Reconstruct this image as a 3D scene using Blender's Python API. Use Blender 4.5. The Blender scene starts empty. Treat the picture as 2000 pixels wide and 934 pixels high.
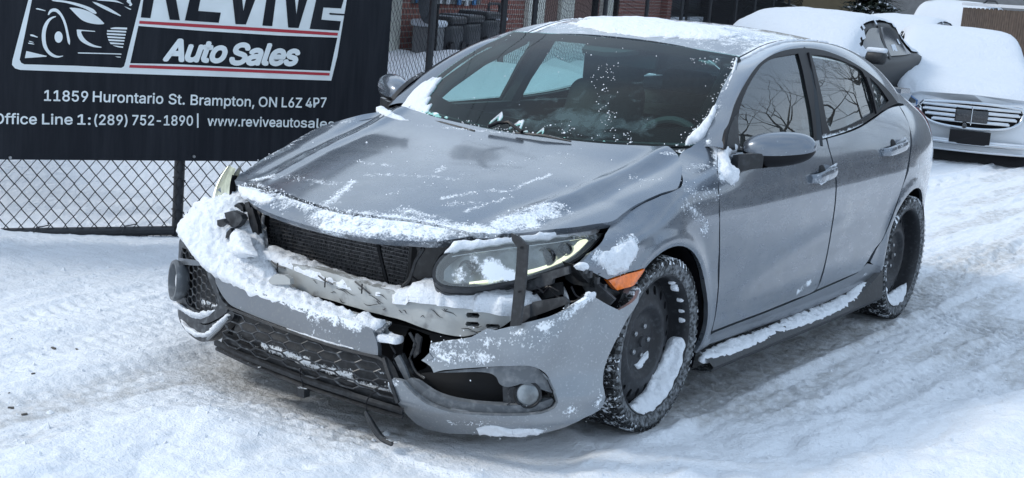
import bpy, bmesh, math, random
import numpy as np
from mathutils import Vector, Matrix, noise as mnoise
from mathutils.geometry import delaunay_2d_cdt

random.seed(7)
SC = bpy.context.scene
COL = SC.collection

# ------------------------------------------------------------------ camera
# world axes = axes of the wrecked car: +x its nose, +y its left side, origin on the ground under the front axle
CP = np.array([4.48453, 3.09194, 1.57541]); YAW, PIT, ROL, FPX, CX, CY = 3.71624344, -0.181039262, 0.0843447085, 2785.69, 985.8, 464.2
FW = np.array([math.cos(PIT)*math.cos(YAW), math.cos(PIT)*math.sin(YAW), math.sin(PIT)])
_r = np.cross(FW, [0, 0, 1]); _r /= np.linalg.norm(_r); _u = np.cross(_r, FW)
RT = _r*math.cos(ROL)+_u*math.sin(ROL); UP = -_r*math.sin(ROL)+_u*math.cos(ROL)
cam = bpy.data.cameras.new('camera'); cam_o = bpy.data.objects.new('camera', cam); COL.objects.link(cam_o)
M = Matrix.Identity(4)
for i in range(3):
    M[i][0] = RT[i]; M[i][1] = UP[i]; M[i][2] = -FW[i]; M[i][3] = CP[i]
cam_o.matrix_world = M
cam.sensor_width = 36; cam.lens = FPX/2000*36; cam.shift_x = (1000-CX)/2000; cam.shift_y = -(467-CY)/2000
cam.clip_end = 2000; cam.clip_start = 0.05
SC.camera = cam_o

# ------------------------------------------------------------------ world and sun
SUN_EL, SUN_AZ = math.radians(37), math.radians(-50)     # direction towards the sun: azimuth from +x
w = bpy.data.worlds.new('World'); SC.world = w; w.use_nodes = True
nt = w.node_tree; nt.nodes.clear()
wo = nt.nodes.new('ShaderNodeOutputWorld'); bg = nt.nodes.new('ShaderNodeBackground')
sky = nt.nodes.new('ShaderNodeTexSky'); sky.sky_type = 'NISHITA'; sky.sun_disc = False
sky.sun_elevation = SUN_EL; sky.sun_rotation = math.pi/2-SUN_AZ; sky.air_density = 1.4; sky.dust_density = 2.5
hs = nt.nodes.new('ShaderNodeHueSaturation'); hs.inputs['Saturation'].default_value = 0.5
mx = nt.nodes.new('ShaderNodeMixRGB'); mx.inputs['Fac'].default_value = 0.72
# broken high cloud over a pale winter sky
tc = nt.nodes.new('ShaderNodeTexCoord'); nz = nt.nodes.new('ShaderNodeTexNoise'); nz.inputs['Scale'].default_value = 2.2; nz.inputs['Detail'].default_value = 5
rp = nt.nodes.new('ShaderNodeValToRGB')
rp.color_ramp.elements[0].position = 0.42; rp.color_ramp.elements[0].color = (4.5, 6.3, 8.9, 1)
rp.color_ramp.elements[1].position = 0.60; rp.color_ramp.elements[1].color = (7.8, 9.3, 11.1, 1)
nt.links.new(tc.outputs['Generated'], nz.inputs['Vector']); nt.links.new(nz.outputs['Fac'], rp.inputs['Fac'])
nt.links.new(sky.outputs[0], hs.inputs['Color']); nt.links.new(hs.outputs[0], mx.inputs[1]); nt.links.new(rp.outputs[0], mx.inputs[2])
nt.links.new(mx.outputs[0], bg.inputs['Color']); bg.inputs['Strength'].default_value = 0.098
nt.links.new(bg.outputs[0], wo.inputs[0])
sl = bpy.data.lights.new('sun', 'SUN'); sl.energy = 1.2; sl.angle = math.radians(10); sl.color = (1, .955, .88)
so = bpy.data.objects.new('sun', sl); COL.objects.link(so)
sd = Vector((math.cos(SUN_EL)*math.cos(SUN_AZ), math.cos(SUN_EL)*math.sin(SUN_AZ), math.sin(SUN_EL)))
so.rotation_euler = sd.to_track_quat('Z', 'Y').to_euler(); so.location = (0, 0, 20)
SC.view_settings.view_transform = 'Standard'; SC.view_settings.look = 'None'; SC.view_settings.exposure = 0.60; SC.view_settings.gamma = 1
SC.cycles.max_bounces = 8; SC.cycles.transparent_max_bounces = 24; SC.cycles.caustics_reflective = False; SC.cycles.caustics_refractive = False
SC.cycles.use_denoising = True

# ------------------------------------------------------------------ materials
MT = {}
def mat(name, col, rough=.5, metal=0., coat=0., spec=.5, var=0., vs=8., bump=0., bs=60., emit=None, es=0., dirt=None, trans=0.):
    m = bpy.data.materials.new(name); m.use_nodes = True; n = m.node_tree; b = n.nodes['Principled BSDF']
    b.inputs['Base Color'].default_value = (*col, 1); b.inputs['Roughness'].default_value = rough; b.inputs['Metallic'].default_value = metal
    b.inputs['Coat Weight'].default_value = coat; b.inputs['Specular IOR Level'].default_value = spec; b.inputs['Coat Roughness'].default_value = .06
    if trans: b.inputs['Transmission Weight'].default_value = trans
    tc = n.nodes.new('ShaderNodeTexCoord')
    def nz(scale, det=4):
        t = n.nodes.new('ShaderNodeTexNoise'); t.inputs['Scale'].default_value = scale; t.inputs['Detail'].default_value = det
        n.links.new(tc.outputs['Object'], t.inputs['Vector']); return t
    src = None
    if var:
        t = nz(vs, 6); r = n.nodes.new('ShaderNodeValToRGB'); r.color_ramp.elements[0].position = .3; r.color_ramp.elements[1].position = .7
        r.color_ramp.elements[0].color = (*[c*(1-var) for c in col], 1); r.color_ramp.elements[1].color = (*[min(1, c*(1+var)) for c in col], 1)
        n.links.new(t.outputs['Fac'], r.inputs['Fac']); src = r.outputs[0]
    if dirt:   # dirt = (colour, amount, scale): salt film, dust
        t = nz(dirt[2], 8); r = n.nodes.new('ShaderNodeValToRGB'); r.color_ramp.elements[0].position = .62-dirt[1]*.4; r.color_ramp.elements[1].position = .72
        n.links.new(t.outputs['Fac'], r.inputs['Fac'])
        mxx = n.nodes.new('ShaderNodeMixRGB'); n.links.new(r.outputs[0], mxx.inputs[0]); mxx.inputs[2].default_value = (*dirt[0], 1)
        if src: n.links.new(src, mxx.inputs[1])
        else: mxx.inputs[1].default_value = (*col, 1)
        src = mxx.outputs[0]
    if src: n.links.new(src, b.inputs['Base Color'])
    if bump:
        t = nz(bs, 5); bp = n.nodes.new('ShaderNodeBump'); bp.inputs['Strength'].default_value = bump; bp.inputs['Distance'].default_value = .01
        n.links.new(t.outputs['Fac'], bp.inputs['Height']); n.links.new(bp.outputs[0], b.inputs['Normal'])
    if emit: b.inputs['Emission Color'].default_value = (*emit, 1); b.inputs['Emission Strength'].default_value = es
    MT[name] = m; return m

def add_snow_layer(m, thr=.5, scale=70., use_attr=True, up=None, contrast=.10, amp=.9):
    """mix snow over a material: where the 'snow' attribute (or an upward face) plus grain passes a threshold"""
    n = m.node_tree; out = n.nodes['Material Output']; b = n.nodes['Principled BSDF']
    sn = n.nodes.new('ShaderNodeBsdfPrincipled'); sn.inputs['Base Color'].default_value = (.80, .84, .88, 1); sn.inputs['Roughness'].default_value = .75
    sn.inputs['Specular IOR Level'].default_value = .2
    tc = n.nodes.new('ShaderNodeTexCoord')
    def nz(scale, det, rough=.6):
        t = n.nodes.new('ShaderNodeTexNoise'); t.inputs['Scale'].default_value = scale; t.inputs['Detail'].default_value = det; t.inputs['Roughness'].default_value = rough
        n.links.new(tc.outputs['Object'], t.inputs['Vector']); return t.outputs['Fac']
    def mth(op, a, c):
        x = n.nodes.new('ShaderNodeMath'); x.operation = op
        for i, q in enumerate((a, c)):
            if isinstance(q, (int, float)): x.inputs[i].default_value = q
            else: n.links.new(q, x.inputs[i])
        return x.outputs[0]
    fine = nz(scale, 6, .7); mid = nz(scale*.22, 5, .6)
    g = mth('ADD', mth('MULTIPLY', mth('SUBTRACT', fine, .5), amp*1.3), mth('MULTIPLY', mth('SUBTRACT', mid, .5), amp*1.2))
    terms = None
    if use_attr:
        at = n.nodes.new('ShaderNodeAttribute'); at.attribute_name = 'snow'; terms = at.outputs['Fac']
    if up is not None:
        ge = n.nodes.new('ShaderNodeNewGeometry'); sp = n.nodes.new('ShaderNodeSeparateXYZ'); n.links.new(ge.outputs['Normal'], sp.inputs[0])
        uu = mth('MULTIPLY', mth('SUBTRACT', sp.outputs['Z'], up), 1.6); uu2 = mth('MAXIMUM', uu, -.2)
        terms = mth('ADD', terms, uu2) if terms else uu2
    s = mth('ADD', terms, g)
    mr = n.nodes.new('ShaderNodeMapRange'); mr.inputs['From Min'].default_value = thr-contrast; mr.inputs['From Max'].default_value = thr+contrast
    n.links.new(s, mr.inputs['Value'])
    ms = n.nodes.new('ShaderNodeMixShader'); n.links.new(mr.outputs[0], ms.inputs[0]); n.links.new(b.outputs[0], ms.inputs[1]); n.links.new(sn.outputs[0], ms.inputs[2])
    bp = n.nodes.new('ShaderNodeBump'); bp.inputs['Strength'].default_value = .35; bp.inputs['Distance'].default_value = .003
    n.links.new(mr.outputs[0], bp.inputs['Height']); n.links.new(bp.outputs[0], sn.inputs['Normal'])
    bp2 = n.nodes.new('ShaderNodeBump'); bp2.inputs['Strength'].default_value = .6; bp2.inputs['Distance'].default_value = .006
    n.links.new(fine, bp2.inputs['Height']); n.links.new(bp2.outputs[0], bp.inputs['Normal'])
    n.links.new(ms.outputs[0], out.inputs[0])
    return m

def glass_mat(name, tint, rough=.0, opac=.0, base=(.02, .03, .03), frost=None, ior=1.5, gk=1.):
    """thin pane: transparent tint + fresnel gloss (+ a dull film of frost)"""
    m = bpy.data.materials.new(name); m.use_nodes = True; n = m.node_tree; n.nodes.clear()
    out = n.nodes.new('ShaderNodeOutputMaterial'); tr = n.nodes.new('ShaderNodeBsdfTransparent'); tr.inputs[0].default_value = (*tint, 1)
    gl = n.nodes.new('ShaderNodeBsdfGlossy'); gl.inputs['Roughness'].default_value = rough; gl.inputs[0].default_value = (1, 1, 1, 1)
    df = n.nodes.new('ShaderNodeBsdfDiffuse'); df.inputs[0].default_value = (*base, 1)
    lw = n.nodes.new('ShaderNodeLayerWeight'); pw = n.nodes.new('ShaderNodeMath'); pw.operation = 'POWER'; n.links.new(lw.outputs['Facing'], pw.inputs[0]); pw.inputs[1].default_value = 4.5
    F0 = ((ior-1)/(ior+1))**2; fr = n.nodes.new('ShaderNodeMath'); fr.operation = 'MULTIPLY_ADD'; n.links.new(pw.outputs[0], fr.inputs[0]); fr.inputs[1].default_value = 1-F0; fr.inputs[2].default_value = F0
    gl.inputs[0].default_value = (gk, gk, gk, 1)
    m1 = n.nodes.new('ShaderNodeMixShader'); m1.inputs[0].default_value = opac; n.links.new(tr.outputs[0], m1.inputs[1]); n.links.new(df.outputs[0], m1.inputs[2])
    base_out = m1.outputs[0]
    if frost:
        tc = n.nodes.new('ShaderNodeTexCoord'); t = n.nodes.new('ShaderNodeTexNoise'); t.inputs['Scale'].default_value = frost[1]; t.inputs['Detail'].default_value = 8
        t.inputs['Distortion'].default_value = .8
        n.links.new(tc.outputs['Object'], t.inputs['Vector'])
        at = n.nodes.new('ShaderNodeAttribute'); at.attribute_name = 'frost'
        ad = n.nodes.new('ShaderNodeMath'); ad.operation = 'ADD'; n.links.new(t.outputs['Fac'], ad.inputs[0]); n.links.new(at.outputs['Fac'], ad.inputs[1])
        mr = n.nodes.new('ShaderNodeMapRange'); mr.inputs['From Min'].default_value = .9; mr.inputs['From Max'].default_value = 1.15; mr.inputs['To Max'].default_value = frost[2]
        n.links.new(ad.outputs[0], mr.inputs['Value'])
        d2 = n.nodes.new('ShaderNodeBsdfDiffuse'); d2.inputs[0].default_value = (*frost[0], 1)
        tl = n.nodes.new('ShaderNodeBsdfTranslucent'); tl.inputs[0].default_value = (*frost[0], 1)
        mm = n.nodes.new('ShaderNodeMixShader'); mm.inputs[0].default_value = .5; n.links.new(d2.outputs[0], mm.inputs[1]); n.links.new(tl.outputs[0], mm.inputs[2])
        m2 = n.nodes.new('ShaderNodeMixShader'); n.links.new(mr.outputs[0], m2.inputs[0]); n.links.new(base_out, m2.inputs[1]); n.links.new(mm.outputs[0], m2.inputs[2])
        base_out = m2.outputs[0]
    ms = n.nodes.new('ShaderNodeMixShader'); n.links.new(fr.outputs[0], ms.inputs[0]); n.links.new(base_out, ms.inputs[1]); n.links.new(gl.outputs[0], ms.inputs[2])
    n.links.new(ms.outputs[0], out.inputs[0]); MT[name] = m; return m

mat('paint', (.128, .152, .186), rough=.26, metal=.62, coat=1., dirt=((.17, .19, .215), .30, 7.), bump=.015, bs=900)
def road_film(m, col, z0, k):
    """dried salt and road spray, thickest on the lower panels"""
    n = m.node_tree; b = n.nodes['Principled BSDF']; src = b.inputs['Base Color'].links[0].from_socket; tc = n.nodes.new('ShaderNodeTexCoord'); sp = n.nodes.new('ShaderNodeSeparateXYZ'); n.links.new(tc.outputs['Object'], sp.inputs[0])
    mr = n.nodes.new('ShaderNodeMapRange'); mr.inputs['From Min'].default_value = z0; mr.inputs['From Max'].default_value = .15; mr.inputs['To Min'].default_value = .07; mr.inputs['To Max'].default_value = k; n.links.new(sp.outputs['Z'], mr.inputs['Value'])
    mp = n.nodes.new('ShaderNodeMapping'); mp.inputs['Scale'].default_value = (1.2, 1.2, 3.2); n.links.new(tc.outputs['Object'], mp.inputs[0])
    t = n.nodes.new('ShaderNodeTexNoise'); t.inputs['Scale'].default_value = 9; t.inputs['Detail'].default_value = 9; t.inputs['Roughness'].default_value = .72; n.links.new(mp.outputs[0], t.inputs['Vector'])
    m2 = n.nodes.new('ShaderNodeMapRange'); m2.inputs['From Min'].default_value = .35; m2.inputs['From Max'].default_value = .68; n.links.new(t.outputs['Fac'], m2.inputs['Value'])
    f = n.nodes.new('ShaderNodeMath'); f.operation = 'MULTIPLY'; n.links.new(mr.outputs[0], f.inputs[0]); n.links.new(m2.outputs[0], f.inputs[1])
    x = n.nodes.new('ShaderNodeMixRGB'); n.links.new(f.outputs[0], x.inputs[0]); n.links.new(src, x.inputs[1]); x.inputs[2].default_value = (*col, 1); n.links.new(x.outputs[0], b.inputs['Base Color'])
    r = n.nodes.new('ShaderNodeMapRange'); r.inputs['To Min'].default_value = .24; r.inputs['To Max'].default_value = .60; n.links.new(f.outputs[0], r.inputs['Value']); n.links.new(r.outputs[0], b.inputs['Roughness'])
    c = n.nodes.new('ShaderNodeMapRange'); c.inputs['To Min'].default_value = 1.; c.inputs['To Max'].default_value = .15; n.links.new(f.outputs[0], c.inputs['Value']); n.links.new(c.outputs[0], b.inputs['Coat Weight'])
    b.inputs['Coat Roughness'].default_value = .08
road_film(MT['paint'], (.27, .28, .29), .95, .85)
add_snow_layer(MT['paint'], thr=.52, scale=120, contrast=.15, amp=.95)
mat('paint_dull', (.14, .155, .175), rough=.36, metal=.55, coat=.5, var=.07, vs=9, dirt=((.17, .18, .19), .22, 90.), bump=.06, bs=300)
add_snow_layer(MT['paint_dull'], thr=.5, scale=120, contrast=.08, amp=.9)
mat('paint_torn', (.25, .27, .29), rough=.34, metal=.6, coat=.5, var=.07, vs=9, dirt=((.36, .38, .40), .12, 120.), bump=.06, bs=300)
add_snow_layer(MT['paint_torn'], thr=.5, scale=120, contrast=.08, amp=.9)
mat('black_plastic', (.010, .011, .013), rough=.48, dirt=((.028, .031, .035), .34, 50.), bump=.1, bs=200)
add_snow_layer(MT['black_plastic'], thr=.5, scale=140, contrast=.1, amp=.9, up=.75)
mat('gloss_black', (.012, .013, .016), rough=.12, coat=.6, dirt=((.045, .05, .055), .25, 60.))
mat('black_trim', (.006, .006, .008), rough=.4, spec=.2)
mat('recess_shade', (.010, .010, .012), rough=.8)  # near-black for the handle cup, its shade put into the colour
mat('rubber', (.012, .013, .014), rough=.75, dirt=((.24, .255, .27), .62, 70.), bump=.25, bs=160)
add_snow_layer(MT['rubber'], thr=.66, scale=85, contrast=.10, amp=1.5)
mat('rubber_tread', (.010, .011, .012), rough=.8)
add_snow_layer(MT['rubber_tread'], thr=.22, scale=75, contrast=.12, amp=1.9)
mat('steel_black', (.020, .021, .024), rough=.45, spec=.3, dirt=((.045, .05, .055), .22, 60.), bump=.03, bs=100)
mat('steel_nut', (.35, .36, .37), rough=.35, metal=.9)
mat('bare_metal', (.42, .43, .42), rough=.5, metal=.35, var=.10, vs=6, dirt=((.20, .20, .20), .12, 16.), bump=.12, bs=60)
add_snow_layer(MT['bare_metal'], thr=.55, scale=90, contrast=.1, amp=.9, up=.7)
mat('radiator_fin', (.035, .036, .04), rough=.5, metal=.3, dirt=((.16, .16, .17), .35, 70.))
mat('radiator_tube', (.22, .22, .23), rough=.5, metal=.5, var=.4, vs=60)
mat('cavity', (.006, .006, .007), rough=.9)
mat('interior', (.022, .028, .034), rough=.8)
mat('seat_cloth', (.028, .034, .042), rough=.9, var=.25, vs=30)
mat('amber', (.85, .17, .010), rough=.18, coat=.5, var=.25, vs=60)
mat('tail_red', (.16, .045, .05), rough=.15, coat=1.)
mat('lamp_glow', (.8, .85, .7), rough=.3, emit=(.96, 1, .70), es=.95)
mat('lamp_bowl', (.26, .28, .29), rough=.30, metal=.7, var=.5, vs=16)
mat('chrome', (.62, .64, .66), rough=.14, metal=1.)
mat('grey_plastic', (.022, .024, .028), rough=.5, dirt=((.07, .075, .08), .35, 40.))
mat('mount_grey', (.10, .11, .12), rough=.5, dirt=((.2, .21, .22), .35, 40.))
mat('alu', (.40, .41, .42), rough=.4, metal=.8)
glass_mat('glass_front', (.62, .90, .84), opac=.02, base=(.05, .075, .08), frost=((.12, .19, .20), 13., .75), ior=1.5, gk=.55)
glass_mat('glass_clear', (.86, .95, .92), opac=.04, base=(.3, .36, .36), ior=1.3)
glass_mat('glass_side', (.42, .52, .52), opac=.10, base=(.12, .15, .16), frost=((.30, .37, .39), 7., .55), ior=1.9)
glass_mat('lens', (.80, .82, .80), opac=.20, base=(.50, .53, .53), ior=1.35)
def snow_material(name, col, bump, bs, bs2, rough=.7):
    m = mat(name, col, rough=rough, spec=.25); n = m.node_tree; b = n.nodes['Principled BSDF']
    b.inputs['Subsurface Weight'].default_value = 0.0
    tc = n.nodes.new('ShaderNodeTexCoord')
    prev = None
    for s, st, d in ((bs, bump, .02), (bs2, bump, .004)):
        t = n.nodes.new('ShaderNodeTexNoise'); t.inputs['Scale'].default_value = s; t.inputs['Detail'].default_value = 7; t.inputs['Roughness'].default_value = .62
        n.links.new(tc.outputs['Object'], t.inputs['Vector'])
        bp = n.nodes.new('ShaderNodeBump'); bp.inputs['Strength'].default_value = st; bp.inputs['Distance'].default_value = d
        n.links.new(t.outputs['Fac'], bp.inputs['Height'])
        if prev: n.links.new(prev.outputs[0], bp.inputs['Normal'])
        prev = bp
    n.links.new(prev.outputs[0], b.inputs['Normal'])
    return m
snow_material('snow', (.80, .83, .87), .75, 40, 230)
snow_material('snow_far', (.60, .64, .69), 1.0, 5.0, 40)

# ------------------------------------------------------------------ object helpers
def mk(name, verts, faces, m, parent=None, smooth=True, loc=None, attrs=None):
    me = bpy.data.meshes.new(name); me.from_pydata([tuple(map(float, v)) for v in verts], [], faces); me.update()
    if smooth: me.polygons.foreach_set('use_smooth', [True]*len(me.polygons))
    o = bpy.data.objects.new(name, me); COL.objects.link(o)
    me.materials.append(MT[m] if isinstance(m, str) else m)
    if parent is not None: o.parent = parent
    if attrs:
        for k, vals in attrs.items():
            a = me.attributes.new(k, 'FLOAT', 'POINT'); a.data.foreach_set('value', list(vals))
    return o
def sharp(o, ang=40):
    me = o.data
    me.set_sharp_from_angle(angle=math.radians(ang)); return o
def thing(name, label, cat, loc=(0, 0, 0), rz=0, group=None):
    o = bpy.data.objects.new(name, None); COL.objects.link(o); o.location = loc; o.rotation_euler = (0, 0, rz); o.empty_display_size = .2
    o['label'] = label; o['category'] = cat
    if group: o['group'] = group
    return o
def tag(o, label=None, cat=None, group=None, kind=None):
    if label: o['label'] = label
    if cat: o['category'] = cat
    if group: o['group'] = group
    if kind: o['kind'] = kind
    return o
class MB:
    def __init__(s): s.v = []; s.f = []
    def add(s, vs, fs):
        k = len(s.v); s.v += [tuple(map(float, q)) for q in vs]; s.f += [tuple(k+i for i in f) for f in fs]; return s
    def box(s, c, d, R=None):
        c = np.array(c, float); d = np.array(d, float)/2
        vs = [np.array([i*d[0], j*d[1], k*d[2]]) for i in (-1, 1) for j in (-1, 1) for k in (-1, 1)]
        if R is not None: vs = [np.array(R) @ q for q in vs]
        return s.add([q+c for q in vs], [(0, 1, 3, 2), (4, 6, 7, 5), (0, 4, 5, 1), (2, 3, 7, 6), (0, 2, 6, 4), (1, 5, 7, 3)])
    def tube(s, pts, r, n=6, cap=True):
        pts = [np.array(p, float) for p in pts]; k0 = len(s.v); N = len(pts); rs = r if hasattr(r, '__len__') else [r]*N
        ref = np.array([0, 0, 1.]); rings = []
        for i, p in enumerate(pts):
            t = pts[min(i+1, N-1)]-pts[max(i-1, 0)]; t = t/(np.linalg.norm(t)+1e-9)
            a = np.cross(t, ref)
            if np.linalg.norm(a) < .15: a = np.cross(t, [1., .2, 0])
            a /= np.linalg.norm(a); b = np.cross(t, a)
            for j in range(n):
                th = 2*math.pi*j/n; q = p+rs[i]*(math.cos(th)*a+math.sin(th)*b); s.v.append(tuple(q))
        for i in range(N-1):
            for j in range(n):
                a0 = k0+i*n+j; a1 = k0+i*n+(j+1) % n; s.f.append((a0, a1, a1+n, a0+n))
        if cap: s.f.append(tuple(k0+j for j in range(n))[::-1]); s.f.append(tuple(k0+(N-1)*n+j for j in range(n)))
        return s
    def lathe(s, prof, n=32, c=(0, 0, 0), axis='y', flip=False):
        """prof = [(radius, along-axis)]"""
        k0 = len(s.v)
        for (r, h) in prof:
            for j in range(n):
                th = 2*math.pi*j/n; a, b = r*math.cos(th), r*math.sin(th)
                p = (a, h, b) if axis == 'y' else ((a, b, h) if axis == 'z' else (h, a, b))
                s.v.append((p[0]+c[0], p[1]+c[1], p[2]+c[2]))
        for i in range(len(prof)-1):
            for j in range(n):
                a0 = k0+i*n+j; a1 = k0+i*n+(j+1) % n
                s.f.append((a0, a0+n, a1+n, a1) if not flip else (a0, a1, a1+n, a0+n))
        return s
    def build(s, name, m, parent=None, smooth=True, ang=40, attrs=None):
        o = mk(name, s.v, s.f, m, parent, smooth, attrs=attrs)
        if smooth: sharp(o, ang)
        return o
def proj(P):
    d = np.asarray(P, float)-CP; z = d @ FW
    return np.stack([CX+FPX*(d @ RT)/z, CY-FPX*(d @ UP)/z], -1)
def ray(px, py): return FW+RT*(px-CX)/FPX-UP*(py-CY)/FPX
def at(px, py, **k):
    """the point of the place seen at photo pixel px, py on the plane x=, y= or z="""
    ax, val = list(k.items())[0]; i = 'xyz'.index(ax); d = ray(px, py); return CP+d*(val-CP[i])/d[i]
def catmull(pts, n=8, closed=False, corner=50):
    """smooth polyline through pts; vertices that turn more than `corner` degrees stay sharp"""
    P = [np.array(p, float) for p in pts]; N = len(P)
    def turn(i):
        a = P[i]-P[i-1]; b = P[(i+1) % N]-P[i]; na, nb = np.linalg.norm(a), np.linalg.norm(b)
        if na < 1e-9 or nb < 1e-9: return 180
        return math.degrees(math.acos(max(-1, min(1, float(a @ b)/(na*nb)))))
    cor = [(turn(i) > corner) if (closed or 0 < i < N-1) else True for i in range(N)]
    out = []
    for i in range(N if closed else N-1):
        p1, p2 = P[i], P[(i+1) % N]
        L = np.linalg.norm(p2-p1)
        m1 = (p2-p1) if cor[i] else (p2-P[i-1])*L/(np.linalg.norm(p2-p1)+np.linalg.norm(p1-P[i-1])+1e-9)
        nx = P[(i+2) % N] if (closed or i+2 < N) else p2
        m2 = (p2-p1) if cor[(i+1) % N] else (nx-p1)*L/(np.linalg.norm(nx-p2)+np.linalg.norm(p2-p1)+1e-9)
        for k in range(n):
            t = k/n; out.append((2*t**3-3*t**2+1)*p1+(t**3-2*t**2+t)*m1+(-2*t**3+3*t**2)*p2+(t**3-t**2)*m2)
    if not closed: out.append(P[-1])
    return out
def cubic(xs, ys, x):
    """smooth interpolation, xs ascending, linear beyond the ends"""
    n = len(xs)
    if x <= xs[0]: i = 0
    elif x >= xs[-1]: i = n-2
    else:
        i = 0
        while xs[i+1] < x: i += 1
    h = xs[i+1]-xs[i]; t = (x-xs[i])/h
    def sl(k):
        if k == 0: return (ys[1]-ys[0])/(xs[1]-xs[0])
        if k == n-1: return (ys[-1]-ys[-2])/(xs[-1]-xs[-2])
        return (ys[k+1]-ys[k-1])/(xs[k+1]-xs[k-1])
    if t < 0: return ys[0]+sl(0)*(x-xs[0])
    if t > 1: return ys[-1]+sl(n-1)*(x-xs[-1])
    m0, m1 = sl(i)*h, sl(i+1)*h
    return (2*t**3-3*t**2+1)*ys[i]+(t**3-2*t**2+t)*m0+(-2*t**3+3*t**2)*ys[i+1]+(t**3-t**2)*m1
def pips(Q, poly):
    Q = np.atleast_2d(np.array(Q, float)); A = np.array([[q[0], q[1]] for q in poly], float); B = np.roll(A, 1, 0)
    x, y = Q[:, :1], Q[:, 1:2]; c = (A[:, 1] > y) != (B[:, 1] > y)
    with np.errstate(divide='ignore', invalid='ignore'): xc = (B[:, 0]-A[:, 0])*(y-A[:, 1])/(B[:, 1]-A[:, 1]+1e-15)+A[:, 0]
    return ((c & (x < xc)).sum(1) % 2) == 1
def resample(poly, step, closed=True):
    P = [np.array(p, float) for p in poly]; out = []
    N = len(P)
    for i in range(N if closed else N-1):
        a, b = P[i], P[(i+1) % N]; L = np.linalg.norm(b-a); k = max(1, int(round(L/step)))
        for q in range(k): out.append(a+(b-a)*q/k)
    if not closed: out.append(P[-1])
    return out
def dedupe(poly, eps=1e-5):
    out = []
    for p in poly:
        if not out or np.linalg.norm(np.array(p)-np.array(out[-1])) > eps: out.append(p)
    if len(out) > 1 and np.linalg.norm(np.array(out[0])-np.array(out[-1])) < eps: out.pop()
    return out
def trimesh2d(outer, holes, step, scale=(1, 1), jitter=0):
    """triangulate a 2-D region with interior points"""
    loops = [outer]+list(holes); pts = []; edges = []
    for L in loops:
        k = len(pts); n = len(L); pts += [Vector((p[0], p[1])) for p in L]; edges += [(k+i, k+(i+1) % n) for i in range(n)]
    A = np.array([[p[0], p[1]] for p in outer]); lo, hi = A.min(0), A.max(0)
    allb = np.array([[p[0], p[1]] for p in pts])
    sx, sy = step*scale[0], step*scale[1]
    ny = int((hi[1]-lo[1])/sy)+1; nx = int((hi[0]-lo[0])/sx)+1
    I, J = np.meshgrid(np.arange(nx+1), np.arange(ny+1)); Q = np.stack([lo[0]+(I+.5*(J % 2))*sx, lo[1]+J*sy], -1).reshape(-1, 2)
    if jitter: Q = Q+(np.random.random(Q.shape)-.5)*np.array([sx, sy])*jitter
    ok = pips(Q, outer)
    for h in holes: ok &= ~pips(Q, h)
    Q = Q[ok]
    if len(Q):
        for k in range(0, len(Q), 400):
            q = Q[k:k+400]; d = (q[:, None]-allb[None])/np.array([sx, sy]); keep = np.hypot(d[..., 0], d[..., 1]).min(1) > .45
            pts += [Vector(t) for t in q[keep]]
    v, e, f, _, _, _ = delaunay_2d_cdt(pts, edges, [], 1, 1e-7)
    if not len(f): return [(p[0], p[1]) for p in v], []
    Cn = np.array([(sum(v[i][0] for i in t)/len(t), sum(v[i][1] for i in t)/len(t)) for t in f]); ok = pips(Cn, outer)
    for h in holes: ok &= ~pips(Cn, h)
    fs = [tuple(t) for t, k in zip(f, ok) if k]
    return [(p[0], p[1]) for p in v], fs
class Surf:
    """a surface (u, v) -> xyz of the car that can be asked what it shows at a photo pixel"""
    def __init__(s, f, ur, vr, out=(0, 1, 0), n=24):
        s.f = f; s.out = np.array(out, float); s.ur = ur; s.vr = vr
        g = [(ur[0]+(ur[1]-ur[0])*i/n, vr[0]+(vr[1]-vr[0])*j/n) for i in range(n+1) for j in range(n+1)]
        s.g = np.array(g); s.gp = proj(np.array([f(*q) for q in g]))
    def inv(s, px, py, guess=None):
        def tryn(q):
            q = np.array(q, float)
            for _ in range(14):
                p0 = proj(s.f(*q)); r = np.array([px, py])-p0
                if abs(r).max() < .03: return q, 0
                h = 1e-4; a = (proj(s.f(q[0]+h, q[1]))-p0)/h; b = (proj(s.f(q[0], q[1]+h))-p0)/h
                det = a[0]*b[1]-a[1]*b[0]
                if abs(det) < 1e-3: break
                st = np.array([(r[0]*b[1]-r[1]*b[0])/det, (a[0]*r[1]-a[1]*r[0])/det]); L = np.abs(st).max()
                if L > .12: st *= .12/L
                q = q+st
            return q, abs(np.array([px, py])-proj(s.f(*q))).max()
        lo, hi = s.ur[0]-.06*(s.ur[1]-s.ur[0]), s.ur[1]+.06*(s.ur[1]-s.ur[0])
        _t = tryn
        def tryn(q):
            q, e = _t(q); return (q, e) if lo <= q[0] <= hi else (q, e+4)
        best = None
        if guess is not None:
            q, e = tryn(guess)
            if e < .5: return q
            best = (e, q)
        d = np.hypot(*(s.gp-np.array([px, py])).T)
        for k in np.argsort(d)[:3]:
            q, e = tryn(s.g[k])
            if e < .5: return q
            if best is None or e < best[0]: best = (e, q)
        if best[0] > 6: print('inv miss', px, py, round(best[0], 1), best[1].round(3))
        return best[1]
    def px2uv(s, L, closed=True, smooth=True, n=5, corner=50):
        if smooth: L = catmull(L, n, closed, corner)
        out = []; g = None
        for p in L: g = s.inv(p[0], p[1], g); out.append(g)
        return out
def snv(f, V): return f.many(np.array(V)) if hasattr(f, 'many') else [f(p) for p in V]
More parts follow.
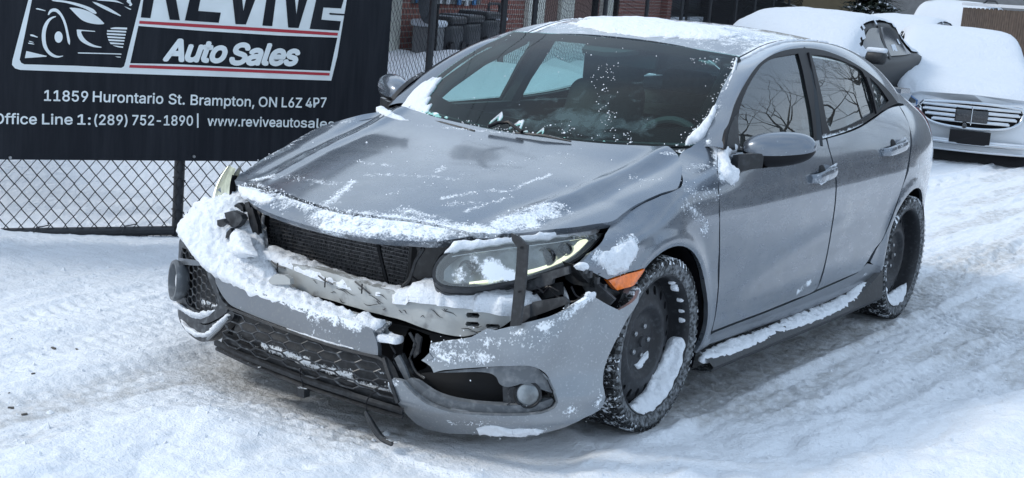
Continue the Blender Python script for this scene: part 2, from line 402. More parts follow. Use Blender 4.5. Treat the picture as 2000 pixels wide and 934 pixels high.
def patch(name, S, outer, m, parent=None, holes=(), step=.02, px=True, smooth=True, rim=.012, mirror=False, snow=None, off=0., corner=50, rim_in=None, thick=None, attr='snow', mz=0., my=0., sm2=5, fn=None, ang=35):
    """a panel cut from surface S: outline in photo pixels (px) or in the surface's own u, v; its edge is turned in by `rim` metres"""
    conv = lambda L: dedupe(resample(S.px2uv(L, True, smooth, sm2, corner) if px else (catmull(L, sm2, True, corner) if smooth else [np.array(q, float) for q in L]), step*1.0), 1e-4)
    ou = conv(outer); ho = [conv(h) for h in holes]
    uv, fs = trimesh2d(ou, ho, step)
    P = np.array([S.f(*q) for q in uv])
    # vertex normals
    F = np.array([f[:3] for f in fs]); fn_ = np.cross(P[F[:, 1]]-P[F[:, 0]], P[F[:, 2]]-P[F[:, 0]])
    if np.median(fn_ @ S.out) < 0: fs = [f[::-1] for f in fs]; fn_ = -fn_
    N = np.zeros_like(P)
    for k in range(3): np.add.at(N, F[:, k], fn_)
    N /= (np.linalg.norm(N, axis=1)[:, None]+1e-12)
    if off: P = P+N*off
    if fn is not None: P = np.array([fn(p, n_, q) for p, n_, q in zip(P, N, uv)])
    verts = [tuple(p) for p in P]; faces = list(fs)
    if rim:
        cnt = {}
        for f in fs:
            for a, b in zip(f, f[1:]+f[:1]): cnt[(a, b)] = 1
        bnd = [(a, b) for (a, b) in cnt if (b, a) not in cnt]; idx = {}
        for a, b in bnd:
            for q in (a, b):
                if q not in idx:
                    idx[q] = len(verts); verts.append(tuple(P[q]-N[q]*rim))
        for a, b in bnd: faces.append((b, a, idx[a], idx[b]))
    V = np.array(verts)
    at_ = None
    if snow is not None: at_ = {attr: snv(snow, V)}
    objs = []
    o = mk(name, V, faces, m, parent, True, attrs=at_); sharp(o, ang); objs.append(o)
    if mirror:
        V2 = V*np.array([1, -1, 1])-np.array([0, -my, mz])
        at2 = {attr: snv(snow, V2)} if snow is not None else None
        o2 = mk(name, V2, [f[::-1] for f in faces], m, parent, True, attrs=at2); sharp(o2, ang); objs.append(o2)
    return objs[0] if not mirror else objs
# ================================================================== the wrecked hatchback: surfaces
ST_X = [-3.70, -3.60, -3.40, -3.10, -2.70, -2.10, -1.50, -1.0, -.65, -.40, -.10, .20, .45, .70]
_Z0 = [.20, .27, .36, .54, .67]
_Y0 = [.055, .022, .008, .013, .007]     # inset from the widest line
ST = {}
for x, z5, y5, up in [
    (-3.70, .79, .52, [(.88, .50), (.96, .45), (1.02, .36)]),
    (-3.60, .79, .62, [(.89, .60), (.97, .55), (1.03, .46)]),
    (-3.40, .79, .750, [(.90, .73), (1.00, .67), (1.07, .57)]),
    (-3.10, .79, .842, [(.91, .82), (1.03, .75), (1.11, .65)]),
    (-2.70, .788, .895, [(.92, .868), (1.06, .79), (1.14, .70)]),
    (-2.10, .775, .896, [(.90, .870), (1.02, .826), (1.12, .775)]),
    (-1.50, .768, .896, [(.885, .870), (.99, .836), (1.09, .79)]),
    (-1.0, .762, .894, [(.875, .868), (.965, .843), (1.06, .795)]),
    (-.65, .760, .893, [(.870, .866), (.95, .838), (1.03, .78)]),
    (-.40, .758, .893, [(.86, .868), (.925, .815), (.972, .70)]),
    (-.10, .745, .893, [(.82, .878), (.880, .845), (.915, .76)]),
    (.20, .715, .887, [(.760, .868), (.788, .81), (.815, .70)]),
    (.45, .68, .868, [(.725, .842), (.752, .78), (.775, .67)]),
    (.70, .64, .80, [(.69, .77), (.715, .71), (.735, .60)])]:
    lo = [(z*(1 if z < .5 else (z5/.765)), y5-i) for z, i in zip(_Z0, _Y0)]
    ST[x] = lo+[(z5, y5)]+up
_STK = [[ST[x][k] for x in ST_X] for k in range(9)]
ARCH_F, ARCH_R, ARR = (0.0, .330), (-2.70, .330), .358
def Yside(x, z):
    zs = [cubic(ST_X, [q[0] for q in _STK[k]], x) for k in range(9)]
    ys = [cubic(ST_X, [q[1] for q in _STK[k]], x) for k in range(9)]
    y = cubic(zs[:6], ys[:6], z) if z <= zs[5] else cubic(zs[5:], ys[5:], z)
    for cx, cz in (ARCH_F, ARCH_R):
        r = math.hypot(x-cx, z-cz)
        if r < .52 and z < .85:
            y += .016*math.exp(-((r-.372)/.032)**2)*(1 if r > .372 else 1)
    # the dished lower door between the sill and the crease
    if -2.3 < x < -.45:
        t = min(1, (x+2.3)/.4, (-.45-x)/.35); s = .42+.20*(-.6-x)/1.4
        y += -.006*t*math.exp(-((z-s)/.07)**2)
    return y
def f_side(x, z): return np.array([x, Yside(x, z), z])
SIDE = Surf(f_side, (-2.95, .62), (.2, 1.05), (0, 1, 0))
BX = [-3.4, -2.8, -2.1, -1.5, -1.0, -.5]; BZ = [1.10, 1.085, 1.02, .985, .962, .945]; BY = [.62, .745, .808, .828, .834, .832]
def f_glass(x, z):
    zb, yb = cubic(BX, BZ, x), cubic(BX, BY, x); d = z-zb
    return np.array([x, yb-.31*d-.30*d*d*(1 if d > 0 else -1), z])
GLASS = Surf(f_glass, (-3.0, -.45), (.9, 1.42), (0, 1, .3))
# hood and nose
HX = [-.60, -.45, -.28, -.10, .20, .50, .70, .76, .81, .85, .89]
HZ = [1.02, .995, .957, .917, .866, .800, .752, .735, .705, .662, .60]
def f_hood(x, y):
    wv = .40 if x > .15 else (.40-.30*min(1, (.15-x)/.5))
    xx = x+wv*y*y
    z = cubic(HX, HZ, xx)
    if x < -.05: z += .012*min(1, (-.05-x)/.3)*(abs(y)/.7)**2
    ya = abs(y); yr = .64-.10*max(0, min(1, (x+.35)/1.0)) - .10*max(0, x-.2)
    t = min(1, max(0, (.72-x)/.25))
    z += t*(.010*math.exp(-((ya-yr)/.030)**2)-.012*math.exp(-((ya-yr-.075)/.05)**2))
    z -= .10*max(0, ya-.74)**1.5*(1 if x > -.3 else 0)
    return np.array([x, y, z])
HOOD = Surf(f_hood, (-.5, .88), (-.85, .85), (0, 0, 1), 30)
# roof
RX = [-3.45, -3.2, -2.9, -2.5, -2.1, -1.7, -1.4, -1.12]
RZ = [1.12, 1.21, 1.305, 1.385, 1.425, 1.433, 1.412, 1.352]
def f_roof(x, y):
    xx = x+.12*y*y*(1 if x > -1.5 else max(0, (x+2)/.5)); e = .05+.03*max(0, -x-2.2)
    return np.array([x, y, cubic(RX, RZ, xx)-e*(abs(y)/.6)**2.4*.9])
ROOF = Surf(f_roof, (-3.4, -1.05), (-.62, .62), (0, 0, 1))
# windscreen: (v up 0..1, u across -1..1)
def f_ws(u, v):
    B = np.array([-.285-.225*abs(u)**2.2, .715*u, .955+.035*abs(u)**2]); T = np.array([-1.105+.0*u*u, .575*u, 1.343-.018*u*u])
    p = B*(1-v)+T*v; b = math.sin(math.pi*v)
    return p+np.array([.018*b, 0, .030*b])
WS = Surf(f_ws, (-1, 1), (0, 1), (1, 0, 1))
# front bumper shell: s runs along the plan curve from the right wheel (s=-1) round the nose to the left wheel (s=1)
_PC = catmull([(.28, -.905), (.45, -.885), (.60, -.825), (.72, -.70), (.80, -.52), (.85, -.27), (.865, 0), (.85, .27), (.80, .52), (.72, .70), (.60, .825), (.45, .885), (.28, .905)], 10, False)
_PL = np.concatenate([[0], np.cumsum([np.linalg.norm(_PC[i+1]-_PC[i]) for i in range(len(_PC)-1)])]); _PL = _PL/_PL[-1]*2-1
def plan(s):
    s = max(-1, min(1, s)); i = min(len(_PL)-2, max(0, int(np.searchsorted(_PL, s))-1)); t = (s-_PL[i])/(_PL[i+1]-_PL[i])
    p = _PC[i]*(1-t)+_PC[i+1]*t
    a = _PC[max(0, i-1)]; b = _PC[min(len(_PC)-1, i+2)]; d = (b-a)/np.linalg.norm(b-a); return p, np.array([d[1], -d[0]])
def shell(zo):
    def f(s, z):
        p, n = plan(s); o = np.interp(z, [q[0] for q in zo], [q[1] for q in zo]); return np.array([p[0]+n[0]*o, p[1]+n[1]*o, z])
    return f
BUMP = Surf(shell([(.08, -.03), (.16, .02), (.24, .035), (.32, .01), (.42, -.01), (.55, -.025), (.70, -.09)]), (-1, 1), (.06, .75), (1, 0, 0), 40)
def f_torn(s, z):
    p, n = plan(s); o = np.interp(z, [.02, .10, .17, .25, .34, .45, .60], [-.10, -.02, .055, .075, .055, .05, .03])
    k = max(0, min(1, (.62-s)/.35)); z2 = z
    q_ = (s-.66)-(z-.40)*.45; ridge = .034*(math.exp(-(q_/.05)**2) if q_ > 0 else math.exp(-(q_/.10)**2))*max(0, min(1, (z-.26)*7))
    return np.array([p[0]+n[0]*(o+ridge)-.03*k, p[1]+n[1]*(o+ridge), z2])
TORN = Surf(f_torn, (.2, 1.0), (.0, .65), (1, .6, 0), 30)
_LC = catmull([(.86, .33), (.83, .42), (.74, .56), (.60, .685), (.44, .77), (.30, .825), (.15, .86)], 8, False)
_LL = np.concatenate([[0], np.cumsum([np.linalg.norm(_LC[i+1]-_LC[i]) for i in range(len(_LC)-1)])]); _LL = _LL/_LL[-1]
def f_lens(s, z):
    s = max(-.1, min(1.1, s)); i = min(len(_LL)-2, max(0, int(np.searchsorted(_LL, s))-1)); t = (s-_LL[i])/(_LL[i+1]-_LL[i]); p = _LC[i]*(1-t)+_LC[i+1]*t
    d = (_LC[i+1]-_LC[i]); d = d/np.linalg.norm(d); n = np.array([d[1], -d[0]]); o = -.55*(z-.62)-2.0*max(0, z-.69)**2
    return np.array([p[0]+n[0]*o, p[1]+n[1]*o, z])
LENS = Surf(f_lens, (0, 1), (.5, .8), (1, .3, .3))
_BC = catmull([(.64, -.60), (.70, -.42), (.745, -.2), (.76, 0), (.76, .2), (.745, .42), (.70, .60), (.66, .70)], 8, False)
_BL = np.concatenate([[0], np.cumsum([np.linalg.norm(_BC[i+1]-_BC[i]) for i in range(len(_BC)-1)])]); _BL = _BL/_BL[-1]
def f_beam(s, z):
    i = min(len(_BL)-2, max(0, int(np.searchsorted(_BL, s))-1)); t = (s-_BL[i])/(_BL[i+1]-_BL[i]); p = _BC[i]*(1-t)+_BC[i+1]*t
    return np.array([p[0], p[1], z])
BEAM = Surf(f_beam, (0, 1), (.3, .55), (1, 0, 0))

# snow that clings to the paint: (pixel, pixel, surface, radius m, strength) -> capsules in car space
SN = []
def sn(S, a, b, r, k):
    p = S.f(*S.inv(*a)); q = S.f(*S.inv(*b)) if b else p; SN.append((p, q, r, k))
class Field:
    """capsules of snow: many points at once"""
    def __init__(s, L):
        s.A = np.array([q[0] for q in L]); s.D = np.array([q[1]-q[0] for q in L]); s.L = np.maximum((s.D**2).sum(1), 1e-9); s.R = np.array([q[2] for q in L])**2; s.K = np.array([q[3] for q in L])
    def many(s, P):
        P = np.atleast_2d(P); e = P[:, None, :]-s.A[None]; t = np.clip((e*s.D[None]).sum(2)/s.L, 0, 1); e = e-s.D[None]*t[..., None]
        return (s.K*np.exp(-np.minimum(30, (e**2).sum(2)/s.R))).max(1)
    def __call__(s, p): return float(s.many(p)[0])
for S_, a, b, r, k in [
    (HOOD, (480, 362), (600, 402), .035, .62), (HOOD, (500, 385), (560, 405), .05, .45), (HOOD, (620, 415), (740, 440), .055, .72), (HOOD, (640, 440), (850, 455), .05, .78),
    (HOOD, (700, 425), (860, 440), .06, .72), (HOOD, (780, 410), (840, 425), .05, .50), (HOOD, (840, 440), (960, 452), .05, .75), (HOOD, (980, 440), (1070, 410), .055, .80), (HOOD, (1000, 430), (1040, 440), .05, .72),
    (HOOD, (1090, 400), (1115, 415), .035, .46), (HOOD, (650, 390), (690, 355), .022, .66), (HOOD, (620, 400), (650, 395), .035, .48), (HOOD, (505, 350), (530, 345), .035, .62), (HOOD, (470, 340), (490, 325), .02, .5),
    (HOOD, (560, 345), (650, 360), .05, .36), (HOOD, (530, 300), (600, 260), .035, .42), (HOOD, (560, 270), (690, 235), .025, .42), (HOOD, (500, 320), (620, 240), .05, .33),
    (HOOD, (855, 335), (870, 325), .02, .58), (HOOD, (700, 315), (760, 325), .03, .38), (HOOD, (720, 340), (900, 350), .03, .36), (HOOD, (1010, 365), (1080, 340), .018, .50), (HOOD, (860, 388), (960, 370), .016, .52),
    (HOOD, (910, 412), (1000, 385), .016, .55), (HOOD, (870, 400), (930, 395), .03, .42), (HOOD, (960, 375), (1010, 372), .02, .45), (HOOD, (1230, 345), (1290, 350), .03, .36), (HOOD, (900, 340), (1100, 300), .06, .22),
    (HOOD, (820, 245), (1000, 262), .02, .45), (HOOD, (1290, 300), (1320, 300), .02, .45), (HOOD, (760, 380), (840, 360), .05, .28),
    (SIDE, (1205, 505), (1235, 480), .045, .80), (SIDE, (1165, 500), (1195, 515), .035, .62), (SIDE, (1215, 530), (1240, 500), .02, .6), (SIDE, (1340, 400), (1380, 450), .04, .40), (SIDE, (1350, 330), (1385, 320), .04, .40),
    (SIDE, (1400, 290), (1410, 350), .022, .9), (SIDE, (1418, 330), (1432, 355), .016, .85), (SIDE, (1345, 370), (1400, 380), .05, .36), (SIDE, (1385, 280), (1400, 270), .02, .75),
    (SIDE, (1558, 570), (1590, 545), .014, .72), (SIDE, (1795, 300), (1790, 360), .02, .42), (SIDE, (1770, 320), (1762, 360), .012, .55), (SIDE, (1700, 530), (1650, 560), .02, .42)]:
    sn(S_, a, b, r, k)
snow_at = Field(SN)
# windscreen edge snow on the pillar / glass and general specks
WSN = []
for a, b, r, k in [((1345, 280), (1400, 215), .035, .95), ((1395, 220), (1425, 150), .022, .62), ((1425, 150), (1438, 115), .014, .7), ((1000, 262), (1080, 275), .03, .62), ((960, 250), (1010, 258), .04, .5),
                   ((1060, 250), (1200, 282), .03, .34), ((1180, 130), (1190, 270), .05, .30), ((1225, 262), (1230, 285), .02, .6), ((1340, 285), (1300, 286), .02, .55), ((880, 235), (960, 250), .03, .34),
                   ((800, 180), (870, 120), .05, .27), ((980, 160), (1000, 140), .03, .30), ((1420, 240), (1400, 190), .05, .36), ((1108, 240), (1115, 262), .02, .45), ((1350, 118), (1400, 120), .03, .36)]:
    p = WS.f(*WS.inv(*a)); q = WS.f(*WS.inv(*b)); WSN.append((p, q, r, k))
snow_ws = Field(WSN)

# ================================================================== the wrecked hatchback: body
car = thing('wrecked_car', 'grey five-door hatchback with smashed front bumper, bare crash beam and black steel wheels', 'car', (0, 0, 0))

hood_line = [(458, 353), (478, 356), (520, 366), (560, 378), (610, 396), (655, 409), (700, 417), (745, 422), (800, 428), (850, 437), (893, 447), (928, 455)]
# hood: built in its own (x, y); right half outline mirrored about the centre line except for the bent front edge
hood_px = hood_line+[(1000, 456), (1060, 450), (1120, 444), (1160, 438), (1196, 432), (1215, 419), (1234, 405), (1256, 393), (1290, 378), (1326, 363)]
hl = [HOOD.inv(*q) for q in hood_px]
Lcorner = HOOD.inv(1326, 363); Rear = HOOD.inv(1324, 303)
rear_edge = [(-.30+(-.12)*(abs(y)/.7)**2.2, y) for y in (.60, .45, .30, .15, 0, -.15, -.30, -.45, -.60)]
rs = [(Rear[0], -Rear[1]), (Lcorner[0], -Lcorner[1]), (.02, -.838), (.12, -.822), (.22, -.80), (.34, -.765), (.46, -.72)]
hood_uv = [tuple(q) for q in hl]+[tuple(Rear)]+rear_edge+rs
h_ = patch('hood', HOOD, hood_uv, 'paint', car, px=False, step=.020, snow=snow_at, rim=.022)
# nose panel left over from the bumper, under the hood's lip
nose_px = [(466, 359), (520, 371), (560, 383), (610, 400), (655, 413), (700, 421), (745, 426), (800, 432), (850, 441), (893, 451), (922, 459), (895, 464), (850, 470), (800, 469), (740, 466), (690, 459), (640, 449), (590, 436), (540, 420), (505, 405), (486, 392), (476, 378)]
o = patch('nose_panel', HOOD, nose_px, 'paint', car, step=.016, snow=snow_at, rim=.03, off=-.004); o['label'] = 'strip of grey bumper skin left hanging under the hood edge, dusted with snow'
# roof
ditch = [(-1.105, .565), (-1.2, .566), (-1.35, .567), (-1.6, .567), (-2.0, .566), (-2.4, .558), (-2.8, .54), (-3.1, .525), (-3.38, .51)]
roof_uv = [(-1.115, y) for y in (-.3, 0, .3)]+ditch+[(-3.43, .25), (-3.44, 0), (-3.43, -.25)]+[(x, -y) for x, y in ditch[::-1]]
def roof_snow(p): 
    return .42*math.exp(-((p[0]+1.5)/.5)**2) + .40*math.exp(-((p[0]+2.6)/.9)**2)*.9 + (.5 if abs(abs(p[1])-.545) < .02 else 0)
roof = patch('roof', ROOF, [q for q in roof_uv if q[0] > -2.96]+[], 'paint', car, px=False, smooth=False, step=.035, rim=.01, snow=roof_snow)
hg = [(-2.97, .52), (-3.1, .515), (-3.38, .50), (-3.42, .25), (-3.43, 0), (-3.42, -.25), (-3.38, -.50), (-3.1, -.515), (-2.97, -.52), (-2.975, 0)]
patch('rear_window', ROOF, hg, 'glass_side', car, px=False, smooth=False, step=.06, rim=.004, snow=lambda p: 0)

# loft helper for the pillars and roof rail
def loft(name, A, B, m, parent, n=10, bulge=.02, bd=(0, 1, .4), mirror=True, snow=None, step=.03, rim=.006, mz=0.):
    """surface between two space curves, bulging towards bd"""
    def rs_(C, N):
        C = [np.array(c, float) for c in C]; L = np.concatenate([[0], np.cumsum([np.linalg.norm(C[i+1]-C[i]) for i in range(len(C)-1)])]); L /= L[-1]
        return [np.array([np.interp(t, L, [c[k] for c in C]) for k in range(3)]) for t in np.linspace(0, 1, N)]
    La = sum(np.linalg.norm(np.array(A[i+1])-np.array(A[i])) for i in range(len(A)-1)); N = max(4, int(La/step)); A2, B2 = rs_(A, N), rs_(B, N); bd = np.array(bd, float); bd /= np.linalg.norm(bd)
    vs = []; fs = []
    for i in range(N):
        bl = bulge if not callable(bulge) else bulge(i/(N-1))
        for j in range(n+1):
            t = j/n; vs.append(A2[i]*(1-t)+B2[i]*t+bd*bl*4*t*(1-t))
    W = n+1
    for i in range(N-1):
        for j in range(n): fs.append((i*W+j, (i+1)*W+j, (i+1)*W+j+1, i*W+j+1))
    V = np.array(vs); f0 = fs[len(fs)//2]; nn = np.cross(V[f0[1]]-V[f0[0]], V[f0[2]]-V[f0[0]])
    if nn @ bd < 0: fs = [f[::-1] for f in fs]
    res = []
    for s in ((1, -1) if mirror else (1,)):
        V2 = V*np.array([1, s, 1]); F2 = fs
        if s < 0 and mz: V2[:, 2] -= mz*np.tile(np.linspace(0, 1, n+1), N); V2[:, 1] += .008*np.tile(np.sin(np.linspace(0, math.pi, n+1)), N)
        F2 = fs if s == 1 else [f[::-1] for f in fs]
        res.append(mk(name, V2, F2, m, parent, attrs={'snow': [snow(p) for p in V2]} if snow else None))
    return res
dlo_top = [(1412, 290), (1416, 262), (1424, 238), (1438, 197), (1455, 163), (1479, 128.5), (1503, 110), (1531, 99), (1568, 94.5), (1603, 98), (1637, 109), (1664, 122), (1688, 137), (1716, 159), (1738, 182), (1753, 201)]
dlo_bot = [(1753, 203), (1740, 207), (1722, 217), (1709, 226), (1681, 244), (1654, 256), (1620, 267), (1592, 274), (1540, 284), (1470, 294), (1412, 298)]
G3 = lambda L: [GLASS.f(*GLASS.inv(*q)) for q in catmull(L, 3)]
dt3 = G3(dlo_top)
ws_edge = [f_ws(1.0, v) for v in (0, .12, .25, .4, .55, .7, .85, 1.0)]
ditch3 = [f_roof(x, y) for x, y in ditch]
outer_frame = ws_edge[:-1]+[p for p in catmull(ditch3, 3)][1:]
# the A pillar and roof rail run to the beltline at the back
iA = [p for p in dt3]
cut = len(ws_edge)-1
def seg(C, a, b):
    C = [np.array(c) for c in C]; L = np.concatenate([[0], np.cumsum([np.linalg.norm(C[i+1]-C[i]) for i in range(len(C)-1)])]); L /= L[-1]
    return [np.array([np.interp(t, L, [c[k] for c in C]) for k in range(3)]) for t in np.linspace(a, b, 40)]
fr_snow = lambda p: snow_at(p)*.9+snow_ws(p)*.6
# pair the two curves by matching x so that the strip does not shear
def pair(outer, inner, n=60):
    o_ = seg(outer, 0, 1); i_ = seg(inner, 0, 1)
    A, B = [], []
    ox = np.array([p[0] for p in o_]); ix = np.array([p[0] for p in i_])
    for t in np.linspace(0, 1, n):
        xo = np.interp(t, [0, .30, 1], [outer[0][0], -1.10, -3.10]); xi = np.interp(t, [0, .30, 1], [inner[0][0], -1.20, inner[-1][0]])
        A.append(np.array([np.interp(-xo, -ox, [p[k] for p in o_]) for k in range(3)])); B.append(np.array([np.interp(-xi, -ix, [p[k] for p in i_]) for k in range(3)]))
    return A, B
A_, B_ = pair(outer_frame, iA)
loft('pillar_and_roof_rail', A_, B_, 'paint', car, n=10, bulge=lambda t: .013+.014*min(1, t*2), bd=(.0, .9, .45), snow=fr_snow, mz=.035)
# rear quarter above the belt: from the window tip back to the hatch
qa = [f_roof(x, y) for x, y in [(-3.08, .527), (-3.2, .52), (-3.3, .515), (-3.38, .51)]]+[np.array([-3.50, .52, 1.06]), np.array([-3.66, .54, .93])]
qb = [B_[-1], f_side(-3.0, 1.083), f_side(-3.2, 1.070), f_side(-3.42, 1.050), f_side(-3.55, 1.005), f_side(-3.63, .90)]
loft('rear_quarter', qa, qb, 'paint', car, n=8, bulge=.012, bd=(-.2, .6, .7))
# door skins
front_cut = [(1391, 647), (1399, 610), (1404.3, 560), (1406.3, 493), (1406.3, 420), (1404.3, 372), (1402, 335), (1404, 300)]
b_cut = [(1594, 275), (1613, 272), (1618, 290), (1625, 315), (1631.6, 350), (1630.6, 390), (1625.6, 430), (1613.6, 500), (1601.8, 545), (1591.5, 567.5)]
door_snow = snow_at
g = 2.2
patch('front_door', SIDE, front_cut+[(1470, 296), (1540, 286)]+b_cut+[(1550, 585), (1491, 609), (1440, 628)], 'paint', car, step=.022, mirror=True, snow=door_snow, rim=.014, corner=48)
rd = [(1616, 271), (1654, 260), (1681, 249), (1709, 231), (1724, 220), (1740, 211), (1756, 207), (1773.5, 240), (1777.6, 262), (1776.6, 300), (1766.5, 350), (1750.5, 398), (1734.5, 440), (1722.5, 469), (1709.5, 485), (1694, 511), (1681, 528), (1660, 538), (1595, 566), (1605, 545), (1616, 500), (1628, 430), (1633, 390), (1634, 350), (1627, 315), (1620, 290)]
patch('rear_door', SIDE, rd, 'paint', car, step=.022, mirror=True, snow=door_snow, rim=.014, corner=48)
# front wing
arcF = [(ARCH_F[0]+ARR*math.cos(a), ARCH_F[1]+ARR*math.sin(a)) for a in np.radians(np.linspace(38, 196, 26))]
fp = lambda L: [tuple(SIDE.inv(*q)) for q in L]
wing = fp([(1196, 436), (1215, 424), (1236, 410), (1258, 397), (1292, 382), (1330, 366), (1329, 335), (1327, 305), (1350, 288), (1376, 270), (1392, 276), (1401, 300), (1400, 335), (1402, 372), (1404, 420), (1404, 493), (1402, 560), (1397, 610), (1388, 650), (1384, 674), (1364, 688)])
wing += arcF[::-1]+fp([(1258, 523), (1186, 546), (1160, 533), (1130, 519), (1152, 494), (1182, 458)])
def dedge(L): return dedupe(L, .004)
wg = patch('front_wing', SIDE, dedge(wing), 'paint', car, px=False, smooth=False, step=.016, mirror=True, snow=snow_at, rim=.02, my=.055)
patch('marker_lamp', SIDE, [(1187, 548), (1258, 525), (1250, 538), (1237, 556), (1204, 567), (1198, 561)], 'amber', car, step=.012, rim=.02, off=.004, smooth=False)
# rear quarter panel with the wheel arch
arcR = [(ARCH_R[0]+ARR*math.cos(a), ARCH_R[1]+ARR*math.sin(a)) for a in np.radians(np.linspace(-12, 172, 28))]
qp = [(-2.70, 1.090), (-2.675, 1.01)]+fp([(1780, 262), (1779, 300), (1769, 350), (1753, 398), (1737, 440), (1724, 469), (1712, 487), (1700, 512)])
q2 = [(-3.42, 1.055), (-3.55, 1.01), (-3.63, .90), (-3.63, .79), (-3.49, .785), (-3.39, .71), (-3.22, .67), (-3.118, .50), (-3.078, .30)]
quarter = qp+arcR[1:]+[(-3.07, .28)]+q2[::-1]+[(-3.2, 1.075), (-3.0, 1.088)]
patch('quarter_panel', SIDE, dedge(quarter), 'paint', car, px=False, smooth=False, step=.024, mirror=True, snow=snow_at, rim=.016)
patch('rear_bumper', SIDE, [(-3.085, .30), (-3.125, .50), (-3.225, .665), (-3.40, .705), (-3.50, .78), (-3.66, .76), (-3.69, .55), (-3.68, .35), (-3.60, .24), (-3.10, .22)], 'paint', car, px=False, smooth=False, step=.03, mirror=True, rim=.02)
patch('bumper_splitter', SIDE, [(-3.12, .33), (-3.35, .34), (-3.6, .36), (-3.62, .22), (-3.3, .20), (-3.10, .20)], 'black_plastic', car, px=False, smooth=False, step=.03, mirror=True, rim=.05, off=.022)
patch('tail_lamp', SIDE, [(-3.30, 1.035), (-3.40, .96), (-3.43, .86), (-3.50, .81), (-3.61, .82), (-3.60, .94), (-3.50, 1.01), (-3.42, 1.045)], 'tail_red', car, px=False, smooth=True, step=.03, mirror=True, rim=.012, off=.010)
# rear face
mb = MB(); ys_ = np.linspace(-.56, .56, 15); zs_ = [.22, .4, .6, .76, .95, 1.04, 1.12]; xs_ = [-3.66, -3.72, -3.73, -3.69, -3.66, -3.62, -3.42]
vs = [(xs_[j]+.12*(abs(y)/.56)**3, y*(1 if zs_[j] < 1 else .95), zs_[j]) for j in range(7) for y in ys_]
mb.add(vs, [(j*15+i, (j+1)*15+i, (j+1)*15+i+1, j*15+i+1) for j in range(6) for i in range(14)]); mb.build('tailgate', 'paint', car)
MB().box((-3.48, 0, 1.125), (.16, 1.06, .025)).build('tail_spoiler', 'paint', car)
# sills
sill = fp([(1366, 688), (1386, 672), (1395, 650), (1440, 631), (1491, 612), (1550, 588), (1592, 570), (1640, 549), (1675, 531), (1694, 514), (1702, 520), (1690, 545)])
patch('sill', SIDE, [(-.37, .24), (-.37, .27)]+fp([(1395, 650), (1440, 632), (1491, 613), (1550, 589), (1592, 571), (1640, 550), (1675, 533), (1694, 515)])+[(-2.31, .33), (-2.33, .25), (-1.5, .215)], 'paint_dull', car, px=False, smooth=False, step=.03, mirror=True, snow=snow_at, rim=.02)
for s in (1, -1):
    mb = MB(); n = 40; vs = []; fs = []
    for i in range(n+1):
        x = -.40-1.95*i/n; up = max(0, (x+1.75)/-.6); t = min(1, up) if x < -1.75 else 0; hz = .205+.11*t*t
        ring = [(x, s*(Yside(x, .24)-.03), .145), (x, s*(.915-.01*t), .155), (x, s*(.925-.01*t), .175), (x, s*(.90), hz-.01+.0), (x, s*(Yside(x, max(.24, hz))-.02), hz+.015)]
        vs += ring
    for i in range(n):
        for j in range(4): a = i*5+j; fs.append((a, a+1, a+6, a+5) if s > 0 else (a+5, a+6, a+1, a))
    mb.add(vs, fs); mb.build('side_skirt', 'black_plastic', car, ang=30)
# black trim round the side windows, panes
def ring_panel(name, S, outer, inners, m, **k): return patch(name, S, outer, m, car, holes=inners, **k)
pane_f = [(1441, 261), (1440, 235), (1446, 205), (1462, 166), (1485, 131), (1500, 119), (1518, 112), (1558, 105), (1566, 135), (1574, 175), (1583, 220), (1588, 262), (1588, 269), (1540, 279), (1445, 290)]
pane_r = [(1584, 107), (1620, 111), (1654, 123), (1681, 138), (1691, 157), (1698, 180), (1703, 200), (1705, 220), (1682, 234), (1651, 248), (1620, 257), (1614, 240), (1606, 197), (1596, 152)]
pane_q = [(1697, 151), (1716, 170), (1735, 197), (1722, 209), (1713, 217), (1708, 195), (1703, 172)]
trim_o = [(1412, 292), (1416, 262), (1424, 238), (1438, 197), (1455, 163), (1479, 128.5), (1503, 110), (1531, 99), (1568, 94.5), (1603, 98), (1637, 109), (1664, 122), (1688, 137), (1716, 159), (1738, 182), (1753, 202), (1740, 207), (1722, 217), (1709, 226), (1681, 244), (1654, 256), (1620, 267), (1592, 274), (1540, 284), (1470, 294)]
def tr_snow(p):
    x, z = p[0], p[2]; zb = cubic(BX, BZ, x); return .60 if (.002 < z-zb < .016 and x < -1.5) else (.14 if z > 1.30 else .05)
mt_trim = mat('window_trim', (.006, .006, .008), rough=.42, spec=.2); add_snow_layer(mt_trim, thr=.5, scale=120, contrast=.1, amp=.8)
patch('window_trim', GLASS, trim_o, 'window_trim', car, holes=[pane_f, pane_r, pane_q], step=.02, mirror=True, mz=.032, rim=.012, off=.003, snow=tr_snow)
def frost_side(p):
    x, z = p[0], p[2]; return .24+.22*math.exp(-((z-.99)/.08)**2)+.22*math.exp(-((x+2.35)/.16)**2)+.12*math.exp(-((x+1.9)/.2)**2)
for nm, pl in (('front_door_window', pane_f), ('rear_door_window', pane_r), ('quarter_window', pane_q)):
    two = patch(nm, GLASS, pl, 'glass_side', car, step=.05, mirror=True, mz=.032, rim=0, off=-.006, snow=frost_side, attr='frost'); two[1].data.materials[0] = MT['glass_clear']
for a, b, wd in (((1576, 103), (1602, 262), .012), ((1688, 150), (1709, 222), .010)):
    p, q = [GLASS.f(*GLASS.inv(*c)) for c in (a, b)]; mb = MB().tube([p+[0, .006, 0], (p+q)/2+[0, .012, 0], q+[0, .006, 0]], wd*.45, 6); mb.build('window_divider', 'black_trim', car)
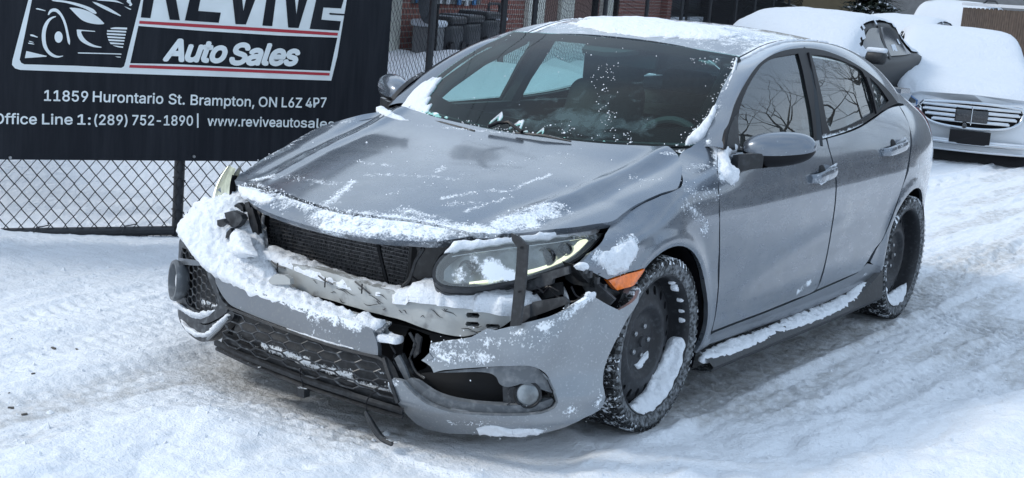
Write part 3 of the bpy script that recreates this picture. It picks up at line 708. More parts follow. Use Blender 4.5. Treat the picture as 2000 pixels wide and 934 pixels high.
# windscreen
ws_out = [(-1, .0), (-.5, 0), (0, 0), (.5, 0), (1, 0), (1, .25), (1, .5), (1, .75), (1, 1), (.5, 1), (0, 1), (-.5, 1), (-1, 1), (-1, .75), (-1, .5), (-1, .25)]
def inset(a, b, c, d): return [(-1+a, b), (-.6, b*.75), (0, b*.7), (.6, b*.75), (1-a, b), (1-a*.9, .5), (1-a*.9, 1-c*1.1), (1-a*1.6, 1-c*.8), (.5, 1-c*.7), (0, 1-c*.7), (-.5, 1-c*.7), (-1+a*1.6, 1-c*.8), (-1+a*.9, 1-c*1.1), (-1+a*.9, .5)]
mat('frit', (.004, .004, .005), rough=.9, spec=.05)
frit = patch('windscreen_border', WS, [(u, v) for u, v in ws_out], 'frit', car, px=False, smooth=False, holes=[inset(.065, .17, .15, 0)], step=.05, rim=0, off=-.003)
def frost_ws(p):
    y, z = p[1], p[2]
    return .17+.44*math.exp(-((z-1.03)/.07)**2-((y-.22)/.36)**2)+.20*math.exp(-((y-.28)/.15)**2-((z-1.17)/.06)**2)+.26*math.exp(-((y-.48)/.1)**2-((z-1.29)/.04)**2)
o = patch('windscreen', WS, ws_out, 'glass_front', car, px=False, smooth=False, step=.045, rim=0, snow=frost_ws, attr='frost')
# loose snow crystals lying on the glass, a thin crust of its own
cr = mat('snow_specks', (.8, .83, .87), rough=.8)
def specks(name, S, uvbox, n, dens, parent, size=(.002, .006), off=.002, tries=9):
    mb = MB(); T = n*tries; U = np.random.uniform(*uvbox[0], T); V_ = np.random.uniform(*uvbox[1], T); P = np.array([S.f(a, b) for a, b in zip(U, V_)])
    keep = np.nonzero(np.random.random(T) < dens(P))[0][:n]
    for i in keep:
        u, v, p = U[i], V_[i], P[i]
        r = random.uniform(*size)*(1.8 if random.random() < .08 else 1)*.8; e = 1e-3
        a = S.f(u+e, v)-p; b = S.f(u, v+e)-p; nrm = np.cross(a, b); nrm /= np.linalg.norm(nrm)
        if nrm @ S.out < 0: nrm = -nrm
        a /= np.linalg.norm(a); b = np.cross(nrm, a); th0 = random.random()*6
        ring = [p+nrm*off*.2+r*(random.uniform(.6, 1.3))*(math.cos(th0+k*math.pi/2.5)*a+math.sin(th0+k*math.pi/2.5)*b) for k in range(5)]
        mb.add(ring+[p+nrm*(r*.8+off)], [(k, (k+1) % 5, 5) for k in range(5)])
    o = mb.build(name, 'snow_specks', parent, smooth=True, ang=80); o['kind'] = 'stuff'; return o
specks('snow_crystals', WS, ((-.98, .999), (.01, .99)), 1500, lambda P: snow_ws.many(P)**2.2*1.8+.0015, car, size=(.0015, .0038), tries=12)
specks('snow_crystals', HOOD, ((-.3, .84), (-.8, .8)), 4200, lambda P: np.maximum(0, snow_at.many(P)-.16)**1.9*1.6+.0015, car, size=(.0015, .0040), tries=9)
specks('snow_crystals', SIDE, ((-.5, .5), (.3, .95)), 1300, lambda P: np.maximum(0, snow_at.many(P)-.1)**1.6*1.5, car, size=(.0015, .0045), tries=9)
# ================================================================== the wrecked hatchback: front end, wheels, trim, cabin
def heap(name, S, outer, thick, parent, px=True, step=.012, smooth=True, w=.03, up=.5, seed=0., lump=.45, mirror=False, m='snow', bot=.012, lf=22., sm2=4, bury=.0):
    """settled snow with a rounded, lumpy edge lying on part of surface S"""
    L = S.px2uv(outer, True, smooth, sm2, 60) if px else (catmull(outer, sm2, True, 60) if smooth else [np.array(q, float) for q in outer])
    # spacing in uv so that the step is metric
    A = np.array(L); c = A.mean(0); e = 1e-3; p0 = S.f(*c); su = e/np.linalg.norm(S.f(c[0]+e, c[1])-p0); sv = e/np.linalg.norm(S.f(c[0], c[1]+e)-p0)
    Ls = dedupe(resample([q/np.array([su, sv]) for q in L], step), 1e-4); sc = np.array([su, sv])
    # ragged outline
    Ls = [q+.35*w*np.array([mnoise.noise(Vector((q[0]*30, q[1]*30, seed))), mnoise.noise(Vector((q[0]*30, q[1]*30, seed+9)))]) for q in Ls]
    uv, fs = trimesh2d(Ls, [], step)
    if not fs: return None
    P = np.array([S.f(*(np.array(q)*sc)) for q in uv]); F = np.array([f[:3] for f in fs]); fn_ = np.cross(P[F[:, 1]]-P[F[:, 0]], P[F[:, 2]]-P[F[:, 0]])
    if np.median(fn_ @ S.out) < 0: fs = [f[::-1] for f in fs]; fn_ = -fn_
    N = np.zeros_like(P); F = np.array([f[:3] for f in fs])
    for k in range(3): np.add.at(N, F[:, k], fn_)
    N /= np.linalg.norm(N, axis=1)[:, None]+1e-12
    B = np.array(Ls); Q = np.array(uv); d = np.concatenate([np.hypot(*(Q[i:i+300, None]-B[None]).transpose(2, 0, 1)).min(1) for i in range(0, len(Q), 300)])
    D = N*(1-up)+np.array([0, 0, 1.])*up; D /= np.linalg.norm(D, axis=1)[:, None]
    h = []
    for p, dd in zip(P, d):
        t = min(1, dd/w); pr = math.sqrt(max(0, 1-(1-t)**2))
        n1 = mnoise.fractal(Vector(p*lf)+Vector((seed, 0, 0)), .8, 2, 4); n2 = mnoise.fractal(Vector(p*75), .8, 2, 3)
        h.append(max(.0, thick*pr*(1+lump*n1)+.0034*n2*min(1, t*3)+.0006))
    h = np.array(h); V = P+D*h[:, None]-N*bury
    cnt = {}
    for f in fs:
        for a, b in zip(f, f[1:]+f[:1]): cnt[(a, b)] = 1
    verts = [tuple(v) for v in V]; faces = list(fs); idx = {}
    for a, b in cnt:
        if (b, a) in cnt: continue
        for q in (a, b):
            if q not in idx: idx[q] = len(verts); verts.append(tuple(V[q]-N[q]*bot))
        faces.append((b, a, idx[a], idx[b]))
    o = mk(name, verts, faces, m, parent)
    if mirror: mk(name, [(v[0], -v[1], v[2]) for v in verts], [f[::-1] for f in faces], m, parent)
    return o
def flat(name, S, outer, m, parent, **k): return patch(name, S, outer, m, parent, **k)

# ---- cowl between hood and glass
def f_cowl(u, v):
    y = u*.70; a = f_hood(-.31-.12*abs(u)**2.2, y)-np.array([0, 0, .02]); b = f_ws(u, .03)
    return a*(1-v)+b*v-np.array([0, 0, .02*math.sin(math.pi*v)])
COWL = Surf(f_cowl, (-1, 1), (0, 1), (0, 0, 1))
patch('cowl', COWL, [(-1, 0), (0, 0), (1, 0), (1, 1), (0, 1), (-1, 1)], 'black_plastic', car, px=False, smooth=False, step=.08, rim=0, snow=lambda p: .35)
def f_cs(u, v):    # cowl + lower glass, for snow to lie on
    return f_cowl(u, v)+np.array([0, 0, .002]) if v < 1 else f_ws(u, .03+(v-1)*.5)+np.array([.002, 0, .002+.006*min(1, (v-1)*3)])
CS = Surf(f_cs, (-1, 1), (0, 1.6), (.4, 0, 1))
heap('settled_snow', CS, [(-1.03, -.1), (-.88, -.1), (-.70, -.1), (-.55, -.05), (-.45, .3), (-.5, .8), (-.62, .95), (-.75, 1.02), (-.85, 1.15), (-.93, 1.38), (-1.0, 1.5), (-1.05, 1.2)], .012, car, px=False, w=.04, lump=.5, up=.7)
heap('settled_snow', CS, [(-.45, .0), (-.2, -.05), (.02, -.05), (.25, -.03), (.28, .4), (.18, .75), (.02, .88), (-.12, .90), (-.24, .86), (-.4, .6)], .007, car, px=False, w=.03, lump=.6, up=.7, seed=3)
heap('settled_snow', CS, [(.25, .0), (.50, -.02), (.60, .2), (.55, .6), (.42, .75), (.28, .65)], .005, car, px=False, w=.03, lump=.9, up=.7, seed=5)
heap('settled_snow', WS, [(1338, 284), (1350, 262), (1372, 242), (1385, 222), (1397, 205), (1403, 212), (1396, 232), (1384, 255), (1374, 270), (1366, 277)], .020, car, w=.02, lump=.6, up=.3, seed=7, step=.009)
heap('settled_snow', WS, [(1403, 205), (1414, 180), (1426, 150), (1434, 122), (1439, 112), (1440, 122), (1432, 150), (1420, 185), (1408, 208)], .008, car, w=.012, lump=.9, up=.3, seed=8, step=.007)
heap('settled_snow', HOOD, [(735, 210), (745, 207), (756, 214), (775, 224), (800, 236), (776, 234), (752, 226), (738, 218)], .004, car, w=.02, lump=.8, up=.8, seed=11)
# wipers
for pts, r in (([(766, 228), (778, 219), (790, 221), (812, 237), (822, 244)], .006), ([(958, 258), (978, 250), (998, 249), (1008, 257), (1024, 268)], .0075)):
    mb = MB(); P_ = [WS.f(*WS.inv(*q)) if q[1] < 245 or q[0] > 900 else CS.f(*CS.inv(*q)) for q in pts]; mb.tube([p+np.array([.02, 0, .022]) for p in P_], r, 7); mb.build('wiper_arm', 'black_trim', car)
for a, b in (((1010, 266), (1118, 283)), ((800, 236), (930, 262))):
    p, q = WS.f(*WS.inv(*a)), WS.f(*WS.inv(*b)); mb = MB(); mb.tube([p+[.012, 0, .014], (p+q)/2+[.014, 0, .02], q+[.012, 0, .014]], [.004, .007, .003], 6); mb.build('wiper_blade', 'black_plastic', car)

# ---- headlamps
def shell_part(name, S, outer, m, parent, **k): return patch(name, S, outer, m, parent, **k)
lens_px = [(1178, 455), (1140, 458), (1080, 463), (1000, 471), (940, 479), (895, 488), (872, 499), (857, 515), (851, 532), (853, 546), (868, 556), (900, 560), (940, 559), (990, 550), (1040, 538), (1090, 522), (1125, 505), (1150, 485)]
hl_ = thing('headlight', '', ''); 
for k in ('label', 'category'): del hl_[k]
hl_.parent = car; hl_['label'] = "driver's side headlight with its daytime strip lit, snow crusted on the lens"
off_in = lambda d: (lambda p, n, q: p-n*d*(1-.0))
patch('lamp_bowl', LENS, [(1165, 460), (1080, 468), (1000, 478), (940, 488), (895, 500), (868, 520), (866, 540), (885, 548), (940, 550), (990, 543), (1040, 531), (1090, 516), (1122, 500), (1145, 482)], 'lamp_bowl', hl_, step=.02, rim=.01, fn=lambda p, n, q: p-n*(.030+.012*math.sin(q[0]*42)))
patch('light_strip', LENS, [(1150, 463), (1138, 466), (1126, 478), (1112, 493), (1096, 504), (1062, 518), (1012, 530), (962, 542), (918, 548), (918, 551), (963, 547), (1013, 536), (1064, 524), (1100, 510), (1118, 500), (1134, 488), (1148, 474), (1155, 466)], 'lamp_glow', hl_, step=.02, rim=.008, off=-.018)
for x, y, r in ((905, 528, .026), (1060, 505, .030), (1098, 490, .022)):
    q_ = LENS.inv(x, y); p_ = LENS.f(*q_)-np.array([.030, .008, 0]); n_ = Vector((.9, .25, .12)).normalized(); R_ = n_.to_track_quat('Y', 'Z').to_matrix()
    mb = MB().lathe([(0, .004), (r*.5, .003), (r*.8, -.002), (r*.85, .006), (r, .008), (r*1.1, .0), (r*1.1, -.03)], 20); mb.v = [tuple(np.array(R_) @ np.array(v)+p_) for v in mb.v]; mb.build('projector', 'gloss_black', hl_)
MB().tube([LENS.f(*LENS.inv(x, y))-np.array([.012, .004, 0]) for x, y in ((880, 503), (930, 495), (1000, 486), (1080, 476), (1150, 464))], .0022, 5).build('chrome_line', 'chrome', hl_)
# frost on the lens
_lc = [LENS.f(*LENS.inv(*q)) for q in ((960, 528), (900, 538), (1000, 540), (930, 508))]
LSN = Field([(_lc[0], _lc[0], .05, .80), (_lc[2], _lc[0], .03, .75), (_lc[1], _lc[1], .045, .50), (_lc[2], _lc[2], .04, .5), (_lc[3], _lc[3], .05, .44), (f_lens(.2, .70), f_lens(.8, .735), .03, .50), (f_lens(.1, .6), f_lens(.9, .7), .12, .22)])
mt_l = MT['lens']; 
def lens_with_snow():
    n = mt_l.node_tree; out = [x for x in n.nodes if x.type == 'OUTPUT_MATERIAL'][0]; src = out.inputs[0].links[0].from_socket
    at_ = n.nodes.new('ShaderNodeAttribute'); at_.attribute_name = 'snow'; tc = n.nodes.new('ShaderNodeTexCoord')
    t = n.nodes.new('ShaderNodeTexNoise'); t.inputs['Scale'].default_value = 70; t.inputs['Detail'].default_value = 6; t.inputs['Roughness'].default_value = .75; n.links.new(tc.outputs['Object'], t.inputs['Vector'])
    ad = n.nodes.new('ShaderNodeMath'); ad.operation = 'ADD'; n.links.new(at_.outputs['Fac'], ad.inputs[0]); n.links.new(t.outputs['Fac'], ad.inputs[1])
    mr = n.nodes.new('ShaderNodeMapRange'); mr.inputs['From Min'].default_value = .86; mr.inputs['From Max'].default_value = 1.06; n.links.new(ad.outputs[0], mr.inputs['Value'])
    d = n.nodes.new('ShaderNodeBsdfDiffuse'); d.inputs[0].default_value = (.78, .82, .86, 1); ms = n.nodes.new('ShaderNodeMixShader')
    n.links.new(mr.outputs[0], ms.inputs[0]); n.links.new(src, ms.inputs[1]); n.links.new(d.outputs[0], ms.inputs[2]); n.links.new(ms.outputs[0], out.inputs[0])
lens_with_snow()
patch('lens', LENS, lens_px, 'lens', hl_, step=.016, rim=0, snow=LSN)
patch('lamp_housing', LENS, [(1182, 454), (1140, 456), (1000, 468), (930, 478), (890, 486), (866, 497), (850, 515), (844, 535), (847, 550), (866, 562), (900, 566), (945, 566), (992, 557), (1045, 545), (1095, 528), (1130, 510), (1155, 487)], 'black_plastic', hl_, step=.02, rim=.10, off=-.055, snow=lambda p: 0)
bez = [(1184, 453), (1140, 455), (1000, 468), (935, 476), (890, 485), (866, 496), (850, 514), (844, 533), (846, 549), (865, 561), (900, 565), (943, 564), (992, 555), (1043, 543), (1093, 526), (1129, 508), (1154, 487)]
patch('lamp_bezel', LENS, bez, 'black_plastic', hl_, holes=[[(x+(3 if x < 900 else 0), y) for x, y in lens_px]], step=.014, rim=.06, off=-.004, snow=lambda p: .1)
heap('settled_snow', LENS, [(1172, 444), (1120, 449), (1060, 456), (1010, 462), (960, 468), (900, 470), (880, 478), (868, 497), (900, 490), (950, 481), (1000, 474), (1060, 468), (1120, 461), (1165, 456)], .012, hl_, w=.02, lump=.6, up=.5, seed=20, step=.01)

# passenger side headlamp (mirror image, half buried)
hr_ = bpy.data.objects.new('headlight', None); COL.objects.link(hr_); hr_.parent = car; hr_['label'] = 'passenger side headlight, clouded and half buried in snow'
def f_lensR(s, z): p = f_lens(s, z); return np.array([p[0]+.050, -p[1]-.080, p[2]+.01])
LENSR = Surf(f_lensR, (0, 1), (.5, .8), (1, -.5, .3))
cO = [at(x, y, x=q) for (x, y), q in zip(((457, 317), (445, 330), (433, 346), (423, 366), (417, 388), (419, 408)), (.42, .43, .44, .45, .46, .47))]
cI = [at(x, y, x=.57) for x, y in ((461, 330), (455, 346), (451, 366), (449, 386), (452, 402), (458, 418))]
cS = [at(x, y, x=.55) for x, y in ((467, 330), (463, 348), (460, 366), (462, 386), (470, 404), (480, 424))]
cO, cI, cS = [catmull(q, 4) for q in (cO, cI, cS)]
mat('lens_clouded', (.50, .53, .42), rough=.22, coat=1., var=.3, vs=30)
loft('lens', cO, cI, 'lens_clouded', hr_, n=6, bulge=.02, bd=(.8, -.5, .1), mirror=False, snow=lambda p: .30+.3*max(0, (.68-p[2])/.1), step=.015)
loft('lamp_bowl', [p-np.array([.035, -.02, 0]) for p in cO], [p-np.array([.03, 0, 0]) for p in cI], 'lamp_bowl', hr_, n=6, bulge=.01, bd=(.8, -.5, .1), mirror=False, step=.02)
MB().tube([p*(1-.16)+q*.16+np.array([.010, -.006, 0]) for p, q in zip(cO, cI)][2:], .0030, 6).build('light_strip', 'lamp_glow', hr_)
loft('lamp_bezel', [p+np.array([.004, 0, 0]) for p in cI][3:], cS[3:], 'black_trim', hr_, n=4, bulge=.012, bd=(1, -.2, .2), mirror=False, step=.02)
# ---- radiator, support frame, dark engine bay
RXp = .53
rad = bpy.data.objects.new('radiator', None); COL.objects.link(rad); rad.parent = car
ry0, ry1, rz0, rz1 = -.535, .15, .40, .70
MB().box((RXp-.02, (ry0+ry1)/2, (rz0+rz1)/2), (.03, ry1-ry0, rz1-rz0)).build('radiator_core', 'radiator_fin', rad)
mb0 = None
nt_ = 22
for i in range(nt_):
    z = rz0+.008+(rz1-rz0-.016)*i/(nt_-1)
    mb = MB().box((0, 0, 0), (.010, ry1-ry0-.02, .0022))
    if mb0 is None: mb0 = mb.build('cooling_tube', 'radiator_tube', rad, smooth=False); ob = mb0
    else: ob = mb0.copy(); COL.objects.link(ob)
    ob.location = (RXp+.001, (ry0+ry1)/2, z)
mb = MB(); random.seed(3)          # crimped fins between the tubes, dented here and there
for i in range(nt_-1):
    z = rz0+.008+(rz1-rz0-.016)*(i+.5)/(nt_-1)
    for k in range(150):
        if random.random() < .35: continue
        y = ry0+.012+(ry1-ry0-.024)*k/149; mb.box((RXp-.002, y, z), (.004, .0014, .009))
o = mb.build('cooling_fins', 'radiator_tube', rad, smooth=False); o['kind'] = 'stuff'
MB().box((RXp, ry0-.012, (rz0+rz1)/2), (.04, .024, rz1-rz0+.02)).build('end_tank', 'black_plastic', rad, smooth=False)
MB().box((RXp, ry1+.012, (rz0+rz1)/2), (.04, .024, rz1-rz0+.02)).build('end_tank', 'black_plastic', rad, smooth=False)
p = [at(x, y, x=.60) for x, y in ((737, 462), (741, 490), (748, 520), (757, 556))]
MB().tube(p, .007, 6).build('strut', 'black_trim', car)
pp = [at(x, y, x=.60) for x, y in ((526, 414), (515, 418), (513, 440), (517, 458), (514, 468), (502, 470))]
MB().tube(catmull(pp, 5), .007, 8).build('coolant_pipe', 'alu', car)
pp = [at(x, y, x=.66) for x, y in ((492, 404), (497, 420), (503, 440), (506, 470), (509, 500), (505, 500), (499, 470), (488, 440), (482, 410))]
def slab(name, pts, th, m, parent, direction=None):
    """flat plate of thickness th from an outline in space"""
    P = [np.array(q, float) for q in pts]; c = sum(P)/len(P); n = np.zeros(3)
    for a, b in zip(P, P[1:]+P[:1]): n += np.cross(a-c, b-c)
    n /= np.linalg.norm(n)
    if n @ (CP-c) < 0: P = P[::-1]; n = -n
    k = len(P); return mk(name, [p for p in P]+[p-n*th for p in P], [tuple(range(k)), tuple(range(k, 2*k))[::-1]]+[(i, i+k, (i+1) % k+k, (i+1) % k) for i in range(k)], m, parent, smooth=False)
slab('support_bracket', pp, .02, 'black_plastic', car)
slab('support_bracket', [at(x, y, x=.62) for x, y in ((478, 396), (486, 394), (492, 430), (488, 470), (478, 482), (466, 478), (474, 450), (481, 430))], .02, 'grey_plastic', car)
slab('lamp_bracket', [at(x, y, x=.70) for x, y in ((438, 416), (452, 412), (470, 420), (474, 428), (466, 440), (458, 446), (444, 438))], .03, 'grey_plastic', car)
slab('lamp_bracket', [at(x, y, x=.63) for x, y in ((466, 396), (474, 404), (476, 420), (470, 424), (458, 415), (452, 405))], .02, 'black_plastic', car)
# black filler boxes behind everything, the floor one added to block light
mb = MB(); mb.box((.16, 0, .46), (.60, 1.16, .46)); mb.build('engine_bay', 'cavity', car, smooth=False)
MB().box((-1.7, 0, .27), (3.5, 1.50, .12)).build('floor_pan_block', 'cavity', car, smooth=False)
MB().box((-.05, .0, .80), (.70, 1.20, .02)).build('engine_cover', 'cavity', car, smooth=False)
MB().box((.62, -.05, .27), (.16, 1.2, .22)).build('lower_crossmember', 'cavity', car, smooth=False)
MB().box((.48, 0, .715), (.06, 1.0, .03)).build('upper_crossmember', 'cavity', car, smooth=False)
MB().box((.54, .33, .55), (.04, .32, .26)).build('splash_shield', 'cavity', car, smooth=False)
slab('air_duct', [at(x, y, x=.64) for x, y in ((808, 470), (862, 466), (880, 480), (858, 500), (846, 520), (842, 548), (858, 566), (800, 560), (812, 520), (815, 490))], .02, 'black_plastic', car)
# pieces in the gap under the driver's headlamp
for pts, dx, m in [([(1040, 540), (1110, 520), (1112, 535), (1080, 545), (1078, 555), (1030, 570), (1028, 556)], .56, 'grey_plastic'),
                   ([(1035, 560), (1095, 552), (1098, 575), (1060, 585), (1036, 590)], .52, 'black_plastic'),
                   ([(1100, 520), (1140, 512), (1170, 535), (1150, 560), (1120, 556), (1104, 545)], .46, 'black_plastic'),
                   ([(1137, 560), (1150, 535), (1172, 560), (1200, 585), (1190, 596), (1150, 580)], .44, 'grey_plastic'),
                   ([(1040, 590), (1100, 580), (1112, 592), (1060, 612), (1030, 622)], .62, 'grey_plastic'),
                   ([(1020, 600), (1035, 594), (1034, 620), (1018, 632)], .70, 'grey_plastic')]:
    slab('broken_bracket', [at(x, y, x=dx) for x, y in pts], .015, m, car)
MB().tube(catmull([at(x, y, x=.5) for x, y in ((1098, 562), (1104, 574), (1108, 590), (1106, 606))], 5), .008, 8).build('coolant_pipe', 'alu', car)
MB().tube(catmull([at(x, y, x=.56) for x, y in ((1040, 575), (1070, 560), (1090, 580), (1120, 590), (1150, 570))], 5), .005, 6).build('wire', 'black_trim', car)
# torn arch liner edge from headlamp corner to marker lamp
mb = MB(); lin = [(1128, 520), (1142, 524), (1158, 536), (1176, 552), (1196, 566), (1214, 572), (1232, 580), (1226, 594), (1208, 590), (1190, 584), (1168, 566), (1150, 550), (1136, 536)]
slab('arch_liner', [SIDE.f(*SIDE.inv(*q))-np.array([.01, .02, 0]) for q in lin], .05, 'black_plastic', car)
for x, y in ((1152, 536), (1166, 548), (1180, 562), (1144, 528)):
    p = SIDE.f(*SIDE.inv(x, y)); MB().box(p+np.array([.0, .0, .0]), (.016, .012, .022)).build('clip', 'grey_plastic', car, smooth=False)
heap('settled_snow', SIDE, [(1124, 520), (1134, 512), (1144, 516), (1150, 524), (1142, 530), (1132, 527)], .016, car, w=.02, lump=.5, up=.3, seed=31, step=.008)
heap('settled_snow', SIDE, [(1168, 500), (1190, 488), (1212, 478), (1236, 466), (1246, 478), (1240, 500), (1226, 520), (1206, 536), (1190, 540), (1182, 525), (1170, 515)], .010, car, w=.025, lump=1.5, up=.1, seed=33, step=.007)
# bent metal strip standing in front of the headlamp
st = [(997, 455), (1010, 460), (1030, 479), (1028, 520), (1025, 560), (1020, 600), (1015, 636), (996, 638), (1000, 600), (1004, 560), (1008, 520), (1010, 484), (1000, 470)]
hole = []
slab('bent_strip', [at(x, y, x=.80+.0*y) for x, y in st], .010, 'black_plastic', car)
for x, y in ((1018, 484), (1014, 570)): MB().tube([at(x, y, x=.803), at(x, y, x=.806)], .004, 8).build('hole_rim', 'cavity', car)
# ---- crash beam
beam_o = [(480, 491), (500, 497), (540, 508), (600, 522), (660, 538), (720, 556), (780, 572), (840, 586), (900, 594), (960, 599), (1004, 601), (1003, 620), (990, 632), (975, 641), (955, 645), (930, 652), (905, 658), (880, 656), (840, 646), (790, 628), (740, 614), (690, 600), (640, 586), (590, 572), (545, 552), (510, 530), (490, 508)]
def slot(x0, y0, x1, y1): 
    r = (y1-y0)/2; return [(x0, y0+r), (x0+r*.6, y0), (x1-r*.6, y0+1), (x1, y0+r+1), (x1-r*.6, y1+1), (x0+r*.6, y1)]
slots = [slot(911, 610, 938, 620), slot(909, 628, 937, 638), slot(949, 632, 977, 641)]
def dent(p, n, q): 
    v = .010*mnoise.noise(Vector(p*6))+.004*mnoise.noise(Vector(p*20)); return p+n*(v+.012*math.sin((q[1]-.45)*40)*.3)
patch('crash_beam', BEAM, beam_o, 'bare_metal', car, holes=slots, step=.012, rim=.05, fn=dent, snow=lambda p: 0, sm2=3)
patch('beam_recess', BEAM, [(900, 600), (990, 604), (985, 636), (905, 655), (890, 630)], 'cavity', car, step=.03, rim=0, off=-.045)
def f_bt(s, t): p = f_beam(s, .5); return np.array([p[0]-.10*t, p[1], .500+.012*math.sin(s*9)+ (.015 if s > .7 else 0)])
BT = Surf(f_bt, (0, 1), (0, 1), (0, 0, 1))
MBb = MB()
patch('beam_top', BT, [(.05, 0), (.5, 0), (.98, 0), (.98, 1), (.5, 1), (.05, 1)], 'bare_metal', car, px=False, smooth=False, step=.05, rim=.01, snow=lambda p: .5)
heap('settled_snow', BT, [(.04, -.06), (.2, -.05), (.4, -.04), (.6, -.05), (.70, -.06), (.70, .9), (.5, 1), (.2, 1), (.04, .9)], .018, car, px=False, w=.035, lump=.5, up=.9, seed=40, step=.012)
heap('settled_snow', BT, [(.66, -.1), (.72, -.20), (.80, -.18), (.90, -.18), (.985, -.12), (1.0, .3), (.98, 1.5), (.85, 1.7), (.72, 1.4), (.66, .7)], .034, car, px=False, w=.06, lump=.30, up=.85, seed=43, step=.012, bot=.03)
# loose things on the beam: zip clips, a torn bracket, plastic flaps
for x, y, a in ((547, 519, .2), (640, 548, .1), (712, 560, -.3)):
    p = BEAM.f(*BEAM.inv(x, y)); MB().tube([p+[.01, -.035, .012], p+[.014, 0, .0], p+[.012, .035, -.008+a*.03]], .0028, 6).build('wire_clip', 'grey_plastic', car)
    MB().tube([p+[.014, 0, .012], p+[.016, .002, -.022]], .0025, 5).build('wire', 'black_trim', car)
slab('torn_bracket', [at(x, y, x=.80) for x, y in ((524, 548), (536, 536), (556, 538), (566, 545), (567, 556), (550, 556), (528, 556))], .02, 'bare_metal', car)
slab('torn_bracket', [at(x, y, x=.74) for x, y in ((468, 516), (478, 512), (488, 520), (487, 528), (474, 522))], .02, 'bare_metal', car)
mb = MB(); fl = [at(x, y, x=.62) for x, y in ((585, 500), (592, 498), (604, 512), (622, 512), (642, 522), (655, 530), (640, 536), (618, 530), (598, 522), (588, 512))]
slab('plastic_flap', fl, .004, 'bare_metal', car)
slab('plastic_flap', [at(x, y, x=.63) for x, y in ((650, 530), (664, 526), (680, 536), (676, 541), (655, 538))], .004, 'bare_metal', car)
pp = [at(x, y, x=.72) for x, y in ((828, 485), (820, 498), (812, 510), (806, 528), (798, 548), (786, 560), (784, 574))]
MB().tube(catmull(pp, 4), .006, 6).build('wiring_loom', 'black_plastic', car)

mb = MB(); random.seed(17)
for k in range(26):
    u0, v0 = random.uniform(.18, .95), random.uniform(.42, .49); L_ = random.uniform(.01, .05); sl_ = random.uniform(-.5, .1)
    if not pips([proj(f_beam(u0, v0))], beam_o)[0]: continue
    P_ = [dent(f_beam(u0+L_*t, v0+L_*sl_*t+.004*math.sin(t*5+k)), np.array([1, 0, 0]), (u0, v0+L_*sl_*t))+np.array([.003, 0, 0]) for t in np.linspace(0, 1, 5)]
    mb.tube(P_, [.0004, .0011, .0013, .0009, .0003], 4)
o = mb.build('scratches', 'cavity', car); o['kind'] = 'stuff'
for L_ in (((822, 486), (830, 470), (838, 462)), ((806, 540), (818, 548), (836, 545), (858, 552)), ((790, 560), (812, 562), (842, 566), (880, 574)), ((1048, 560), (1062, 572), (1074, 560), (1092, 570)), ((1116, 560), (1124, 576), (1136, 584))):
    MB().tube(catmull([at(x, y, x=.66 if x < 900 else .58) for x, y in L_], 4), .0035, 5).build('wire', 'black_trim', car)
# ---- bumper: middle band, grilles, lip, right corner, torn left corner
def f_pass(s, z):
    p, n = plan(s); o = np.interp(z, [.08, .16, .24, .32, .42, .55, .70], [-.03, .02, .035, .01, -.01, -.025, -.09]); k = max(0, min(1, (-.30-s)/.35)); k = k*k*(3-2*k)
    sag = 0; return np.array([p[0]+n[0]*(o+.05*k), p[1]+n[1]*(o+.095*k), z+sag])
PASS = Surf(f_pass, (-1, 1), (.04, .75), (1, 0, 0), 44)
band = [(400, 500), (420, 512), (450, 532), (480, 555), (520, 576), (560, 592), (610, 606), (660, 618), (700, 632), (726, 646), (733, 660), (738, 680), (738, 694), (715, 690), (690, 683), (650, 672), (600, 655), (560, 641), (520, 626), (480, 610), (452, 597), (440, 585), (430, 570), (418, 545)]
PSN = Field([(PASS.f(*PASS.inv(*a)), PASS.f(*PASS.inv(*b)), r, k) for a, b, r, k in [((440, 530), (620, 612), .03, .62), ((640, 610), (700, 632), .04, .72), ((470, 600), (700, 690), .012, .35), ((600, 640), (650, 650), .05, .34)]])
patch('bumper_band', PASS, band, 'paint_dull', car, step=.018, rim=.025, snow=PSN, corner=55)
# shelf the snow lies on (right corner up to the beam)
def f_shelf(s, t):
    p, n = plan(s); zb = np.interp(s, [-1, -.8, -.6, -.45, -.25, .05, .25], [.52, .56, .55, .46, .41, .385, .375]); k = max(0, min(1, (-.30-s)/.35)); k = k*k*(3-2*k)
    o = .06*k-.015-.24*t; return np.array([p[0]+n[0]*o, p[1]+n[1]*o, zb+.13*t*(1 if s < -.4 else max(.25, 1-(s+.4)*3))+.02*math.sin(t*3)])
SHELF = Surf(f_shelf, (-.95, .3), (0, 1), (.5, 0, 1))
patch('bumper_upper', SHELF, [(-.93, .25), (-.6, .25), (-.45, .12), (-.3, 0), (0, 0), (.22, 0), (.22, .3), (0, .3), (-.3, .45), (-.45, .9), (-.7, 1), (-.93, .9)], 'paint_dull', car, px=False, smooth=False, step=.04, rim=.01, snow=lambda p: .4)
heap('settled_snow', SHELF, [(-.95, -.04), (-.8, -.10), (-.62, -.12), (-.5, -.10), (-.38, -.08), (-.25, -.06), (-.1, -.04), (.02, -.04), (.1, -.02), (.12, .2), (.0, .3), (-.15, .33), (-.28, .45), (-.38, .62), (-.46, .85), (-.6, 1.0), (-.8, 1.0), (-.95, .8)], .014, car, px=False, w=.025, lump=.8, up=.55, seed=50, step=.009, bot=.03, lf=42)
heap('settled_snow', SHELF, [(.1, -.02), (.16, -.05), (.20, .05), (.21, .25), (.12, .3)], .018, car, px=False, w=.025, lump=.8, up=.6, seed=54, step=.009)
CORN = Surf(lambda u, v: np.array([.50+.27*u-.10*v, -.90+.40*u, .44+.32*v]), (-.3, 1.2), (-.3, 1.2), (1, -.5, .3))
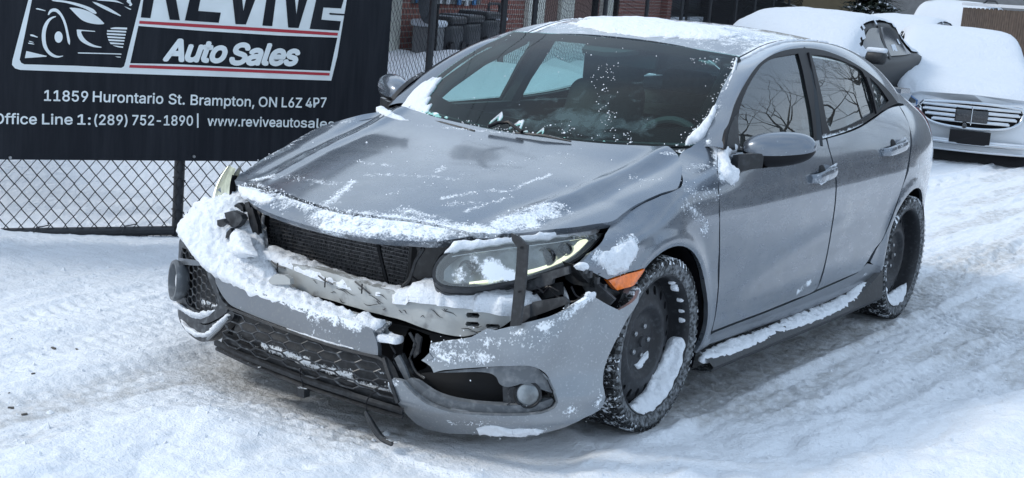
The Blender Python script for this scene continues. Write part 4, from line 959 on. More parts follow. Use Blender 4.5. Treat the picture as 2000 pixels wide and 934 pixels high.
heap('settled_snow', CORN, [(404, 384), (414, 398), (424, 412), (438, 428), (450, 440), (466, 452), (474, 474), (484, 496), (430, 500), (384, 494), (364, 474), (358, 454), (364, 432), (374, 414), (388, 396)], .016, car, w=.03, lump=.7, up=.25, seed=57, step=.009, bot=.04, lf=30)
slab('lamp_bracket', [at(x, y, x=.74) for x, y in ((424, 430), (434, 428), (440, 436), (430, 444), (424, 440))], .02, 'black_plastic', car)
slab('lamp_bracket', [at(x, y, x=.74) for x, y in ((442, 454), (450, 446), (452, 452), (446, 464), (440, 466))], .02, 'black_plastic', car)
heap('settled_snow', HOOD, [(462, 362), (480, 366), (510, 376), (540, 388), (520, 396), (495, 390), (478, 385), (466, 374)], .010, car, w=.03, lump=.9, up=.6, seed=60, step=.009)
mat('fog_gloss', (.020, .022, .026), rough=.42, dirt=((.10, .11, .12), .30, 40.))
def hexmesh(name, S, poly, cw, ch, r, m, parent, ang=0, off=0., seg=1):
    """moulded honeycomb: bars along the edges of stretched hexagons laid over surface S (u, v in S units)"""
    A = np.array(poly); lo, hi = A.min(0), A.max(0); mb = MB(); seen = set()
    nx = int((hi[0]-lo[0])/(cw*.75))+3; ny = int((hi[1]-lo[1])/ch)+3
    for i in range(-1, nx):
        for j in range(-1, ny):
            c = np.array([lo[0]+i*cw*.75, lo[1]+(j+.5*(i % 2))*ch])
            V = [c+np.array([cw/2*math.cos(math.radians(60*k)), ch/math.sqrt(3)*math.sin(math.radians(60*k))]) for k in range(6)]
            for a, b in zip(V, V[1:]+V[:1]):
                key = tuple(sorted([tuple(np.round(a, 4)), tuple(np.round(b, 4))]))
                if key in seen: continue
                seen.add(key)
                ia, ib = pips([a, b], poly)
                if not (ia and ib): continue
                P_ = S.f(*a), S.f(*b); nn = np.array([.0, 0, 0])
                mb.tube([P_[0], P_[1]], r, 5, cap=False)
    o = mb.build(name, m, parent); o['kind'] = 'stuff'; return o
gr = bpy.data.objects.new('lower_grille', None); COL.objects.link(gr); gr.parent = car
grl_px = [(452, 602), (500, 622), (560, 645), (620, 666), (680, 684), (735, 698), (752, 712), (768, 745), (780, 786), (740, 778), (680, 760), (620, 743), (560, 720), (500, 698), (450, 680), (432, 668), (440, 640), (448, 620)]
guv = PASS.px2uv(grl_px, True, True, 3)
ctr = np.mean(guv, 0); big = [ctr+(q-ctr)*1.03 for q in guv]
hexmesh('grille_mesh', PASS, big, .084, .030, .0032, 'fog_gloss', gr)
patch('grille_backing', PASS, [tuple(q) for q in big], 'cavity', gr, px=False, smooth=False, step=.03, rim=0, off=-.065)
def f_gin(s, z): p, n = plan(s); q = f_pass(s, z); return np.array([q[0]-n[0]*.042, q[1]-n[1]*.042, z])
GIN = Surf(f_gin, (-1, 1), (.04, .75), (1, 0, 0), 40)
GSN = Field([(f_gin(a, za), f_gin(b_, zb), r, k) for a, za, b_, zb, r, k in [(-.20, .225, -.02, .22, .024, .95), (-.05, .20, .14, .215, .022, .95), (.12, .18, .27, .19, .022, .9), (-.30, .22, -.22, .21, .02, .6), (.2, .24, .28, .25, .012, .6)]])
patch('snowy_insert', GIN, [tuple(q) for q in guv], 'black_plastic', gr, px=False, smooth=False, step=.02, rim=0, snow=GSN)
def strip(name, S, line_px, wd, th, m, parent, snow=None, px=True, taper=False):
    """moulding of width wd (along v) and thickness th following a line on S"""
    L = S.px2uv(line_px, False, True, 5) if px else catmull(line_px, 5)
    vs, fs = [], []; n = len(L)
    for i, q in enumerate(L):
        e = 1e-3; p = S.f(*q); a = S.f(q[0]+e, q[1])-p; b = S.f(q[0], q[1]+e)-p; nn = np.cross(a, b); nn /= np.linalg.norm(nn); nn = nn if nn @ S.out > 0 else -nn
        d = S.f(*L[min(i+1, n-1)])-S.f(*L[max(i-1, 0)]); d /= np.linalg.norm(d); t = np.cross(nn, d); k = 1 if not taper else max(.15, math.sin(math.pi*(i+.3)/(n-.4)))
        vs += [p-t*wd/2*k, p-t*wd/2*k*.8+nn*th, p+t*wd/2*k*.8+nn*th, p+t*wd/2*k]
    for i in range(n-1):
        for j in range(3): fs.append((i*4+j, i*4+j+1, i*4+j+5, i*4+j+4))
    V = np.array(vs); f0 = fs[1]; c = np.cross(V[f0[1]]-V[f0[0]], V[f0[2]]-V[f0[0]])
    if c @ S.out < 0: fs = [f[::-1] for f in fs]
    fs += [(0, 1, 2, 3), tuple(range(4*n-4, 4*n))]
    o = mk(name, vs, fs, m, parent, attrs={'snow': snv(snow, vs)} if snow else None); sharp(o, 35); return o
c0 = lambda p: .0
strip('grille_frame', PASS, [(444, 600), (480, 614), (520, 630), (560, 645), (600, 659), (650, 676), (690, 687), (740, 699), (752, 706)], .010, .012, 'black_plastic', gr, snow=lambda p: -.5)
strip('grille_frame', PASS, [(752, 700), (758, 720), (768, 748), (780, 784)], .014, .016, 'black_plastic', gr, snow=c0)
patch('lower_valance', PASS, [(432, 655), (500, 690), (560, 712), (620, 735), (680, 753), (740, 770), (784, 782), (790, 803), (740, 790), (680, 771), (620, 752), (560, 730), (500, 708), (428, 676)], 'black_plastic', car, step=.02, rim=.02, off=-.008, snow=lambda p: -.35)
strip('front_lip', PASS, [(424, 668), (450, 683), (500, 703), (560, 726), (620, 748), (680, 767), (740, 786), (788, 801)], .020, .014, 'black_plastic', car, snow=lambda p: -.45)
strip('front_lip', PASS, [(430, 678), (500, 711), (560, 734), (620, 756), (680, 775), (740, 794), (790, 808)], .012, .022, 'black_plastic', car, snow=lambda p: -.1)
heap('settled_snow', PASS, [(560, 641), (600, 654), (650, 669), (690, 680), (690, 684), (650, 674), (600, 660), (560, 646)], .006, car, w=.01, lump=1., up=.3, seed=80, step=.007)
# passenger side fog grille
fg = bpy.data.objects.new('fog_grille', None); COL.objects.link(fg); fg.parent = car
FOGS = Surf(lambda u, v: np.array([.83-.15*u-.30*max(0, u-.86)**1.3+.018*math.sin(3.1*u), -.43-.44*u, v]), (-.1, 1.25), (.1, .7), (1, -.3, 0))
fo = [(353, 464), (362, 466), (380, 488), (402, 505), (410, 519), (421, 552), (432, 584), (447, 600), (440, 612), (420, 625), (402, 632), (386, 629), (353, 603), (335, 586), (330, 568), (333, 530), (342, 491)]
fi = [(356, 484), (370, 490), (396, 507), (403, 530), (410, 552), (424, 584), (425, 597), (402, 611), (381, 605), (364, 590), (362, 557), (360, 530), (353, 513)]
patch('fog_surround', FOGS, fo, 'fog_gloss', fg, holes=[fi], step=.014, rim=.03)
fuv = FOGS.px2uv(fi, True, True, 3); fc = np.mean(fuv, 0)
hexmesh('grille_mesh', FOGS, [fc+(q-fc)*1.05 for q in fuv], .105, .030, .0026, 'fog_gloss', fg)
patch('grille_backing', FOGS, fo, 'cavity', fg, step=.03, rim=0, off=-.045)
FSN = Field([(FOGS.f(*FOGS.inv(*a))-np.array([.02, 0, 0]), FOGS.f(*FOGS.inv(*b))-np.array([.02, 0, 0]), r, k) for a, b, r, k in (((366, 500), (400, 525), .02, .5), ((385, 590), (415, 600), .018, .9), ((370, 560), (380, 580), .015, .5))])
patch('snowy_insert', FOGS, fi, 'black_plastic', fg, step=.02, rim=0, off=-.02, snow=FSN)
nn = np.array([.86, -.46, .03]); nn /= np.linalg.norm(nn); p = FOGS.f(*FOGS.inv(358, 548))+nn*.020; Rm = Vector(nn).to_track_quat('Y', 'Z').to_matrix()
def place(mb, p, R): mb.v = [tuple(np.array(R) @ np.array(v)+np.array(p)) for v in mb.v]; return mb
rg = MB().lathe([(.048, -.03), (.058, -.01), (.064, .010), (.060, .022), (.052, .022), (.046, .004), (.044, -.03)], 28); rg.v = [(a, b, c*1.25) for a, b, c in rg.v]
place(rg, p, Rm).build('fog_ring', 'mount_grey', fg)
rg = MB().lathe([(0, .008), (.03, .006), (.046, .0)], 24); rg.v = [(a, b, c*1.25) for a, b, c in rg.v]; place(rg, p-nn*.004, Rm).build('settled_snow', 'snow', fg)
patch('fog_bezel', FOGS, [(341, 600), (352, 604), (386, 631), (402, 635), (432, 619), (448, 601), (454, 611), (451, 624), (431, 645), (411, 664), (391, 668), (370, 656), (351, 634)], 'fog_gloss', fg, step=.012, rim=.04, off=-.006)
heap('settled_snow', FOGS, [(334, 578), (344, 588), (354, 596), (386, 613), (407, 607), (420, 606), (404, 620), (382, 623), (358, 610), (340, 596)], .022, fg, w=.016, lump=.6, up=.5, seed=84, step=.006)
heap('settled_snow', FOGS, [(352, 624), (370, 640), (387, 650), (402, 650), (422, 634), (443, 613), (448, 617), (426, 642), (407, 657), (386, 659), (366, 648)], .010, fg, w=.010, lump=.9, up=.4, seed=86, step=.006)
MB().tube([FOGS.f(*FOGS.inv(x, y))+np.array([.006, 0, 0]) for x, y in ((408, 662), (430, 642), (449, 620))], .006, 6).build('bezel_edge', 'paint_torn', fg)
# torn driver's side corner
tc_ = [(1153, 577), (1161, 580), (1185, 594), (1208, 606), (1226, 596), (1243, 582), (1250, 566), (1246, 590), (1227, 618), (1213, 644), (1194, 683), (1181, 717), (1178, 751), (1183, 777), (1172, 800), (1140, 816), (1105, 834), (1070, 844), (1023, 853), (951, 850), (900, 848), (831, 838), (797, 814), (773, 779), (759, 759), (758, 748), (766, 741), (787, 745), (804, 762), (825, 779), (848, 793), (883, 805), (934, 811), (1003, 813), (1054, 809), (1078, 800), (1088, 788), (1083, 765), (1074, 745), (1064, 728), (1044, 717), (1020, 714), (934, 718), (866, 723), (847, 728), (841, 716), (823, 704), (838, 692), (841, 671), (872, 666), (920, 659), (951, 642), (968, 645), (1023, 631), (1071, 619), (1105, 605), (1140, 585)]
TSN = Field([(TORN.f(*TORN.inv(*a)), TORN.f(*TORN.inv(*b)), r, k) for a, b, r, k in [((850, 680), (1060, 650), .06, .42), ((1060, 640), (1140, 590), .025, .66), ((850, 700), (960, 700), .03, .5), ((940, 845), (1060, 840), .025, .62), ((880, 825), (960, 830), .03, .4), ((1165, 790), (1175, 775), .025, .6), ((1105, 805), (1120, 800), .03, .42), ((760, 750), (775, 750), .02, .6), ((1150, 580), (1160, 584), .015, .8)]])
tn = patch('torn_bumper_corner', TORN, tc_, 'paint_torn', car, step=.016, rim=.014, snow=TSN, sm2=2, corner=40, fn=lambda p, n, q: p+n*.004*mnoise.noise(Vector(p*7)))
tn['label'] = 'torn grey bumper corner hanging loose in front of the wheel'
specks('snow_crystals', TORN, ((.25, .9), (.06, .6)), 500, lambda P: np.minimum(.5, TSN.many(P)**2)+.004, car, size=(.0015, .004), tries=8)
heap('settled_snow', TORN, [(1146, 578), (1152, 572), (1160, 574), (1164, 582), (1156, 584)], .012, car, w=.012, lump=.5, up=.6, seed=90, step=.006)
heap('settled_snow', TORN, [(930, 838), (960, 832), (1000, 838), (1040, 836), (1064, 840), (1040, 850), (980, 850), (940, 848)], .008, car, w=.012, lump=1.2, up=.2, seed=91, step=.008)
fgl = bpy.data.objects.new('fog_lamp_mount', None); COL.objects.link(fgl); fgl.parent = car
gp = [(850, 728), (880, 724), (934, 720), (1020, 716), (1043, 719), (1062, 730), (1072, 746), (1080, 768), (1066, 764), (1045, 757), (1020, 752), (1004, 756), (990, 758), (975, 752), (968, 738), (955, 730), (930, 727), (880, 728)]
patch('mount_panel', TORN, gp, 'mount_grey', fgl, step=.016, rim=.02, off=-.012, sm2=3)
fl_ = [(787, 748), (806, 765), (828, 783), (852, 796), (885, 806), (934, 811), (1003, 812), (1052, 808), (1076, 799), (1084, 788), (1080, 780), (1060, 790), (1010, 797), (960, 795), (910, 790), (870, 782), (840, 770), (815, 752), (800, 738)]
patch('mount_flange', TORN, fl_, 'mount_grey', fgl, step=.016, rim=.02, off=-.014, sm2=2)
strip('mount_edge', TORN, [(790, 746), (812, 768), (838, 787), (885, 802), (934, 807), (1003, 809), (1054, 805), (1080, 795), (1087, 784), (1080, 762), (1070, 742), (1058, 728)], .006, .008, 'mount_grey', fgl) if 'strip' in globals() else None
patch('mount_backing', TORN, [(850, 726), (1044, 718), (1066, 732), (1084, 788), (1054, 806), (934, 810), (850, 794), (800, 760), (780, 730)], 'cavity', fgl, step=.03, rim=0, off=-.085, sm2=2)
def orient(S, px, py):
    q = S.inv(px, py); p = S.f(*q); e = 1e-3; a = S.f(q[0]+e, q[1])-p; b = S.f(q[0], q[1]+e)-p; n = np.cross(a, b); n /= np.linalg.norm(n); n = n if n @ S.out > 0 else -n; return p, n
p, n = orient(TORN, 1030, 774); n = n*.5+np.array([.8, .35, 0]); n /= np.linalg.norm(n); Rm = Vector(n).to_track_quat('Y', 'Z').to_matrix()
place(MB().lathe([(.036, -.03), (.044, -.02), (.046, .0), (.040, .006), (.036, .0), (.034, -.008)], 28), p-n*.02, Rm).build('fog_lamp', 'black_plastic', fgl)
place(MB().lathe([(0, .004), (.02, .002), (.036, -.004)], 24), p-n*.018, Rm).build('fog_lens', 'lamp_bowl', fgl)
slab('lamp_bracket', [TORN.f(*TORN.inv(x, y))-np.array([.03, .01, 0]) for x, y in ((976, 752), (988, 756), (1002, 762), (1004, 790), (992, 798), (978, 796))], .012, 'grey_plastic', fgl)
MB().tube(catmull([TORN.f(*TORN.inv(x, y))-np.array([.02, .0, 0]) for x, y in ((992, 760), (986, 772), (992, 786), (984, 794))], 4), .003, 5).build('wire', 'grey_plastic', fgl)
MB().tube(catmull([TORN.f(*TORN.inv(x, y))-np.array([.04, .0, 0]) for x, y in ((910, 730), (930, 732), (952, 730), (968, 742), (975, 752))], 4), .005, 6).build('wire', 'black_trim', fgl)
slab('grille_remnant', [at(x, y, x=.78) for x, y in ((780, 700), (786, 690), (800, 720), (812, 745), (832, 770), (842, 778), (830, 778), (806, 755), (790, 728))], .012, 'grey_plastic', car)
slab('lower_duct', [at(x, y, x=.70) for x, y in ((800, 640), (838, 655), (850, 690), (830, 720), (800, 730), (785, 700), (790, 660))], .02, 'black_plastic', car)
MB().tube(catmull([at(x, y, x=.80) for x, y in ((742, 700), (752, 716), (758, 732), (764, 742))], 4), .010, 7).build('broken_rod', 'grey_plastic', car)
heap('settled_snow', Surf(lambda u, v: np.array([.76+.08*u, .24+.10*v, .36]), (0, 1), (0, 1), (0, 0, 1)), [(0, 0), (.5, -.1), (1, .1), (1, .5), (.6, .9), (.1, .8)], .012, car, px=False, w=.03, lump=.5, up=.8, seed=95)
# shards and clips left in the torn gap
for k, (pts, x_, m_) in enumerate([([(742, 640), (752, 636), (760, 660), (754, 668)], .80, 'paint_torn'), ([(770, 700), (778, 694), (790, 716), (800, 742), (792, 744), (780, 722)], .83, 'mount_grey'), ([(812, 652), (822, 660), (818, 690), (808, 700), (806, 676)], .78, 'grey_plastic'),
        ([(838, 690), (828, 700), (833, 706), (846, 700)], .85, 'paint_torn'), ([(866, 730), (890, 733), (884, 742), (868, 738)], .72, 'grey_plastic'), ([(905, 727), (925, 730), (922, 744), (908, 740)], .70, 'mount_grey'), ([(1030, 725), (1046, 727), (1048, 742), (1034, 742)], .70, 'cavity')]):
    slab('broken_clip', [at(x, y, x=x_) for x, y in pts], .010, m_, car)
for L_, r_ in ((((760, 668), (772, 690), (768, 706), (780, 724)), .004), (((800, 650), (812, 672), (800, 700), (812, 726), (830, 740)), .005), (((880, 745), (910, 752), (940, 746), (965, 754)), .004)):
    MB().tube(catmull([at(x, y, x=.80 if x < 850 else .66) for x, y in L_], 4), r_, 6).build('wire', 'black_plastic', car)
# dangling sensor and wire
MB().tube(catmull([at(x, y, x=.90) for x, y in ((588, 718), (586, 732), (590, 745), (592, 757))], 4), .0025, 5).build('wire', 'black_trim', car)
o = MB().box(at(592, 766, x=.90), (.03, .035, .03)).build('parking_sensor', 'black_plastic', car, smooth=False)
MB().tube(catmull([at(x, y, x=.90) for x, y in ((742, 762), (724, 772), (716, 785), (716, 800))], 4), .0025, 5).build('wire', 'black_trim', car)
mb = MB(); P_ = catmull([at(x, y, x=.92+.0*k) for k, (x, y) in enumerate(((714, 804), (722, 820), (732, 838), (746, 856), (766, 868)))], 4); mb.tube(P_, [.006+.006*math.sin(i/len(P_)*3) for i in range(len(P_))], 6); mb.build('hanging_trim', 'black_plastic', car)

# ---- mirrors
MA = np.array([-.56, .825, .09]); MA /= np.linalg.norm(MA); MBv = np.array([.83, .55, 0]); MBv /= np.linalg.norm(MBv); MC = np.cross(MA, MBv); MC = MC if MC[2] > 0 else -MC
MCEN = np.array([-.700, .962, 1.010])
def f_mir(t, ph, k=1.):
    w = max(0, 1-abs(t)**3.2)**.42; w *= (1-.12*t) if t > 0 else (1-.10*t*t); c, s = math.cos(ph), math.sin(ph)
    d = .070*max(c, -.35); zz = (.062 if s > 0 else .076)*np.sign(s)*abs(s)**.85
    return MCEN+MA*t*.142+MBv*d*w*k+MC*zz*w*k*(1+.10*t if s > 0 else 1-.12*t)
def mir_part(name, a0, a1, m, parent, sgn, k=1.):
    n1, n2 = 26, 18; vs = []; fs = []
    for i in range(n1+1):
        t = -1+2*i/n1; t = math.sin(t*math.pi/2)
        for j in range(n2+1): p = f_mir(t, a0+(a1-a0)*j/n2, k); vs.append((p[0], p[1]*sgn+(.035 if sgn < 0 else 0), p[2]+(.015 if sgn < 0 else 0)))
    for i in range(n1):
        for j in range(n2): a = i*(n2+1)+j; fs.append((a, a+1, a+n2+2, a+n2+1) if sgn < 0 else (a, a+n2+1, a+n2+2, a+1))
    return mk(name, vs, fs, m, parent, attrs={'snow': [.12]*len(vs)})
mat('mirror_black', (.006, .006, .008), rough=.5, spec=.2)
for sgn in (1, -1):
    mr = bpy.data.objects.new('door_mirror', None); COL.objects.link(mr); mr.parent = car
    mir_part('mirror_cap', math.radians(-14), math.radians(194), 'paint', mr, sgn)
    mir_part('mirror_base', math.radians(-166), math.radians(-14), 'mirror_black', mr, sgn, .975)
    mb = MB(); pts = [(-.63, .83, .93), (-.62, .86, .945), (-.64, .90, .955), (-.67, .94, .960)]
    V_ = []; 
    for i, p in enumerate(pts):
        h = [.040, .034, .03, .028][i]; d = .06
        V_ += [(p[0]+d, p[1]*sgn, p[2]-h), (p[0]+d, p[1]*sgn, p[2]+h), (p[0]-d, p[1]*sgn, p[2]+h), (p[0]-d, p[1]*sgn, p[2]-h)]
    mb.add(V_, [(i*4+j, i*4+(j+1) % 4, i*4+4+(j+1) % 4, i*4+4+j) for i in range(3) for j in range(4)]); mb.build('mirror_stalk', 'black_plastic', mr)
# snow packed round the mirror foot
heap('settled_snow', SIDE, [(1404, 262), (1418, 276), (1436, 292), (1437, 300), (1420, 306), (1424, 322), (1436, 345), (1438, 355), (1428, 362), (1416, 350), (1405, 332), (1408, 318), (1400, 300), (1398, 280)], .026, car, w=.022, lump=.8, up=.1, seed=100, step=.008)
heap('settled_snow', SIDE, [(1384, 262), (1398, 268), (1410, 282), (1410, 300), (1398, 300), (1388, 284)], .012, car, w=.02, lump=.8, up=.2, seed=101, step=.008)
patch('mirror_sail', GLASS, [(1417, 288), (1421, 262), (1428, 240), (1439, 222), (1441, 262), (1442, 290)], 'black_plastic', car, step=.03, mirror=True, rim=.02, off=.004, snow=lambda p: .25)
# ---- door handles
for cx, cy, ang in ((1606, 341, -21), (1746, 289, -22)):
    u = SIDE.inv(cx, cy); e1 = SIDE.inv(cx-24, cy+9); e2 = SIDE.inv(cx+22, cy-9)
    for s in (1, -1):
        hd = bpy.data.objects.new('door_handle', None); COL.objects.link(hd); hd.parent = car
        L = [e1+(e2-e1)*k/10 for k in range(11)]; mb = MB()
        vs = []; 
        for i, q in enumerate(L):
            p = SIDE.f(*q); t = (i/5-1); o_ = .012+.026*math.sqrt(max(0, 1-t**4)); h = .017+.005*math.cos(t*1.5)
            for (dy, dz) in ((o_-.018, -h), (o_-.004, -h), (o_, -h*.4), (o_, h*.4), (o_-.004, h), (o_-.018, h)): vs.append((p[0], (p[1]+dy)*s, p[2]+dz))
        fs = [(i*6+j, i*6+(j+1) % 6, i*6+6+(j+1) % 6, i*6+6+j) for i in range(10) for j in range(6)]+[tuple(range(6)), tuple(range(60, 66))]
        if s < 0: fs = [f[::-1] for f in fs]
        mb.add(vs, fs); mb.build('grip', 'paint', hd, attrs={'snow': [.30]*len(vs)})
        cup = SIDE.f(*u)+np.array([.0, -.002, .022]); mb = MB()
        vs = [(cup[0]+.036*math.cos(a)*r, (cup[1]-.0+.003)*s, cup[2]-.016+.036*math.sin(a)*r) for r in (1, .8, .01) for a in np.linspace(0, 2*math.pi, 17)[:-1]]
        vs = [(v[0], s*(SIDE.f(v[0], v[2])[1]+(.0025 if i < 16 else (.004 if i < 32 else .005))), v[2]) for i, v in enumerate(vs)]
        fs = [(r*16+j, r*16+(j+1) % 16, r*16+16+(j+1) % 16, r*16+16+j) for r in range(2) for j in range(16)]
        if s > 0: fs = [f[::-1] for f in fs]
        mb.add(vs, fs); mb.build('handle_cup_shade', 'recess_shade', hd)  # dark disc lying on the door skin, shade of the recess painted in
heap('settled_snow', SIDE, [(1594, 355), (1604, 362), (1614, 356), (1612, 350), (1600, 350)], .008, car, w=.008, seed=105, step=.006)
heap('settled_snow', SIDE, [(1612, 333), (1620, 328), (1629, 326), (1629, 330), (1618, 335)], .030, car, w=.008, seed=106, step=.005)
heap('settled_snow', SIDE, [(1750, 281), (1758, 276), (1765, 274), (1766, 278), (1755, 283)], .028, car, w=.008, seed=107, step=.006)
# snow on the sill step
def f_step(x, t):
    up = max(0, (x+1.75)/-.6) if x < -1.75 else 0; tt = min(1, up); z = .195+.11*tt*tt; y = Yside(x, max(.24, z))-.015
    return np.array([x, y+.062*t, z+.012-.022*t])
STEP = Surf(f_step, (-2.35, -.4), (0, 1), (0, .6, .8))
heap('settled_snow', STEP, [(-.42, .1), (-.6, -.1), (-.85, 0), (-1.05, .1), (-1.05, .9), (-.8, 1.05), (-.6, 1.05), (-.42, .8)], .016, car, px=False, w=.022, lump=.6, up=.4, seed=110, step=.010)
heap('settled_snow', STEP, [(-1.02, .1), (-1.3, -.1), (-1.7, -.1), (-2.05, .0), (-2.2, .3), (-2.1, .8), (-1.8, 1.0), (-1.4, 1.05), (-1.1, .9)], .015, car, px=False, w=.022, lump=.7, up=.4, seed=112, step=.010)
# roof snow
heap('settled_snow', ROOF, [(-1.24, -.30), (-1.18, -.12), (-1.17, .05), (-1.22, .22), (-1.30, .36), (-1.45, .40), (-1.52, .30), (-1.62, .22), (-1.60, .0), (-1.72, -.10), (-1.70, -.26), (-1.50, -.36), (-1.35, -.42)], .010, car, px=False, w=.14, lump=1.0, up=.9, seed=120, step=.022, lf=6)
heap('settled_snow', ROOF, [(-1.6, -.55), (-1.8, -.42), (-2.1, -.38), (-2.4, -.3), (-2.7, -.1), (-2.85, .1), (-2.93, 0), (-2.9, -.4), (-2.5, -.55), (-2.0, -.57)], .009, car, px=False, w=.08, lump=.8, up=.9, seed=122, step=.03, lf=6)
heap('settled_snow', ROOF, [(-2.72, -.07), (-2.85, -.08), (-2.93, -.03), (-2.93, .04), (-2.84, .07), (-2.72, .05)], .045, car, px=False, w=.07, lump=.2, up=.9, seed=124, step=.014, lf=8)
heap('settled_snow', ROOF, [(-2.95, -.50), (-2.95, 0), (-2.95, .50), (-3.15, .50), (-3.36, .48), (-3.40, 0), (-3.36, -.48), (-3.15, -.50)], .02, car, px=False, w=.05, lump=.3, up=.9, seed=125, step=.04, lf=6)  # snow sheet added over the unseen rear window to block light
for s in (1, -1):
    heap('settled_snow', ROOF, [(-1.12, .555*s), (-1.35, .553*s), (-1.7, .552*s), (-2.2, .55*s), (-2.6, .545*s), (-2.6, .562*s), (-2.2, .567*s), (-1.7, .571*s), (-1.35, .572*s), (-1.13, .568*s)], .006, car, px=False, w=.008, lump=.8, up=.9, seed=126+s, step=.010)
    vs = [ROOF.f(-1.15-i*.1, .545*s) for i in range(18)]; MB().tube([v+np.array([0, 0, -.001]) for v in vs], .004, 5).build('roof_moulding', 'black_trim', car)

# ---- wheels
def disc_mesh():
    """pressed steel disc with twenty vent holes, in x-z about the origin"""
    prof = [(.0, .036), (.020, .036), (.026, .030), (.060, .028), (.098, .026), (.112, .030), (.122, .047), (.134, .053), (.148, .051), (.214, .032), (.236, .012)]
    R_, Y_ = [q[0] for q in prof], [q[1] for q in prof]
    outer = [(.236*math.cos(a), .236*math.sin(a)) for a in np.linspace(0, 2*math.pi, 97)[:-1]]
    holes = []
    for k in range(20):
        a = 2*math.pi*k/20; c, s = math.cos(a), math.sin(a)
        holes.append([((.191+.0175*math.cos(b))*c-.0125*math.sin(b)*s, (.191+.0175*math.cos(b))*s+.0125*math.sin(b)*c) for b in np.linspace(0, 2*math.pi, 13)[:-1]])
    uv, fs = trimesh2d([np.array(q) for q in outer], [[np.array(q) for q in h] for h in holes], .010)
    V = [(u, float(np.interp(math.hypot(u, v), R_, Y_)), v) for u, v in uv]
    out = []
    for f in fs:
        a, b, c = [np.array(V[i]) for i in f[:3]]; out.append(f if np.cross(b-a, c-a)[1] > 0 else f[::-1])
    k = len(V); cnt = {}
    for f in out:
        for a, b in zip(f, f[1:]+f[:1]): cnt[(a, b)] = 1
    vv = list(V); idx = {}
    ff = list(out)
    for a, b in cnt:
        if (b, a) in cnt: continue
        for q in (a, b):
            if q not in idx: idx[q] = len(vv); vv.append((V[q][0], V[q][1]-.008, V[q][2]))
        ff.append((b, a, idx[a], idx[b]))
    return vv, ff
DV, DF = disc_mesh()
WM = {}
def wheel(x, s, yc, rot=0., snowy=True):
    wv = bpy.data.objects.new('wheel', None); COL.objects.link(wv); wv.parent = car; wv.location = (x, s*yc, .322); wv.rotation_euler = (0, 0, 0 if s > 0 else math.pi)
    if 'tyre' not in WM:
        pr = [(.250, .088), (.258, .098), (.266, .102), (.270, .1015), (.282, .1065), (.296, .1075), (.307, .104), (.3125, .095), (.3135, .06), (.3135, 0), (.3135, -.06), (.3125, -.095), (.307, -.104), (.28, -.1075), (.252, -.098), (.244, -.088)]
        WM['tyre'] = MB().lathe(pr, 96).build('tyre', 'rubber', wv, ang=50)
        mb = MB(); random.seed(5)
        NP = 66
        for k in range(NP):
            for row, (y0, y1, sk) in enumerate(((.070, .101, .35), (.040, .066, -.5), (.012, .036, .5), (-.018, .008, -.5), (-.048, -.022, .5), (-.076, -.052, -.4), (-.102, -.080, .35))):
                a0 = 2*math.pi*(k+(.5 if row % 2 else 0))/NP; wv_ = 2*math.pi/NP*.36
                V_ = []
                for (yy, r_) in ((y0, .3225 if abs(y0) < .09 else .318), (y1, .3225 if abs(y1) < .09 else .318)):
                    for da in (-wv_, wv_):
                        sh = sk*(yy-(y0+y1)/2)/.031*.03*2; a = a0+da+sh
                        for R in (.3125, r_): V_.append((R*math.cos(a), yy, R*math.sin(a)))
                mb.add(V_, [(1, 3, 7, 5), (0, 1, 5, 4), (2, 6, 7, 3), (0, 2, 3, 1), (4, 5, 7, 6)])
            a0 = 2*math.pi*k/NP; V_ = []   # shoulder lugs running down the sidewall
            for yy, R in ((.1005, .319), (.1075, .3055), (.1100, .296)):
                for da in (-.021, .021):
                    V_.append((R*math.cos(a0+da), yy+.002, R*math.sin(a0+da)))
            mb.add(V_, [(0, 1, 3, 2), (2, 3, 5, 4)])
        t = mb.build('tread_blocks', 'rubber_tread', wv, ang=30); t['kind'] = 'stuff'; WM['tread'] = t
        WM['rim'] = MB().lathe([(.250, .088), (.2565, .0945), (.2580, .0985), (.2545, .1005), (.250, .097), (.2455, .086), (.2425, .074), (.241, .050), (.239, .025), (.235, .014), (.225, .006), (.220, -.05), (.245, -.09)], 72).build('rim', 'steel_black', wv, ang=40)
        WM['disc'] = sharp(mk('wheel_disc', DV, DF, 'steel_black', wv), 45)
        WM['drum'] = MB().lathe([(0, .0), (.15, .0), (.155, -.03), (.155, -.06)], 32, c=(0, -.005, 0)).build('brake_disc', 'cavity', wv)
        MB_ = MB().lathe([(.0, .044), (.008, .044), (.0095, .042), (.0095, .026)], 24); WM['cap'] = MB_.build('hub_cap', 'steel_black', wv)
        WM['cap'].scale = (2, 1, 2)
        nuts = []
        for k in range(5):
            a = math.radians(90+72*k+20); mb = MB().lathe([(0, .038), (.008, .038), (.0105, .035), (.0105, .024)], 6)
            if k == 0: n0 = mb.build('lug_nut', 'steel_nut', wv, ang=20); ob = n0
            else: ob = n0.copy(); COL.objects.link(ob)
            ob.location = (.057*math.cos(a), 0, .057*math.sin(a)); nuts.append(ob)
        WM['parts'] = [WM[k] for k in ('tyre', 'tread', 'rim', 'disc', 'drum', 'cap')]+nuts
    else:
        for o in WM['parts']:
            c = o.copy(); COL.objects.link(c); c.parent = wv
    return wv
wfl = wheel(0, 1, .775); wrl = wheel(-2.70, 1, .785); wheel(0, -1, .775); wheel(-2.70, -1, .785)
def f_crs(a, t):       # inside of the rim, from the flange to the disc
    R = np.interp(t, [0, .35, .75, 1.0, 1.6], [.2475, .238, .232, .222, .185]); y = np.interp(t, [0, .35, .75, 1.0, 1.6], [.099, .078, .045, .030, .042]); return np.array([R*math.cos(a), y, R*math.sin(a)])
